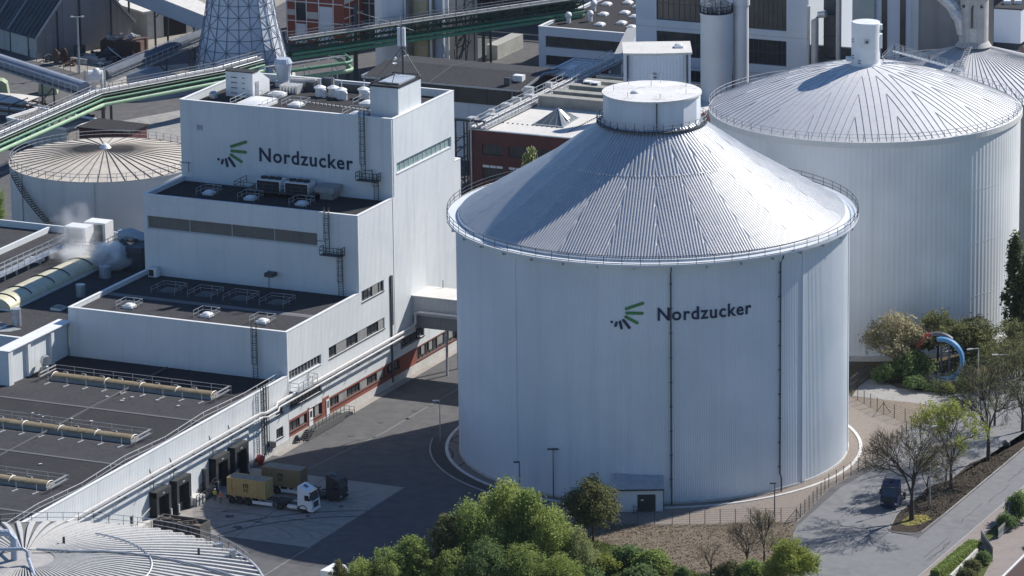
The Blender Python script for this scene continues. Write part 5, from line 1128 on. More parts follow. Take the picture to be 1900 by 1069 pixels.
# ================================================================== TREES
def crown(name, seed, blobs, n, size, m, inner=.22):
    rg = random.Random(seed); wts = [b[3]**2 for b in blobs]; vs_, fs_ = [], []
    for i in range(n):
        b = rg.choices(blobs, wts)[0]; z = rg.uniform(-.7,1); a = rg.uniform(0,6.283); q = math.sqrt(max(0,1-z*z))
        rad = b[3]*(rg.uniform(.2,.75) if rg.random() < inner else max(.3,rg.gauss(.92,.32))); d = Vector((q*math.cos(a),q*math.sin(a),z))
        c = Vector((b[0],b[1],b[2]))+Vector((d.x*rad,d.y*rad,d.z*rad*(b[4] if len(b)>4 else 1.15)))
        nrm = (d*.45+Vector((rg.gauss(0,.7),rg.gauss(0,.7),rg.gauss(0,.6)+.2))).normalized()
        t = nrm.orthogonal().normalized(); t = (Matrix.Rotation(rg.uniform(0,6.28),3,nrm) @ t); s_ = nrm.cross(t); k = size*rg.uniform(.55,1.4)
        o = len(vs_); vs_ += [c-t*k,c+s_*k*.6+nrm*k*.15,c+t*k,c-s_*k*.6+nrm*k*.15]; fs_.append((o,o+1,o+2,o+3))
    me = bpy.data.meshes.new(name); me.from_pydata([tuple(v) for v in vs_],[],fs_); me.materials.append(m); return me
def blobset(seed, kind):
    rg = random.Random(seed); B = []
    def shell(n, cx, cy, cz, ex, ez, r0, r1, low=-.45):
        for k in range(n):
            z = low+(1-low)*(k+.5)/n; a = k*2.39996+rg.uniform(-.3,.3); q = math.sqrt(1-z*z); f = rg.uniform(.66,1.0)
            B.append((cx+ex*f*q*math.cos(a), cy+ex*f*q*math.sin(a), cz+ez*f*z, rg.uniform(r0,r1)))
    if kind == 'round': shell(56,0,0,.55,.35,.40,.055,.10,-.75); shell(14,0,0,.52,.2,.24,.10,.15,-.7)
    elif kind == 'broad':
        shell(20,0,0,.66,.24,.30,.045,.10,-.3)
        for k in range(5): a = k*1.257+rg.uniform(-.3,.3); r = rg.uniform(.20,.27); h_ = rg.uniform(.42,.62); shell(13,r*math.cos(a),r*math.sin(a),h_,.17,.20,.04,.085,-.5); B.append((r*math.cos(a),r*math.sin(a),h_,.12))
        B.append((0,0,.55,.17))
    elif kind == 'tall':
        for k in range(46): t = (k+.5)/46; a = k*2.39996; w = .27*math.sin(math.pi*(.12+.85*t))**.8*rg.uniform(.55,1.05); B.append((w*math.cos(a),w*math.sin(a),.14+.82*t,rg.uniform(.05,.09)*(1.25-.6*t)))
        for k in range(8): B.append((0,0,.25+.08*k,.11))
    elif kind == 'column':
        for k in range(44): t = (k+.5)/44; a = k*2.4; w = .085*math.sin(math.pi*min(1,.06+t*.96))**.6*rg.uniform(.3,1.0); B.append((w*math.cos(a),w*math.sin(a),.05+.92*t,rg.uniform(.018,.036),2.6))
    elif kind == 'bush': shell(34,0,0,.30,.42,.46,.07,.15,-.25); shell(8,0,0,.3,.2,.2,.15,.2,-.1)
    return B
CR = {}
def tree(name, label, at, h, r, kind, m, seed, n=5200, size=.030, group=None, cat='tree', trunk_m=None, spread=None):
    # meshes are unit height; x/y are stretched to the crown radius
    key = (kind,seed%4,m.name)
    if key not in CR: CR[key] = crown('crown',seed%4*17+3,blobset(seed%4+5,kind),n,size,m)
    T = thing(name,label,cat,(*at,0),'w',random.Random(seed*3+1).uniform(0,6.28),group,metric=True); rr = {'round':.45,'broad':.47,'tall':.34,'column':.13,'bush':.55}[kind]
    T.scale = (r*K/rr/1.0,r*K/rr/1.0,h*K)
    sx = r/rr/h
    if kind != 'bush':
        mb = MB(); w = .017*max(1,.8/sx); mb.tube([(0,0,-.01),(.004,.003,.2),(-.004,.002,.45),(.003,0,.78)],[w*1.25,w,w*.7,w*.2],7)
        for k in range(6):
            a = k*1.2+seed; z0 = .22+.07*k; mb.tube([(0,0,z0),(.13*math.cos(a)*rr/.45,.13*math.sin(a)*rr/.45,z0+.1),(.27*math.cos(a)*rr/.45,.27*math.sin(a)*rr/.45,z0+.2)],[w*.5,w*.35,w*.12],5)
        part(T,'trunk',mb,trunk_m or m_bark)
    else:
        mb = MB(); 
        for k in range(5): a = k*1.3; mb.tube([(0,0,0),(.2*math.cos(a),.2*math.sin(a),.35)],[.02,.008],4)
        part(T,'stem',mb,m_barkd)
    o = bpy.data.objects.new('crown',CR[key]); col.objects.link(o); o.parent = T
    return T
def bare_mesh(seed, h, spread, levels=6, up=.55, base=.24, trunk=.017, first=.22):
    rg = random.Random(seed); mb = MB(); tips = []
    def grow(p, d, L, r, lev):
        q = p+d*L*.5+Vector((rg.gauss(0,.05),rg.gauss(0,.05),0))*L; e = q+(d+Vector((0,0,.12))).normalized()*L*.5
        mb.tube([p,q,e],[r,r*.82,r*.66],5 if lev < 2 else 3)
        if lev >= levels: tips.append(e); return
        k = rg.choice((2,3,3)) if lev < levels-1 else 3
        for i in range(k):
            ax = Vector((rg.gauss(0,1),rg.gauss(0,1),rg.gauss(0,.4))).normalized(); nd = (Matrix.Rotation(R(rg.uniform(18,42)*spread),3,ax) @ d)
            nd = (nd+Vector((0,0,.10*up))).normalized(); grow(e if i else e,nd,L*rg.uniform(.66,.86),max(r*.62,.0016),lev+1)
        if lev >= 1 and rg.random() < .6:
            ax = Vector((rg.gauss(0,1),rg.gauss(0,1),0)).normalized(); grow(q,(Matrix.Rotation(R(48*spread),3,ax) @ d).normalized(),L*.6,max(r*.45,.0015),lev+1)
    mb.tube([(0,0,-.01),(.003,0,first)],[trunk*1.35,trunk],8)
    for i in range(5):
        a = i*1.257+rg.uniform(-.3,.3); d = Vector((math.cos(a)*.55*spread,math.sin(a)*.55*spread,1)).normalized() if i else Vector((0,0,1)); grow(Vector((0,0,first-.02+.03*i)),d,base,trunk*(.62 if i else .8),1)
    return mb, tips
def bare_tree(name, label, at, h, spread, seed, levels=5, buds=None, n_buds=0, bud_size=.012, group='bare trees by the road', m=None, trunk=.017):
    mb, tips = bare_mesh(seed,h,spread,levels,trunk=trunk); zmax = max(v[2] for v in mb.v)
    T = thing(name,label,'tree',(*at,0),'w',0,group,metric=True); T.scale = (h*K/zmax,)*3
    part(T,'trunk',mb,m or m_barkd)
    if buds:
        rg = random.Random(seed+99); vs_,fs_ = [],[]
        for i in range(n_buds):
            c = rg.choice(tips)+Vector((rg.gauss(0,.022),rg.gauss(0,.022),rg.gauss(0,.022))); nrm = Vector((rg.gauss(0,1),rg.gauss(0,1),rg.gauss(0,1))).normalized(); t = nrm.orthogonal().normalized(); s_ = nrm.cross(t); k = bud_size*rg.uniform(.5,1.4)
            o = len(vs_); vs_ += [tuple(c-t*k),tuple(c+s_*k*.6),tuple(c+t*k),tuple(c-s_*k*.6)]; fs_.append((o,o+1,o+2,o+3))
        part(T,'crown',MB().add(vs_,fs_),buds)
    return T
GF = 'trees in the foreground thicket'
for i,(x,y,h,r,kd,m,l) in enumerate((
 (-18.0,-51.1,12.2,4.5,'broad',l_fresh,'tallest fresh green tree at the top of the foreground thicket'),
 (-22.2,-53.8,10.5,4.0,'broad',l_mid,'mid green broad tree left of the tallest thicket tree'),
 (-24.9,-54.6,9.1,3.3,'tall',l_olive,'olive toned tree on the left shoulder of the thicket'),
 (-13.6,-53.2,9.3,3.7,'round',l_fresh,'fresh green rounded tree right of the tallest thicket tree'),
 (-15.6,-52.4,11.2,3.4,'tall',l_mid,'mid green upright tree between the two tallest fresh green thicket trees'),
 (-10.4,-53.3,6.9,3.0,'broad',l_pale,'pale yellowish green tree at the right end of the thicket'),
 (-28.8,-57.3,7.5,3.3,'tall',l_mid,'mid green upright tree low on the left of the thicket'),
 (-31.5,-58.7,6.6,3.3,'broad',l_mid,'mid green broad tree near the white van'),
 (-34.4,-59.9,5.8,2.7,'broad',l_fresh,'small fresh green tree right beside the white van'),
 (-20.4,-58.0,7.2,3.8,'broad',l_dark,'dark green tree in the middle of the thicket front'),
 (-16.2,-58.2,6.5,3.6,'round',l_mid,'mid green rounded tree at the bottom edge of the thicket'),
 (-24.3,-58.4,6.2,3.6,'broad',l_mid,'mid green tree at the bottom left of the thicket front'),
 (-12.3,-58.3,5.2,2.9,'round',l_fresh,'low fresh green tree at the bottom right of the thicket'),
 (-36.9,-58.6,5.0,1.4,'tall',l_olive,'thin olive sapling in front of the white van'))):
    tree('broadleaf_tree',l,(x,y),h,r,kd,m,i+1,15000,.0135,GF)
tree('round_tree','round crowned dark olive tree standing alone in front of the silo annex',(-8.2,-37.9),7.9,4.0,'round',l_olive,2,15000,.015)
for i,(x,y,h,r,m,l) in enumerate((
 (-4.4,-46.9,3.0,2.6,l_dark,'dark green bush at the foot of the dry slope'),(-1.6,-49.3,3.2,2.5,l_mid,'fresh green bush right of the dark bush on the slope'),
 (-7.3,-49.1,2.5,2.2,l_lime,'lime green low bush below the round olive tree'),(1.5,-51.9,1.8,1.1,l_dark,'tiny dark bush on the dry grass at the bottom edge'),
 (6.7,-52.1,2.5,2.1,l_olive,'greyish olive bush between small bare trees'),(9.4,-52.6,2.9,2.1,l_mid,'green bush under small bare trees at the bottom edge'),
 (-9.2,-53.8,2.6,2.4,l_dark,'dark bush between thicket and slope bushes'),(-3.1,-53.6,2.5,2.7,l_dark,'dark bush at the bottom edge below the slope'))):
    tree('slope_bush',l,(x,y),h,r,'bush',m,i+3,5200,.036,'bushes on the dry slope',cat='bush')
tree('lime_tree','bright lime green rounded tree at the bottom edge beside the parking bay',(13.2,-59.9),7.5,3.6,'broad',l_lime,3,13000,.0155)
bare_tree('bare_sapling','larger bare dark sapling left of the lime green tree',(9.0,-49.4),6.3,1.0,21,5,l_buds,500,.012,'bare saplings by the slope')
bare_tree('bare_sapling','slim dark bare sapling beside the lamp post at the gravel corner',(11.1,-46.5),6.9,.6,22,5,l_buds,900,.014,'bare saplings by the slope')
bare_tree('bare_sapling','small bare sapling farthest left on the dry grass',(4.8,-51.5),4.2,1.0,23,4,l_buds,300,.014,'bare saplings by the slope')
bare_tree('bare_sapling','low leafy sapling just behind the lime green tree',(12.5,-49.5),4.7,1.0,24,5,l_olive,1200,.016,'bare saplings by the slope')
bare_tree('bare_tree','large leafless tree on the verge tip beside the blue tractor',(29.2,-31.3),12.4,1.12,31,6,l_buds,6500,.0052,trunk=.021)
bare_tree('budding_tree','yellow green budding tree behind the large leafless tree',(34.9,-19.4),11.2,1.0,32,5,l_lime,5200,.0115,'bare trees by the road',m_bark)
bare_tree('bare_tree','leafless tree with tall trunk on the verge in the upper right',(40.5,-8.3),12.9,1.05,33,6,l_olive,6500,.0062)
bare_tree('bare_tree','leafless tree at the right edge behind the verge',(46.0,3.9),11.0,1.0,34,6,l_olive,6500,.0065)
bare_tree('bare_tree','small brownish budding tree between the leafless and budding trees',(31.8,-22.6),5.2,1.1,35,5,l_buds,3000,.013)
bare_tree('bare_tree','thin budding tree beside the upper lamp posts',(42.8,6.4),7.0,1.1,36,5,l_olive,2600,.012)
bare_tree('bare_tree','brown shrub like bare tree behind the blue tractor',(34.6,-16.6),5.0,1.3,37,5,l_buds,1200,.014)
for i,(x,y,h,r,m,kd,l) in enumerate((
 (32.4,30.4,8.3,5.0,l_blossom,'broad','pale pinkish blossoming tree by the second silo'),(38.0,31.8,8.2,4.4,l_olive,'broad','olive brown tree behind the ring sculpture'),
 (42.6,32.9,6.8,4.2,l_olive,'round','greenish shrubby tree right of the ring sculpture'),(34.3,27.4,4.9,3.3,l_dark,'bush','dark green bush left of the ring sculpture'),
 (30.5,25.9,3.2,1.9,l_dark,'bush','dark bush beside the open barred gate'),(36.6,22.6,1.4,2.2,l_dark,'bush','dark low bush in front of the ring sculpture'),
 (41.2,22.9,1.8,2.3,l_dark,'bush','dark low bush right of the ring sculpture foot'),(34.4,22.9,2.2,2.0,l_dark,'bush','dark low bush by the pale footpath'),
 (38.3,21.2,1.5,1.3,l_lime,'bush','small yellow green bush at the edge of the footpath'))):
    tree('garden_tree' if kd!='bush' else 'garden_bush',l,(x,y),h,r,kd,m,i+2,9000 if i<3 else 5200,.018 if i<3 else .036,'garden plants by the second silo',cat='tree' if kd!='bush' else 'bush')
bare_tree('budding_tree','wide budding olive tree at the upper right edge',(45.6,20.6),7.4,1.2,41,5,l_olive,5200,.014,'garden plants by the second silo')
bare_tree('budding_tree','budding tree below the poplars at the right edge',(48.2,28.2),7.6,1.2,42,5,l_olive,5200,.014,'garden plants by the second silo')
tree('poplar','tall narrow dark poplar against the second silo',(49.0,41.9),15.1,2.2,'column',l_poplar,1,8500,.0125,'poplars beside the second silo')
tree('poplar','tall narrow dark poplar standing farther from the second silo',(50.9,40.1),15.0,2.2,'column',l_poplar,2,8500,.0125,'poplars beside the second silo')
tree('broadleaf_tree','green tree at the far left edge behind the dusty tank',(-92.6,104.6),9.5,2.6,'round',l_mid,7,3500,.03)
tree('alley_tree','young pale green tree in front of the dark brick office',(-14.2,111.1),11.6,2.4,'tall',l_pale,4,3500,.026)
for i,(x,y,h,r,m,l) in enumerate(((41.6,-32.3,4.4,2.1,l_dark,'dark evergreen shrub above the slatted gate at the right edge'),(39.9,-35.4,2.4,1.5,l_dark,'dark low shrub beside the round sign'),
 (34.4,-51.0,2.0,1.4,l_olive,'olive shrub beside the white garden wall'),(36.0,-47.8,1.8,1.2,l_dark,'dark shrub against the left slatted fence'),(33.4,-54.6,2.2,1.5,l_olive,'olive shrub at the bottom edge by the white wall'),(42.6,-42.0,1.7,1.2,l_dark,'dark shrub on the driveway at the right edge'))):
    tree('garden_shrub',l,(x,y),h,r,'bush',m,i+1,4500,.038,'shrubs in the front gardens',cat='shrub')
# clipped hedge: leaf faces over a box
rg = random.Random(5); vs_,fs_ = [],[]
p,q = Vector((29.9,-53.6,0)),Vector((35.3,-42.6,0)); d = (q-p).normalized(); nn = Vector((-d.y,d.x,0)); L_ = (q-p).length
for i in range(9000):
    t,w,z = rg.uniform(0,L_),rg.uniform(-.5,.5),rg.uniform(.05,1.15); s = rg.random()
    if s < .45: z = 1.15+rg.gauss(0,.05)
    elif s < .95: w = .5*(1 if rg.random()<.5 else -1)+rg.gauss(0,.05)
    c = p+d*t+nn*w+Vector((0,0,z)); nr = Vector((rg.gauss(0,1),rg.gauss(0,1),rg.gauss(.3,1))).normalized(); tt = nr.orthogonal().normalized(); ss = nr.cross(tt); k = .11*rg.uniform(.6,1.3)
    o = len(vs_); vs_ += [tuple(c-tt*k),tuple(c+ss*k*.6),tuple(c+tt*k),tuple(c-ss*k*.6)]; fs_.append((o,o+1,o+2,o+3))
hg = thing('clipped_hedge','clipped green hedge along the pavement','hedge',(*p,)); part(hg,'foliage',MB().add(vs_,fs_),l_mid)
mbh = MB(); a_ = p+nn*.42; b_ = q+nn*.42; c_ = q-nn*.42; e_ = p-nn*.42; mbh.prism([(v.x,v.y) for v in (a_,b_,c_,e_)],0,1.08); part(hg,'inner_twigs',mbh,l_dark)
# weeds: tufts on the dry slope and the bank (nobody could count them)
def tufts(name, poly, n, h, m, seed, frame='w'):
    rg = random.Random(seed); xs = [p[0] for p in poly]; ys = [p[1] for p in poly]; vs_,fs_ = [],[]
    def inside(x,y):
        c = False; j = len(poly)-1
        for i in range(len(poly)):
            if (poly[i][1]>y)!=(poly[j][1]>y) and x < (poly[j][0]-poly[i][0])*(y-poly[i][1])/(poly[j][1]-poly[i][1])+poly[i][0]: c = not c
            j = i
        return c
    while len(fs_) < n:
        x,y = rg.uniform(min(xs),max(xs)),rg.uniform(min(ys),max(ys))
        if not inside(x,y): continue
        a = rg.uniform(0,3.14); w = rg.uniform(.05,.14); hh = h*rg.uniform(.4,1.3); lx,ly = rg.gauss(0,.12),rg.gauss(0,.12); o = len(vs_)
        vs_ += [(x-w*math.cos(a),y-w*math.sin(a),0),(x+w*math.cos(a),y+w*math.sin(a),0),(x+lx+w*.2,y+ly,hh)]; fs_.append((o,o+1,o+2))
    o = struct(name,MB().add(vs_,fs_),m,kind='stuff'); return o
tufts('dry_grass_tufts',[(-19,-36),(-13,-31.5),(-5,-31.8),(3.2,-32.4),(15.3,-31.9),(15.0,-36),(13.2,-44),(12,-54),(-4,-54),(-6,-40),(-10,-37)],6000,.16,mat('dry_grass_blades',(.19,.15,.105),1,tint=(.29,.235,.165),trans=.3),1)
tufts('green_grass_tufts',[(-36,-52),(-25,-44.5),(-17,-38.2),(-9,-36.5),(-5.5,-40),(-3.5,-44),(1,-47),(4,-52),(-10,-62),(-36,-62)],12000,.38,mat('green_grass_blades',(.09,.14,.03),1,tint=(.17,.21,.06),trans=.3),2)
tufts('verge_weeds',[(27.7,-30.2),(30.5,-23.5),(32.1,-19.4),(35.3,-16.3),(38.2,-10),(43,-4),(45.0,-4.2),(33.4,-28.5),(29.9,-35.2)],1500,.16,mat('verge_weed_blades',(.07,.075,.035),1,tint=(.13,.11,.07)),3)
# ================================================================== BACKGROUND WORKS
# red brick office with pale roof
BK = thing('brick_office','dark red brick office with pale flat roof and glass pyramid, behind the largest silo','office building',(-58,117,0),'ab')
fk = lambda u,v,d: (u,100.2+d,v)
ops = []
for i in range(6):
    a = -70.55+4.25*i; ops += [(a,a+3.4,8.4,10.0),(a,a+3.4,4.85,6.85),(a,a+3.4,1.4,3.4)]
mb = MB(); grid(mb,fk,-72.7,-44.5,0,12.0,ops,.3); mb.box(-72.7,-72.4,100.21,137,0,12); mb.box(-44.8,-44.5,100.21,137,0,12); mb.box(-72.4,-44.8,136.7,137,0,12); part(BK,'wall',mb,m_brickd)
for k,o in enumerate(ops): window(BK,fk,*o,n=3,depth=.3,gm=m_glass)
for i in range(6):
    for j in range(3): a = -70.5+4.25*i+j*1.12; part(BK,'blind',MB().box(a,a+1.0,100.3,100.36,6.45,6.8),m_trim)
part(BK,'roof',MB().box(-72.4,-44.8,100.5,136.7,11.7,11.9),m_wroof)
part(BK,'coping',MB().box(-72.8,-44.4,100.1,100.55,12,12.12).box(-72.8,-72.35,100.55,137,12,12.12),m_steel)
py = MB(); bx = (-64.9,106.9),(-60.5,106.9),(-60.9,112.9),(-65.2,112.9); ap = (-62.5,110.0,14.0)
py.add([(*p,12.1) for p in bx]+[ap],[(0,1,4),(1,2,4),(2,3,4),(3,0,4)]); pyo = part(BK,'glass_pyramid',py,mat('slate_glazing',(.10,.125,.14),.25,n1=(.8,(.14,.16,.17)),spec=.6))
mb = MB()
for p in bx: mb.beam((*p,12.12),ap,.14)
for t in (.25,.5,.75):
    for p,q in zip(bx,bx[1:]+bx[:1]): s = (p[0]+(q[0]-p[0])*t,p[1]+(q[1]-p[1])*t,12.1); mb.beam(s,(s[0]+(ap[0]-s[0])*.9,s[1]+(ap[1]-s[1])*.9,12.1+1.7),.07)
mb.prism([(-65.3,106.6),(-60.2,106.6),(-60.6,113.2),(-65.5,113.2)],11.9,12.09); part(pyo,'glazing_bar',mb,m_steel)
part(pyo,'bright_pane',MB().add([(-60.75,109.3,12.5),(-60.9,110.7,12.5),(-62.2,110.3,13.75),(-62.2,109.7,13.75)],[(0,1,2,3)]),m_lsteel)
for i,b in enumerate((118.2,122.0,126.5,130.5,134.0)):
    part(BK,'roof_trough',MB().box(-69.5+i*.6,-50,b,b+1.7,11.9,13.6),mat('stained_panel',(.33,.32,.29),.8,n1=(.7,(.24,.235,.21)),streak=(1,(.2,.19,.17),.5)) if i==0 else bpy.data.materials['stained_panel'])
    mb = MB()
    for k in range(14): x = -66.5+k*1.2; mb.beam((x,b+2.3,12),(x+.6,b+2.3,13.2),.12); mb.beam((x+.6,b+2.3,13.2),(x+1.2,b+2.3,12),.12)
    mb.beam((-67,b+2.3,13.2),(-50,b+2.3,13.2),.16); mb.box(-68.5,-50,b+1.75,b+3.3,11.9,12.05); part(BK,'roof_truss',mb,m_dgreen)
for a in (-70.0,-68.7): mb = MB(); mb.box(a-.5,a+.5,121.2,122.2,11.9,12.9); u_ = part(BK,'roof_unit',mb,m_trim); part(u_,'fan_opening',MB().box(a-.38,a+.38,121.15,121.2,12.05,12.75),m_hole)
for a,b in ((-66.0,128.7),(-64.6,128.4)): u_ = part(BK,'roof_unit',MB().box(a-.6,a+.6,b-.6,b+.6,11.9,14),m_trim); part(u_,'fan_opening',MB().box(a-.5,a+.5,b-.65,b-.6,12.1,13.8),m_hole)
for i in range(26):
    a,b = (-70+i*.8,106.2) if i < 12 else (-58.5,104+ (i-12)*.8); part(BK,'roof_marker',MB().box(a,a+.2,b,b+.2,11.9,12.02),m_dsteel)
pb = thing('pipe_bridge_walkway','grey pipe rack with handrails running beside the brick office roof','pipe rack',(-71,125,12),'ab')
mb = MB()
for a,z in ((-71.9,12.6),(-71.4,12.6),(-70.9,12.9),(-70.3,12.5)): mb.tube([(a,99.5,z),(a,152,z)],.16,6)
part(pb,'pipe',mb,m_lsteel)
mb = MB()
for a in (-72.3,-69.9): mb.rail([(a,100,12.3),(a,152,12.3)],1.3,2.4,.045)
mb.box(-72.3,-69.9,100.6,152,12.15,12.28)
for b in range(100,152,5): mb.beam((-72.2,b,0 if b<101 else 11.9),(-72.2,b,12.2),.2)
part(pb,'walkway',mb,m_steel)
mb = MB(); mb.tube([(-79,101.5,13.0),(-70.5,101.5,13.0)],.22,8); mb.tube([(-79,102.2,13.0),(-70.8,102.2,12.8)],.18,8)
for i in range(7): mb.box(-75.2+i*.1,-73.6,100.0,101.2,1+i*1.6,1.1+i*1.6)
for a in (-75.3,-73.4): mb.beam((a,100.1,0),(a,100.1,13.2),.2); mb.beam((a,101.2,0),(a,101.2,13.2),.2)
for i in range(6): mb.beam((-75.2,100,1+i*1.7),(-73.5,101.2,2.7+i*1.7),.12)
part(pb,'stair_tower',mb,m_dsteel)
mb = MB()
for i in range(9): mb.rbox((-73.6+random.uniform(-.8,1.5),104+i*3.4,12.0),random.uniform(.6,1.6),random.uniform(.6,1.4),random.uniform(.5,1.5))
part(pb,'equipment_box',mb,m_lsteel)
# dark roofed hall
DH = thing('dark_roof_hall','low hall with wide black roof and dark green glazing band behind the tower','hall',(-90,135,0),'ab')
part(DH,'wall',MB().box(-103,-77,127.3,142.4,0,9.2),m_clad)
part(DH,'glazing_band',MB().box(-103,-77.05,127.1,127.29,9.2,11.8),m_greend)
for q in (-98,-93.4,-87.6,-82.5,-78.2): part(DH,'glazing_post',MB().box(q,q+.12,127.0,127.09,9.2,11.8),m_dsteel)
mb = MB(); mb.extr([(127.3,9.2),(142.4,9.2),(142.4,11.8),(134.9,12.6),(127.3,11.8)],-103,-77,lambda u,v,d:(d,u,v)); part(DH,'gable_glazing',mb,m_greeng)
mb = MB(); mb.extr([(126.7,11.82),(134.9,12.75),(143.0,11.82),(143.0,12.05),(134.9,13.0),(126.7,12.05)],-103.6,-76.4,lambda u,v,d:(d,u,v)); part(DH,'roof',mb,m_felt2)
part(DH,'verge_trim',MB().beam((-76.35,126.7,11.95),(-76.35,134.9,12.9),.12,.4).beam((-76.35,134.9,12.9),(-76.35,143,11.95),.12,.4).beam((-103.6,126.65,11.9),(-76.4,126.65,11.9),.1,.25).beam((-103.65,126.7,12.1),(-103.65,143,12.1),.3,.3),m_steel)
part(DH,'roof_seam',MB().beam((-92,126.8,12.08),(-92,134.9,13.03),.1,.05).beam((-92,134.9,13.03),(-92,143,12.08),.1,.05),bpy.data.materials['felt_lap'])
for a,b,s_ in ((-78.5,131,1.0),(-79.4,128.6,.6)): part(DH,'roof_vent',MB().box(a-s_,a+s_*.6,b-s_*.6,b+s_*.6,12.3,13.4),m_trim if s_>.8 else m_dsteel)
part(DH,'lean_to',MB().box(-77,-75.4,127.6,142,0,8.4).box(-77,-75.6,133,142,8.4,9.6),m_trim)
part(DH,'wall_duct',MB().box(-76.9,-75.5,131.2,133.2,8.0,10.5),m_steel)
part(DH,'downpipe',MB().tube([(-78,127.0,11.8),(-78,127.0,0)],.1,6),m_steel)
# small brick annex with pale roof
SB = thing('brick_annex','small brick annex with pale roof and one skylight above the pipe rack','annex',(-75,144,0),'ab')
part(SB,'base_wall',MB().box(-78,-72.02,138,150,0,9.8),m_trim); part(SB,'brick_band',MB().box(-78.02,-72,137.98,150.02,9.8,12.0),m_brick)
part(SB,'roof',MB().box(-77.7,-72.3,138.3,149.7,12.0,12.06),m_wroof); part(SB,'coping',MB().box(-78.1,-71.9,137.9,138.3,12.0,12.25).box(-78.1,-77.7,138.3,150.1,12.0,12.25).box(-72.3,-71.9,138.3,150.1,12.0,12.25).box(-77.7,-72.3,149.7,150.1,12,12.25),m_steel)
skylight(SB,-75.3,143.6,12.06,1.4,1.6,m_white,.3,False)
part(SB,'dark_door',MB().box(-73.6,-72.6,137.9,137.97,8.6,9.7),m_dsteel)  # flat door in plain dark steel
# tall elevator block behind the top house
EB = thing('elevator_block','pale ribbed elevator block with flat roof rising behind the silo top house','tower',(3,73,0),'w')
mb = MB(); n = 40; pr = []
for i in range(n+1):
    t = i/n; pr.append((-1.5+9.0*t, 70-.35*math.sin(math.pi*t)-(.05 if i%2 else 0)))
mb.prism(pr+[(7.5,77),(-1.5,77)],0,34.1); part(EB,'wall',mb,m_cool)
part(EB,'roof',MB().prism([(-1.7,69.75),(0.5,69.5),(3,69.35),(5.5,69.5),(7.7,69.75),(7.7,77.2),(-1.7,77.2)],34.1,34.4),m_wroof)
part(EB,'corner_pipe',MB().box(-1.2,-1.0,69.5,69.95,20,34.1).box(6.9,7.1,69.4,69.9,20,34.1),m_dsteel)
skylight(EB,6.0,73.2,34.4,1.2,1.3,m_white,.3,False)
mb = MB(); mb.beam((2.3,69.5,31.5),(2.9,69.5,31.5),.06)
for z in (28.6,29.4,30.2,31.0): mb.beam((2.6,69.45,z),(2.6,69.45,z+.8),.06); mb.box(2.4,2.9,69.3,69.5,z,z+.08)
part(EB,'wall_bracket',mb,m_dsteel)
# white process building
PB = thing('process_building','tall white building with large dark window walls behind the pipe topped silo','factory',(-45,165,0),'ab')
fp = lambda u,v,d: (u,152+d,v)
PO = [(-64.65,-57.2,19.1,27.0),(-64.65,-57.2,13.4,17.35),(-49.2,-42.8,18.9,27.0),(-49.2,-42.8,13.3,17.3),(-57.0,-50.5,8.8,11.4),(-64.65,-57.2,8.8,11.4)]
mb = MB(); grid(mb,fp,-68.15,-39.3,0,30,PO,.4); mb.box(-68.15,-67.9,152.41,175,0,30); mb.box(-39.55,-39.3,152.41,175,0,30); part(PB,'wall',mb,m_cool)
for o in PO: window(PB,fp,*o,n=8,depth=.4,t=.09,rows=3 if o[3]-o[2]>5 else 2,fm=m_dsteel,sill=False)
mb = MB()
for a,z,r_,h_ in ((-61.0,19.3,1.3,2.8),(-63.8,19.2,.7,1.2),(-47.6,19.1,1.4,2.2),(-46.4,22.3,1.2,4),(-61,23,1.1,4),(-59.2,13.6,.8,2.5)): mb.cyl((a,153.9,0),r_,z,z+h_,14)
part(PB,'vessel',mb,mat('dim_vessel',(.42,.37,.33),.5,.2))
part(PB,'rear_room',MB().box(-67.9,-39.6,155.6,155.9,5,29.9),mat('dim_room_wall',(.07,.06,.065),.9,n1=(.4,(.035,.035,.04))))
for z in (17.9,11.9): part(PB,'wall_joint',MB().box(-68.1,-39.3,151.97,151.99,z,z+.1),m_steel)
SC = thing('process_silo','slim white cylindrical silo with crowded pipe platform on top','silo',(14.15,140,0))
part(SC,'shell',MB().lathe((14.15,140,0),[(2.4,0),(2.4,25.0),(2.5,25.05),(2.5,25.35)],40),m_tank2)
part(SC,'top_plate',MB().cyl((14.15,140,0),2.45,25.3,25.4,32),m_dsteel)
part(SC,'railing',MB().rail(circ(2.45,25.4,20,(14.15,140)),1.1,2,.05,True,True),m_dsteel)
mb = MB()
for i in range(26):
    a,r = random.uniform(0,6.28),random.uniform(.2,2.0); mb.cyl((14.15+r*math.cos(a),140+r*math.sin(a),0),random.uniform(.08,.28),25.4,25.4+random.uniform(.6,3.2),7)
for i in range(12): z = 25.6+random.uniform(0,2.2); a = random.uniform(0,3.1); mb.beam((14.15-1.9*math.cos(a),140-1.9*math.sin(a),z),(14.15+1.9*math.cos(a),140+1.9*math.sin(a),z),.14)
part(SC,'pipework',mb,m_steel)
SC2 = thing('process_column','slim ribbed white column beside the pipe topped silo','silo',(18.0,140.6,0))
part(SC2,'shell',MB().lathe((18.0,140.6,0),[(1.08,0),(1.08,26.2),(1.25,26.3),(1.25,40)],28),m_tank2)
part(SC2,'riser',MB().tube([(16.85,140.4,0),(16.85,140.4,30)],.22,8).tube([(16.4,140.3,10),(16.4,140.3,26.5),(16.9,140.3,27.0)],.12,6),m_steel)
VP = thing('vertical_pipes','tall bright insulated pipes with elbows at the corner of the process building','pipe',(-38,150,0),'ab')
mb = MB(); mb.tube([(-38.6,150.6,10.8),(-38.6,150.6,23.5)],.28,8); mb.tube([(-34.5,150,12.3),(-36.3,150,12.2),(-37.2,150,12.6),(-37.3,150,14),(-37.3,150,21.5),(-36.6,150,22.4),(-35.5,150,22.6)],.58,12)
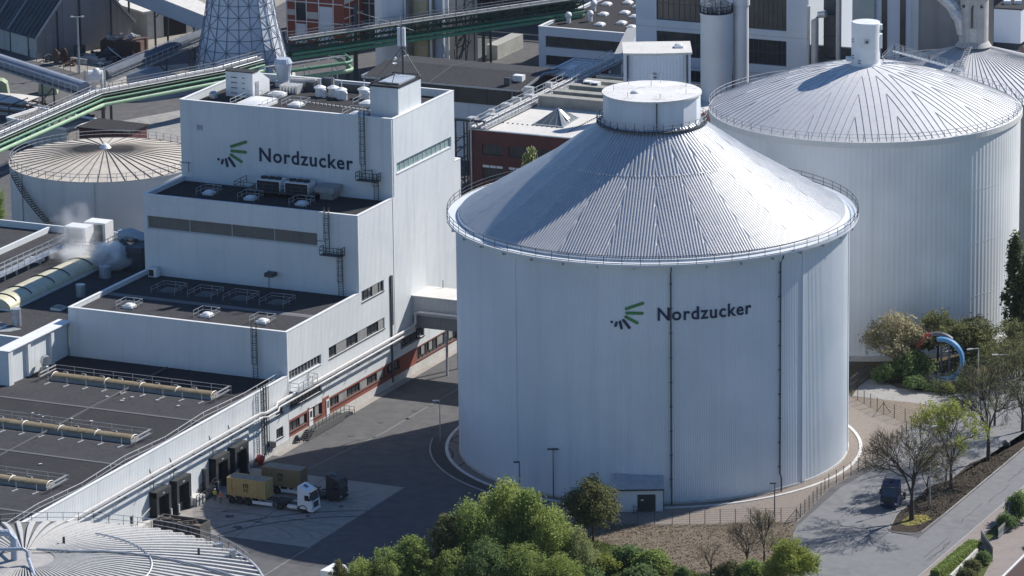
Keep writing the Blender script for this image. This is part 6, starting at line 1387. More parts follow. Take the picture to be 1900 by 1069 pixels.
part(VP,'elbow_pipe',mb,m_lsteel)
part(VP,'stack_pipe',MB().tube([(-33.4,149.8,5),(-33.4,149.8,26)],.36,10),m_lsteel)
part(VP,'bend_pipe',MB().tube([(-34.6,149.6,14.4),(-33,149.6,14.8),(-32.1,149.6,14.2),(-31.9,149.6,13),(-31.9,149.6,5)],.5,10),m_lsteel)
mb = MB(); mb.box(-39,-31.5,152.2,153,0,17); mb.box(-36.5,-33.8,151.6,152.2,17,26)
for z in (15,18.5,22): mb.box(-36.4,-33.6,151.3,151.6,z,z+.3)
part(VP,'dark_bay',mb,m_dsteel)
GBl = thing('boiler_house','pale green and white wall sections with dark slits behind the dome silo','building',(-25,150,0),'ab')
part(GBl,'wall',MB().box(-31.2,-27.6,150,168,0,30),mat('pale_green_sheet',(.42,.46,.43),.6,n1=(.4,(.36,.40,.37))))
for q in (0,1): part(GBl,'louvre',MB().box(-29.9,-28.5,149.9,149.99,16.2+q*-7.2,17.9+q*-7.2),m_hole)
part(GBl,'wall',MB().box(-27.58,-21.8,150.5,168,0,30),m_cool)
for a in (-26.6,-23.6): part(GBl,'window_slit',MB().box(a,a+.9,150.4,150.48,0,30),m_glass)
part(GBl,'wall',MB().box(-21.78,-18.8,150.5,152,0,30),m_clad)
part(GBl,'fin_wall',MB().extr([(150.4,0),(163,0),(163,30),(158,30),(150.4,17.5)],-18.8,-18.3,lambda u,v,d:(d,u,v)),m_white)
lt = part(GBl,'side_annex',MB().box(-18.28,-12,152.5,165,0,14.2),m_brickd); part(lt,'annex_roof',MB().box(-18.28,-12,152,165,14.22,14.6),m_wroof)
GT = thing('concrete_tower','plain grey concrete tower left of the stained shaft','tower',(45.5,131,0))
part(GT,'wall',MB().prism([(43.7,129),(49.6,126.6),(51.4,131),(45.6,133.5)],0,30.5),m_concW)
part(GT,'duct',MB().tube([(42.2,128.5,31.5),(46,128,32.5),(49.5,124,33.5)],1.5,14),m_steel)
RB = thing('rooftop_box_building','white box shaped building with roof vents and a faded red tank','building',(56,122,0))
part(RB,'wall',MB().prism([(53.9,119.5),(57.7,118.0),(61,126),(57,127.6)],24.6,29.6),m_cool); part(RB,'base',MB().prism([(54.2,119.9),(57.5,118.6),(60.6,126),(57,127.2)],0,24.6),m_dsteel)
part(RB,'roof',MB().prism([(53.8,119.4),(57.8,117.9),(61.1,126.1),(57,127.8)],29.6,29.8),m_felt2)
for q in (0,1.6): part(RB,'roof_vent',MB().box(55.6+q,56.6+q,121.5,122.4,29.8,30.3),m_trim)
part(RB,'red_tank',MB().lathe((59.2,117.2,0),[(1.6,0),(1.6,23.2),(1.2,24.4),(.1,24.9)],20),mat('faded_red_tank',(.42,.16,.12),.6))
part(thing('dark_backdrop_building','dark building wall behind the stained shaft','building',(70,150,0)),'wall',MB().box(56,95,140,150,0,36),m_dsteel)
# low white office, trailer, racks
OF = thing('white_office','low white office with black roof, many skylights and dark ribbon windows','office building',(-95,205,0),'ab')
fo = lambda u,v,d: (u,192.7+d,v)
OO = [(-102.4,-88.7,3.75,5.5),(-102.4,-88.7,.6,2.2)]
mb = MB(); grid(mb,fo,-103.7,-85.5,0,7.0,OO,.3); mb.box(-103.7,-103.4,193.01,228,0,7); mb.box(-85.8,-85.5,193.01,228,0,7); part(OF,'wall',mb,m_cool)
for o in OO: window(OF,fo,*o,n=9,depth=.3)
part(OF,'roof',MB().box(-103.4,-85.8,193.01,228,6.3,6.6),m_felt)
part(OF,'coping',MB().box(-103.8,-85.4,192.6,193.1,7.0,7.1).box(-103.8,-103.3,193.1,228,7,7.1),m_trim)
for i in range(14):
    a,b = (-101+ i%5*2.9, 199+ (i//5)*8+(i%2)*2.5); skylight(OF,a,b,6.6,1.5,1.5,m_white,.3,False) if i not in (0,1,5) else part(OF,'roof_vent',MB().cyl((a,b,0),.4,6.6,7.8,10).ball((a,b,7.9),.6,10,6),m_trim)
lk = thing('link_gallery','sloping blue grey link gallery between the low white office and the small brick annex','conveyor',(-80,170,7),'ab')
part(lk,'wall',MB().beam((-86.5,193,6.8),(-71.2,151,10.6),1.6,2.0),m_bluew); part(lk,'roof',MB().beam((-86.5,193,7.95),(-71.2,151,11.75),1.9,.2),m_sheet); part(lk,'support',MB().beam((-80,174,0),(-80,174,7.4),.3).beam((-75,160,0),(-75,160,8.6),.3),m_dsteel)
ct = container('storage_container','long dull white container standing beside the green pipe bridge column',(-113.7,200.6,0),R(90),m_contw,mat('dull_container_roof',(.33,.325,.30),.8),L_=12.2,H_=2.9,logo_=False)
rk = thing('pipe_rack','dark multi level steel rack with pale pipes behind the storage container','pipe rack',(-112,232,0),'ab')
mb = MB()
for a in range(-150,-100,6):
    for b in (226,234): mb.beam((a,b,0),(a,b,14),.35)
for z in (4,7.5,11,14):
    for b in (226,234): mb.beam((-150,b,z),(-101,b,z),.4)
part(rk,'frame',mb,m_dsteel)
mb = MB()
for z,b in ((4.4,226.4),(4.9,228),(8,226),(8.6,229),(11.6,226.3),(12.2,230)): mb.tube([(-150,b,z),(-101,b,z)],.28,6)
part(rk,'pipe',mb,m_lsteel)
part(rk,'wall',MB().box(-150,-101,236,240,0,18),mat('dark_sheet_wall',(.05,.055,.065),.8,n1=(.2,(.09,.10,.11))))
part(rk,'gallery',MB().box(-128,-101,224,226,9.2,11.2),m_bluew)
YT = thing('yellowed_tank_group','pale silo tower with yellowed tanks and white wall behind the green pipe bridge','silo',(-33,218,0))
part(YT,'shell',MB().lathe((-37.2,217.3,0),[(2.45,0),(2.45,30)],36),m_tank2)
part(YT,'edge_duct',MB().box(-34.75,-34.4,216.5,217.1,0,30),m_white)
part(YT,'wall',MB().prism([(-34.2,219),(-22.5,223.6),(-24,228),(-36,224)],0,30),mat('cream_wall',(.55,.52,.46),.7,n1=(.3,(.44,.41,.35)),streak=(.8,(.34,.31,.26),.6)))
part(YT,'yellow_tank',MB().lathe((-31.9,217.6,0),[(1.35,0),(1.35,26)],24),mat('yellowed_tank',(.50,.41,.23),.7,n1=(.35,(.40,.33,.19)),streak=(1,(.26,.21,.13),.7)))
for z in range(2,26,2): part(YT,'hoop',MB().lathe((-31.9,217.6,0),[(1.36,z),(1.42,z),(1.42,z+.12),(1.36,z+.12)],24),m_steel)
part(YT,'pale_tank',MB().lathe((-28.9,218.3,0),[(.95,0),(.95,26)],20),m_bluew)
part(YT,'riser_pipe',MB().tube([(-30.3,216.9,0),(-30.3,216.9,26)],.22,8).tube([(-27.5,217.8,0),(-27.5,217.8,26)],.28,8),m_trim)
mb = MB()
for i in range(16): mb.beam((-26.5+random.uniform(0,3),218+random.uniform(0,2),random.uniform(0,14)),(-26.5+random.uniform(0,3.5),218+random.uniform(0,2),random.uniform(0,14)),.16)
for x in (-26,-24.5,-23): mb.beam((x,218.4,0),(x,218.4,13),.2)
part(YT,'pipe_clutter',mb,m_dsteel)
# brick panel building
BP = thing('brick_panel_building','old red brick building with white framing grid, pale panels and dark windows','building',(-146,203,0),'ab')
part(BP,'wall',MB().box(-152.5,-141.3,194.5,212,0,24),m_brick)
fb = lambda u,v,d: (u,194.5+d,v); fr2 = lambda u,v,d: (-141.3-d,u,v)
mb = MB()
for a in (-152.4,-150.7,-148.6,-146.2,-143.4): fbox(mb,fb,a,a+.14,0,24,-.09,0)
for z in (0.9,4.0,7.4): fbox(mb,fb,-152.5,-141.5,z,z+.14,-.10,-.001)
for b in (196.5,200.0): fbox(mb,fr2,b,b+.14,0,24,-.09,0)
for z in (1.8,5.0,7.6): fbox(mb,fr2,194.6,212,z,z+.14,-.10,-.001)
part(BP,'framing',mb,m_trim)
for o,m in (((-150.5,-148.7,4.2,7.3),m_glass),((-150.5,-148.7,.2,3.6),m_cool),((-148.5,-146.3,4.6,5.8),m_concL),((-146.0,-143.5,.3,6.9),m_cool),((-145.9,-144.4,9.6,10.8),m_trim),((-152.3,-150.8,5,6),m_concL)):
    mb = MB(); fbox(mb,fb,*o,-.06,-.001); part(BP,'facade_panel',mb,m)
for o,m in (((197.3,199.4,3.0,6.8),m_greend),((197.3,199.6,-.0,2.4),m_trim),((194.7,205,7.75,14),m_clad)):
    mb = MB(); fbox(mb,fr2,*o,-.06,-.001); part(BP,'facade_panel',mb,m)
part(BP,'dark_wing',MB().box(-141.2,-131,201.5,214,0,24),mat('dark_wing_sheet',(.055,.055,.062),.8,n1=(.3,(.09,.09,.10))))
mb = MB()
for a in (-140,-137.5,-135,-132.5): mb.box(a,a+.2,201.35,201.49,0,24)
for z in (3,6.5,10): mb.box(-141.2,-131,201.3,201.34,z,z+.2)
part(BP,'wing_framing',mb,m_steel)
part(thing('white_chimney','plain white vertical pipe chimney behind the lattice tower','chimney',(-158,206,0),'ab'),'shaft',MB().cyl((-157.6,206,0),.85,0,22,20),m_tank2)
# lattice cooling tower
ctc = (-61.9,213.0)
CT = thing('cooling_tower','pale lattice framed cooling tower rising behind the stepped factory','cooling tower',(*ctc,0))
NF = 20; lv = [0,1.9,3.8,5.7,7.6,9.5,11.4,13.3,15.2,17.1]
def cr_(z): return 5.1+3.35*((17.6-z)/17.6)**1.35
for k in range(NF):
    for z0,z1 in zip(lv[:-1],lv[1:]):
        a0,a1 = 2*math.pi*k/NF,2*math.pi*(k+1)/NF; mb = MB(); q = [(ctc[0]+(cr_(z)-.12)*math.cos(a),ctc[1]+(cr_(z)-.12)*math.sin(a),z) for a,z in ((a0,z0),(a1,z0),(a1,z1),(a0,z1))]
        q2 = [(ctc[0]+(cr_(z)-.2)*math.cos(a),ctc[1]+(cr_(z)-.2)*math.sin(a),z) for a,z in ((a0,z0),(a1,z0),(a1,z1),(a0,z1))]
        mb.add(q+q2,[(0,1,2,3),(7,6,5,4),(0,4,5,1),(1,5,6,2),(2,6,7,3),(3,7,4,0)]); part(CT,'panel',mb,m_cool)
mb = MB()
P_ = lambda k,z: (ctc[0]+cr_(z)*math.cos(2*math.pi*k/NF),ctc[1]+cr_(z)*math.sin(2*math.pi*k/NF),z)
for z in lv: mb.tube([P_(k,z) for k in range(NF)],.06,5,True)
part(CT,'hoop',mb,m_lat)
for k in range(NF): part(CT,'rib',MB().tube([P_(k,z) for z in lv],.075,5),m_lat)
mb = MB()
for k in range(NF):
    for i in range(len(lv)-1):
        if (k+i)%2: mb.beam(P_(k,lv[i]),P_(k+1,lv[i+1]),.075)
        else: mb.beam(P_(k+1,lv[i]),P_(k,lv[i+1]),.075)
part(CT,'bracing',mb,m_lat)
part(CT,'base_ring',MB().lathe(ctc+(0,),[(8.9,-.01),(8.9,.5),(8.4,.5)],40),m_concL)
# old barn (own heading)
BA = R(38.7); ca_,sa_ = math.cos(BA),math.sin(BA); bo = (-97.75,230.0)
def bw(u,v): return (bo[0]+u*ca_-v*sa_, bo[1]+u*sa_+v*ca_)
BN_ = thing('old_barn','large old grey concrete barn with steep dark roof behind the floodlight mast','barn',(*bo,0))
Wd = 19.6
mb = MB(); mb.extr([(0,0),(Wd,0),(Wd,4.1),(Wd/2,14.6),(0,4.1)],0,60,lambda u,v,d:(*bw(u,d),v)); part(BN_,'wall',mb,m_concW)
for (u0,u1,z1) in ((1.9,3.9,4.0),(5.4,8.2,16),(9.0,11.0,16),(15.3,17.4,16)):
    mb = MB(); zt = lambda u: min(z1,4.1+10.5*(1-abs(u-Wd/2)/(Wd/2))-.15); mb.extr([(u0,0),(u1,0),(u1,zt(u1)),(u0,zt(u0))],-.12,-.002,lambda u,v,d:(*bw(u,d),v)); part(BN_,'gable_panel',mb,mat('lighter_barn_sheet',(.27,.26,.25),.85,streak=(.7,(.17,.165,.16),.7)) if u0<2 else bpy.data.materials['lighter_barn_sheet'])
for u0 in (4.0,8.6,15.1): part(BN_,'gable_pilaster',MB().extr([(u0,0),(u0+.25,0),(u0+.25,4+10.5*(1-abs(u0-Wd/2)/(Wd/2))-.5),(u0,4+10.5*(1-abs(u0-Wd/2)/(Wd/2))-.5)],-.25,-.125,lambda u,v,d:(*bw(u,d),v)),m_dsteel)
for d0 in (2.6,8.2,13.8,19.4): part(BN_,'wall_joint',MB().extr([(-.12,0),(-.002,0),(-.002,4.0),(-.12,4.0)],d0,d0+.25,lambda u,v,d:(*bw(u,d),v)),m_dsteel)
for i in range(9): part(BN_,'wall_panel',MB().extr([(-.08,.1),(-.003,.1),(-.003,3.95),(-.08,3.95)],-.0+(.1 if i==0 else 2.9+(i-1)*5.6),2.5 if i==0 else 2.9+(i-1)*5.6+5.2,lambda u,v,d:(*bw(u,d),v)),m_concL if i%2 else mat('barn_wall_panel',(.42,.42,.40),.85,streak=(.7,(.27,.265,.25),.6)) if i==0 else bpy.data.materials['barn_wall_panel'])
m_broof = mat('dark_barn_roof',(.045,.055,.062),.6,.2,n1=(.25,(.07,.082,.09)),streak=(.5,(.16,.17,.17),.3))
mb = MB()
for s in (0,1):
    e = (-.5,3.6) if s==0 else (Wd+.5,3.6); t = (Wd/2,14.9)
    mb.add([(*bw(e[0],-.35),e[1]),(*bw(e[0],60),e[1]),(*bw(t[0],60),t[1]),(*bw(t[0],-.35),t[1])],[(0,1,2,3) if s else (3,2,1,0)])
part(BN_,'roof',mb,m_broof)
for i in range(24): part(BN_,'roof_sheet_rib',MB().beam((*bw(-.45,.4+i*1.25),3.72),(*bw(Wd/2,.4+i*1.25),14.95),.12,.12),m_broof)
for i in (3,5,6): part(BN_,'rooflight_strip',MB().add([(*bw(-.3,1+i*2.5),3.9),(*bw(-.3,1.5+i*2.5),3.9),(*bw(Wd/2-.2,1.5+i*2.5),14.8),(*bw(Wd/2-.2,1+i*2.5),14.8)],[(3,2,1,0)]),mat('pale_roof_strip',(.22,.24,.24),.6) if i==3 else bpy.data.materials['pale_roof_strip'])
part(BN_,'verge',MB().beam((*bw(-.5,-.4),3.7),(*bw(Wd/2,-.4),14.95),.16,.35).beam((*bw(Wd+.5,-.4),3.7),(*bw(Wd/2,-.4),14.95),.16,.35),m_steel)
# shed behind, gallery, conveyors
SH = thing('open_shed','pale shed with dark doorway right of the barn','shed',(-74,247,0))
part(SH,'wall',MB().prism([(-80,245),(-71,252),(-76,262),(-88,256)],0,4.6),m_concL); part(SH,'doorway',MB().prism([(-77.2,246.9),(-73.6,249.7),(-73.7,249.85),(-77.3,247.05)],.05,3.6),m_hole)
part(SH,'roof',MB().prism([(-80.6,244.4),(-70.6,252.0),(-76,263),(-89,256.5)],4.6,5.0),m_wroof)
GA = thing('conveyor_gallery','pale blue enclosed conveyor gallery sloping above the yard beside the old barn','conveyor',(-78,236,6))
GA1,GA2 = Vector((-95,252,12.5)),Vector((-66.5,223.5,7.2))
part(GA,'wall',MB().beam(GA1,GA2,4.4,2.6),m_bluew)
gd = (GA2-GA1).normalized(); gn = Vector((-gd.y,gd.x,0)).normalized()
part(GA,'roof',MB().beam(GA1+Vector((0,0,1.45)),GA2+Vector((0,0,1.45)),4.7,.18),m_wroof)
mb = MB(); 
for t in (.35,.6,.85): p = GA1+(GA2-GA1)*t; mb.beam((p.x,p.y,0),(p.x,p.y,p.z-1.3),.35); mb.beam((p.x+2,p.y+2,0),(p.x+2,p.y+2,p.z-1.3),.35); mb.beam((p.x,p.y,p.z-3.5),(p.x+2,p.y+2,p.z-1.5),.14)
mb.beam(GA1+Vector((0,0,-2.2)),GA2+Vector((0,0,-2.2)),.25)
for i in range(12): p = GA1+(GA2-GA1)*(i/12); q = GA1+(GA2-GA1)*((i+1)/12); mb.beam(p+Vector((0,0,-1.3)),q+Vector((0,0,-2.2)),.12); mb.beam(q+Vector((0,0,-1.3)),q+Vector((0,0,-2.2)),.12)
part(GA,'trestle',mb,m_dsteel)
def pipe_conveyor(name, label, p, q, r, m, cols, w=1.4):
    T = thing(name,label,'conveyor',(p[0],p[1],0)); P,Q = Vector(p),Vector(q); d = (Q-P).normalized(); n = Vector((-d.y,d.x,0)).normalized()
    part(T,'tube',MB().tube([P+Vector((0,0,.6)),Q+Vector((0,0,.6))],r,14),m)
    mb = MB(); mb.beam(P-n*(-.0)+Vector((0,0,-.5)),Q+Vector((0,0,-.5)),w*1.6,.3)
    for s in (-1,1):
        a,b = P+n*s*w,Q+n*s*w; L_ = (b-a).length; k = int(L_/1.7)
        for z in (.1,.9,1.6): mb.beam(a+Vector((0,0,z-.5)),b+Vector((0,0,z-.5)),.08)
        for i in range(k+1): c = a+(b-a)*i/k; mb.beam(c+Vector((0,0,-.6)),c+Vector((0,0,1.1)),.08)
    part(T,'walkway',mb,m_steel)
    for t in cols:
        c = P+(Q-P)*t; mb = MB()
        for s in (-1,1): mb.beam((c.x+n.x*s*w*.8,c.y+n.y*s*w*.8,0),(c.x+n.x*s*w*.8,c.y+n.y*s*w*.8,c.z-.6),.28)
        mb.beam((c.x-n.x*w,c.y-n.y*w,c.z*.4),(c.x+n.x*w,c.y+n.y*w,c.z*.8),.14); part(T,'trestle',mb,m_dsteel)
    return T
m_ptube = mat('blue_grey_tube',(.075,.09,.12),.85,0,n1=(.5,(.10,.12,.155)))
m_ptubeL = mat('pale_blue_tube',(.21,.24,.30),.8,0,n1=(.5,(.26,.30,.36)))
pipe_conveyor('pipe_conveyor','dark blue grey tube conveyor on trestles climbing right towards the lattice tower',(-83.2,193.3,4.7),(-68.5,220.8,5.6),.85,m_ptube,(.55,.9))
pipe_conveyor('pipe_conveyor','pale blue tube conveyor with walkway entering from the left edge',(-112,212,6.6),(-85.2,179.2,5.6),1.0,m_ptubeL,(.35,.75))
st = thing('transfer_station','grey machinery station where the two tube conveyors meet','machine',(-84.6,187,0))
mb = MB()
for x,y in ((-86.2,184.5),(-83,184.5),(-86.2,191),(-83,191)): mb.beam((x,y,0),(x,y,6.5),.3)
mb.box(-86.8,-82.4,183.8,192,3.0,3.2); mb.rail([(-86.8,183.8,3.2),(-82.4,183.8,3.2),(-82.4,192,3.2)],1.1,1.2,.05)
part(st,'frame',mb,m_steel); part(st,'drum',MB().tube([(-85.6,190.5,5.6),(-83.2,190.5,5.6)],1.0,12).ball((-84.2,189.6,6.6),.6,10,6),m_trim)
part(st,'drive_box',MB().box(-86,-83.2,185,188,1.2,3.0).box(-84.5,-83.2,183.9,184.6,3.2,4.4),m_dsteel)
# green pipe bridges
def pipe_bridge(name, label, pts, pw, ph, cols, greens, group=None):
    T = thing(name,label,'pipe bridge',(pts[0][0],pts[0][1],0),group=group)
    fr_ = MB(); deck = MB()
    for p,q in zip(pts[:-1],pts[1:]):
        P,Q = Vector(p),Vector(q); d = (Q-P).normalized(); n = Vector((-d.y,d.x,0)).normalized(); L_ = (Q-P).length; k = max(1,int(L_/2.4))
        for s in (-1,1):
            for z in (0,ph): fr_.beam(P+n*s*pw/2+Vector((0,0,z)),Q+n*s*pw/2+Vector((0,0,z)),.2)
            for i in range(k):
                a = P+(Q-P)*(i/k)+n*s*pw/2; b = P+(Q-P)*((i+1)/k)+n*s*pw/2; fr_.beam(a,b+Vector((0,0,ph)),.12); fr_.beam(b,b+Vector((0,0,ph)),.12)
        deck.beam(P+Vector((0,0,ph+.12)),Q+Vector((0,0,ph+.12)),pw*.8,.1)
        deck.rail([tuple(P-n*pw/2+Vector((0,0,ph+.15))),tuple(Q-n*pw/2+Vector((0,0,ph+.15)))],1.0,2.0,.045)
        deck.rail([tuple(P+n*pw/2+Vector((0,0,ph+.15))),tuple(Q+n*pw/2+Vector((0,0,ph+.15)))],1.0,2.0,.045)
    part(T,'truss',fr_,m_dgreen); part(T,'walkway',deck,m_sheet)
    for off_,z,r,m in greens:
        path = []
        for i,p in enumerate(pts):
            P = Vector(p); d = (Vector(pts[min(i+1,len(pts)-1)])-Vector(pts[max(i-1,0)])).normalized(); n = Vector((-d.y,d.x,0)).normalized(); path.append(P+n*off_+Vector((0,0,z)))
        part(T,'pipe',MB().tube(path,r,10),m)
    for t in cols: part(T,'column',MB().beam((t[0],t[1],0),(t[0],t[1],t[2]),.55).beam((t[0]+1.2,t[1]+.8,0),(t[0]+1.2,t[1]+.8,t[2]),.4),m_dgreen if t[2]>6 else m_dsteel)
    return T
pipe_bridge('pipe_bridge','green pipe bridge with light green pipes running past the dusty tank',[(-104,118,6.0),(-82.5,170,5.6),(-64,187,5.4),(-58,195,5.4)],1.7,1.7,[(-81.8,172.6,5.4)],
            [(-1.15,-.05,.31,m_greenL),(-1.1,.8,.19,m_green),(-1.0,1.35,.14,m_dgreen),(-.3,2.1,.12,m_lsteel),(.5,2.05,.12,m_steel),(.1,1.2,.16,m_dgreen),(.6,.8,.18,m_dgreen),(-.9,1.75,.08,m_steel),(.3,.3,.3,m_dgreen)])
pipe_bridge('pipe_bridge','dark green pipe bridge crossing behind the tower to the white office',[(-53.4,200.4,6.4),(-30.2,213.8,6.8),(-5,228,7.2)],2.2,2.6,[(-21.5,219,8.6),(-44.0,206,7)],
            [(-1.25,-.2,.3,m_green),(-1.3,.5,.24,m_green),(-1.2,1.0,.2,m_dgreen),(-.4,1.6,.22,m_dgreen),(.4,2.9,.2,m_dsteel),(-.2,3.0,.16,m_steel),(.2,.3,.4,m_dgreen)])
lp = thing('pipe_loop','bright green expansion loop of pipes below the dark green pipe bridge','pipe',(-48,199,0))
for z,r,m in ((5.0,.30,m_green),(3.6,.36,m_greenL)):
    part(lp,'pipe',MB().tube([(-58,192.0,z-.4),(-53,196.2,z-.2),(-44.2,200.6,z),(-43.4,201.4,z),(-43.2,202.2,z+.1),(-44,203.2,z+.6),(-46.5,206.0,z+1.6),(-47.2,207,z+1.7),(-46,208,z+1.7)],r,10),m)
mb = MB()
for x,y in ((-55,195),(-50,197.6),(-45.5,199.8)): mb.beam((x,y,0),(x,y,5.2),.22); mb.beam((x-.9,y+1.4,0),(x-.9,y+1.4,5.2),.22); mb.beam((x,y,4.2),(x-.9,y+1.4,5),.12)
mb.beam((-58,193.5,5.9),(-44,201.5,6.1),.16); mb.beam((-58.5,195,5.6),(-45,202.7,5.8),.16)
for i in range(9): t=i/9; mb.beam((-58+14*t,193.5+8*t,5.9),(-57.2+14*t,195.8+8*t,5.7),.1)
part(lp,'support',mb,m_lsteel)
mp = thing('dark_post','dark post with crossarms in front of the brick panel building','post',(-42.3,213,0))
part(mp,'post',MB().tube([(-42.6,208,0),(-42.6,208,13.4)],.28,8),m_dsteel); part(mp,'crossarm',MB().beam((-44.5,208,13.0),(-42.6,208,12.6),.2).beam((-44.3,208,10),(-42.6,208,9.6),.2).beam((-42.6,208,12.2),(-33,208,8.8),.1),m_steel)
# left small buildings and yard clutter
LB = thing('pump_house','small flat roofed pale building below the green pipe bridge','building',(-92,171,0))
LBp = [(-96.8,169.5),(-86.6,161.0),(-82.0,167.2),(-92.4,176.5)]
part(LB,'wall',MB().prism(LBp,0,3.5),m_concL); part(LB,'roof',MB().prism([(-96.2,169.6),(-86.7,161.7),(-82.7,167.1),(-92.3,175.8)],3.5,3.56),mat('grey_gravel_roof',(.16,.15,.14),.95,n1=(.5,(.11,.105,.10))))
mb = MB(); 
for p,q in zip(LBp,LBp[1:]+LBp[:1]): mb.beam((*p,3.65),(*q,3.65),.35,.3)
part(LB,'coping',mb,m_trim)
for t in (.12,.32):
    p = Vector((-96.8+10.2*t,169.5-8.5*t,0)); part(LB,'window',MB().rbox((p.x,p.y,1.2),2.0 if t<.2 else .8,.2,1.4,R(-39.8)),m_glass)
BS = thing('brick_shed','low dark brick shed with pale door behind the dusty tank','shed',(-79,160,0))
part(BS,'wall',MB().prism([(-84.5,159.5),(-76.5,155.5),(-74,160.5),(-82,165)],0,4.2),m_brickd); part(BS,'door',MB().rbox((-82.7,158.5,.2),1.0,.2,2.2,R(-27)),m_concL); part(BS,'roof',MB().prism([(-84.9,159.4),(-76.3,155.1),(-73.6,160.6),(-82,165.4)],4.2,4.4),m_felt)
for (l,c,s,hh,mm) in (('small blue grey gabled shed beside the dark tube conveyor',(-77.3,206.2),(5.2,4.6),2.3,m_bluew),('low pale flat shed at the left edge under the pale tube conveyor',(-98.5,190.0),(7.5,5.5),2.2,m_concL)):
    T = thing('yard_shed',l,'shed',(*c,0)); x,y = c
    part(T,'wall',MB().rbox((x,y,0),s[0],s[1],hh,PHI),mm)
    mb = MB(); ca,sa = math.cos(PHI),math.sin(PHI); f_ = lambda u,v,d:(x+u*ca-d*sa,y+u*sa+d*ca,v); g_ = .9 if 'gabled' in l else .15
    mb.extr([(-s[0]/2-.2,hh),(s[0]/2+.2,hh),(0,hh+g_)],-s[1]/2-.2,s[1]/2+.2,f_); part(T,'roof',mb,mm if 'gabled' in l else m_wroof)
PR = thing('ground_pipe_rack','low tangle of pale and rusty pipes between the pump house and the left edge','pipe rack',(-95,183,0))
mb = MB(); mb2 = MB()
for i in range(9): (mb if i%2 else mb2).tube([(-106,189+i*1.1,1.2+.35*(i%3)),(-96,183.5+i*.9,1.2+.35*(i%3)),(-88,178.5+i*.5,1.3+.3*(i%3))],.17,6)
part(PR,'pipe',mb,m_lsteel); part(PR,'rusty_pipe',mb2,m_rust)
mb = MB()
for i in range(6): p = (-104+i*3,187.5-i*1.75); mb.beam((*p,0),(*p,2.4),.2); mb.beam((p[0]+2.5,p[1]+5.5,0),(p[0]+2.5,p[1]+5.5,2.4),.2); mb.beam((*p,2.3),(p[0]+2.5,p[1]+5.5,2.3),.16)
part(PR,'support',mb,m_dsteel)
sk2 = thing('scrap_bin','large dark rusty scrap bin heaped with metal in front of the barn','skip',(-83.4,233,0))
part(sk2,'body',MB().prism([(-87.2,232.5),(-80.2,231.2),(-79.2,235.4),(-86.2,236.6)],0,2.5),m_rust)
mb = MB()
for i in range(26): c = (-83.2+random.uniform(-2.8,2.8),234+random.uniform(-1.2,1.2),2.4+random.uniform(0,.6)); a = random.uniform(0,3.14); mb.beam(c,(c[0]+1.1*math.cos(a),c[1]+1.1*math.sin(a),c[2]+random.uniform(-.3,.5)),random.uniform(.12,.4))
part(sk2,'scrap',mb,m_steel,kind='stuff')
for i,(l,c,mm) in enumerate((('dark cable drum standing on the storage yard',(-93.6,226.5),m_rust),('rusty round tank on the storage yard by the barn wall',(-90.6,231),m_rust))):
    T = thing('cable_drum' if i==0 else 'rusty_tank',l,'drum' if i==0 else 'tank',(*c,0))
    if i==0:
        part(T,'flange',MB().tube([(c[0]-.6,c[1]-.4,1.3),(c[0]-.75,c[1]-.5,1.3)],1.3,16).tube([(c[0]+.6,c[1]+.4,1.3),(c[0]+.75,c[1]+.5,1.3)],1.3,16),mm); part(T,'core',MB().tube([(c[0]-.6,c[1]-.4,1.3),(c[0]+.6,c[1]+.4,1.3)],.7,12),mm)
    else: part(T,'shell',MB().cyl((*c,0),1.0,0,1.9,16),m_dsteel); part(T,'lid',MB().cyl((*c,0),1.05,1.9,2.0,16),mm)
lt_ = thing('loading_ramp','wedge shaped grey steel ramp on the storage yard','ramp',(-86,228,0))
part(lt_,'ramp_body',MB().extr([(0,0),(4.0,0),(2.6,1.5),(1.6,2.0),(1.0,1.8)],0,2.6,lambda u,v,d:(-87.6+u*.95+d*.3,227+u*.3+d*.95,v)),m_dsteel)
part(lt_,'ramp_plate',MB().beam((-85.4,228.9,2.0),(-83.2,229.4,.1),2.6,.12),m_wroof)
for i,(x,y) in enumerate(((-90.2,226.4),(-88.6,227.4),(-89.2,229.2),(-80.6,228.9),(-79.3,230.1))):
    T = thing('beam_stack',('stack of pale steel beams nearest the mast foot','second stack of pale steel beams beside the ramp','stack of dull beams by the barn gable','heap of dark machine parts left in front of the scrap bin','heap of dark machine parts right in front of the scrap bin')[i],'scrap',(x,y,0))
    mb = MB()
    for k in range(9): a = R(-20+random.uniform(-12,12)); mb.beam((x-1.5*math.cos(a)+random.uniform(-.4,.4),y-1.5*math.sin(a)+k*.2-.8,.15+.3*(k%3)),(x+1.5*math.cos(a),y+1.5*math.sin(a)+k*.2-.8,.15+.3*(k%3)),.22)
    part(T,'beam',mb,(m_lsteel if i < 2 else m_steel) if i < 3 else m_rust)
rgs = random.Random(21)
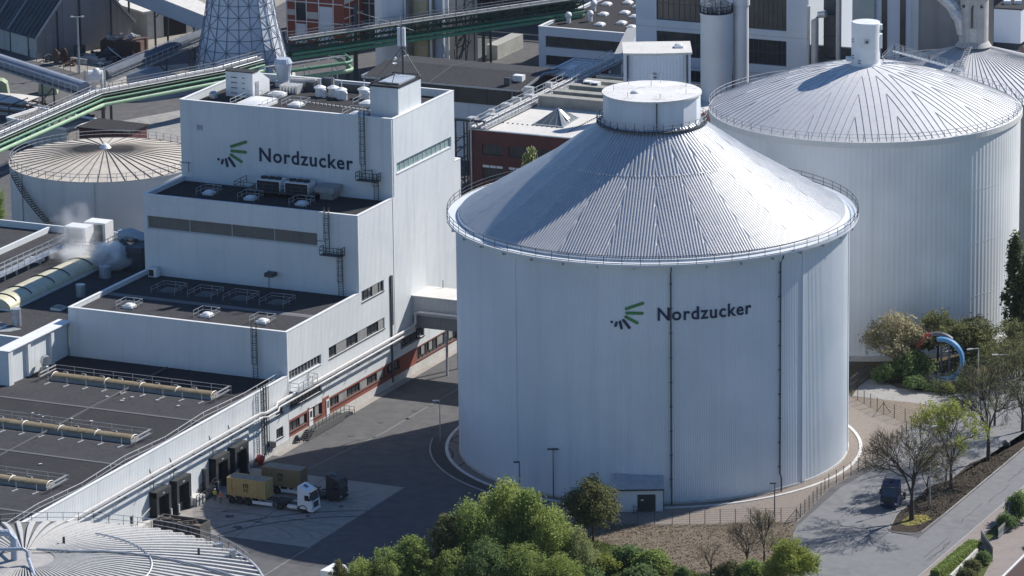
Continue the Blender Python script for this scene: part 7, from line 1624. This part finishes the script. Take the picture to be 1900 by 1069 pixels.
for i,(x,y) in enumerate(((-92.0,224.6),(-91.2,228.4),(-86.4,224.8),(-84.6,226.6),(-82.4,229.6),(-81.6,227.2),(-95.2,228.8),(-88.0,231.4))):
    T = thing('scrap_heap',('low heap of rusty offcuts near the fence','heap of dark plates beside the cable drum','heap of pale offcuts in front of the ramp','small dark machine part right of the ramp','heap of rusty profiles under the scrap bin','pale bent sheet heap at the yard edge','dark barrel shaped parts at the fence corner','dark plate stack against the barn gable')[i],'scrap',(x,y,0))
    mb = MB()
    for k in range(10): a = rgs.uniform(0,3.14); l = rgs.uniform(.3,1.0); cx,cy = x+rgs.uniform(-1,1),y+rgs.uniform(-.8,.8); z = rgs.uniform(.1,.9); mb.beam((cx-l*math.cos(a),cy-l*math.sin(a),z),(cx+l*math.cos(a),cy+l*math.sin(a),max(.1,z+rgs.uniform(-.3,.3))),rgs.uniform(.15,.5),rgs.uniform(.1,.4))
    part(T,'offcut',mb,(m_rust,m_dsteel,m_steel,m_dsteel,m_rust,m_lsteel,m_dsteel,m_dsteel)[i],kind='stuff')
fence('storage_fence','thin post fence round the storage yard by the barn',[(-99,229.3),(-90,218.6),(-83.5,222.4)],1.9,1.9,m_dsteel,5)
for i,(x,y) in enumerate(((-101.5,203),(-93.5,203.5))):
    T = thing('covered_stack',('left pale green covered mound behind the pale tube conveyor','right pale green covered mound behind the pale tube conveyor')[i],'tarpaulin',(x,y,0)); mb = MB(); mb.extr([(-1.6,0),(1.6,0),(1.3,2.0),(.6,2.5),(-.7,2.6),(-1.4,1.9)],-1.2,1.2,lambda u,v,d:(x+u,y+d,v)); part(T,'cover',mb,mat('pale_green_tarpaulin',(.33,.39,.26),.7) if i==0 else bpy.data.materials['pale_green_tarpaulin'])
lsd = thing('blue_grey_shed','low blue grey shed at the left edge beside the dusty tank','shed',(-91,99,0))
part(lsd,'wall',MB().prism([(-97,98.5),(-89.9,95.5),(-88.4,99.5),(-95.6,103)],0,3.2),m_ptube); part(lsd,'roof',MB().prism([(-97.3,98.4),(-89.7,95.1),(-88,99.6),(-95.6,103.5)],3.2,3.4),m_bluew)
# ------------------------------------------------------------------ STEAM
def steam(name, label, at, size, dens, seed, frame='ab'):
    m = bpy.data.materials.new(name); m.use_nodes = True; N,L = m.node_tree.nodes,m.node_tree.links; N.remove(N['Principled BSDF'])
    pv = N.new('ShaderNodeVolumePrincipled'); pv.inputs['Color'].default_value = (1,1,1,1); pv.inputs['Anisotropy'].default_value = .2
    tc = N.new('ShaderNodeTexCoord'); mp = N.new('ShaderNodeMapping'); mp.inputs['Scale'].default_value = tuple(1/(s*K/2) for s in size); L.new(tc.outputs['Object'],mp.inputs[0])
    ln = N.new('ShaderNodeVectorMath'); ln.operation = 'LENGTH'; L.new(mp.outputs[0],ln.inputs[0])
    nz = N.new('ShaderNodeTexNoise'); nz.inputs['Scale'].default_value = .42; nz.inputs['Detail'].default_value = 5; nz.noise_dimensions = '4D'; nz.inputs['W'].default_value = seed; L.new(tc.outputs['Object'],nz.inputs['Vector'])
    a = N.new('ShaderNodeMath'); a.operation = 'MULTIPLY'; a.inputs[1].default_value = 1.9; L.new(nz.outputs[0],a.inputs[0])
    b = N.new('ShaderNodeMath'); b.operation = 'SUBTRACT'; L.new(a.outputs[0],b.inputs[0]); L.new(ln.outputs['Value'],b.inputs[1])
    c = N.new('ShaderNodeMapRange'); c.inputs[1].default_value = .12; c.inputs[2].default_value = .8; c.inputs[3].default_value = 0; c.inputs[4].default_value = dens; L.new(b.outputs[0],c.inputs[0])
    L.new(c.outputs[0],pv.inputs['Density']); L.new(pv.outputs[0],N['Material Output'].inputs['Volume'])
    mb = MB(); x,y,z = at; s = [q/2 for q in size]; mb.box(x-s[0],x+s[0],y-s[1],y+s[1],z-s[2],z+s[2])
    o = single(name,label,'steam',mb,m,at,frame); o['kind'] = 'stuff'; return o
steam('steam_cloud','dense white steam puff blown from the roof duct beside the factory',(-81.4,9.4,13.8),(6.0,6,5.0),5,3)
steam('steam_cloud','thin rising steam wisp in front of the dusty tank',(-88.6,12.5,15.6),(8,6,9.5),.16,8)
steam('steam_cloud','faint steam drifting over the yellowed barrel rooflight',(-86.2,8.2,13.9),(8,6,4.6),.5,5)

# ------------------------------------------------------------------ AIR
hm = bpy.data.materials.new('thin_haze'); hm.use_nodes = True; N,L = hm.node_tree.nodes,hm.node_tree.links; N.remove(N['Principled BSDF'])
pv = N.new('ShaderNodeVolumePrincipled'); pv.inputs['Color'].default_value = (.80,.89,1,1); pv.inputs['Density'].default_value = .000012; pv.inputs['Anisotropy'].default_value = 0
L.new(pv.outputs[0],N['Material Output'].inputs['Volume'])
hz_ = struct('haze',MB().box(-420,420,-640,560,-1.5,175),hm,kind='stuff')
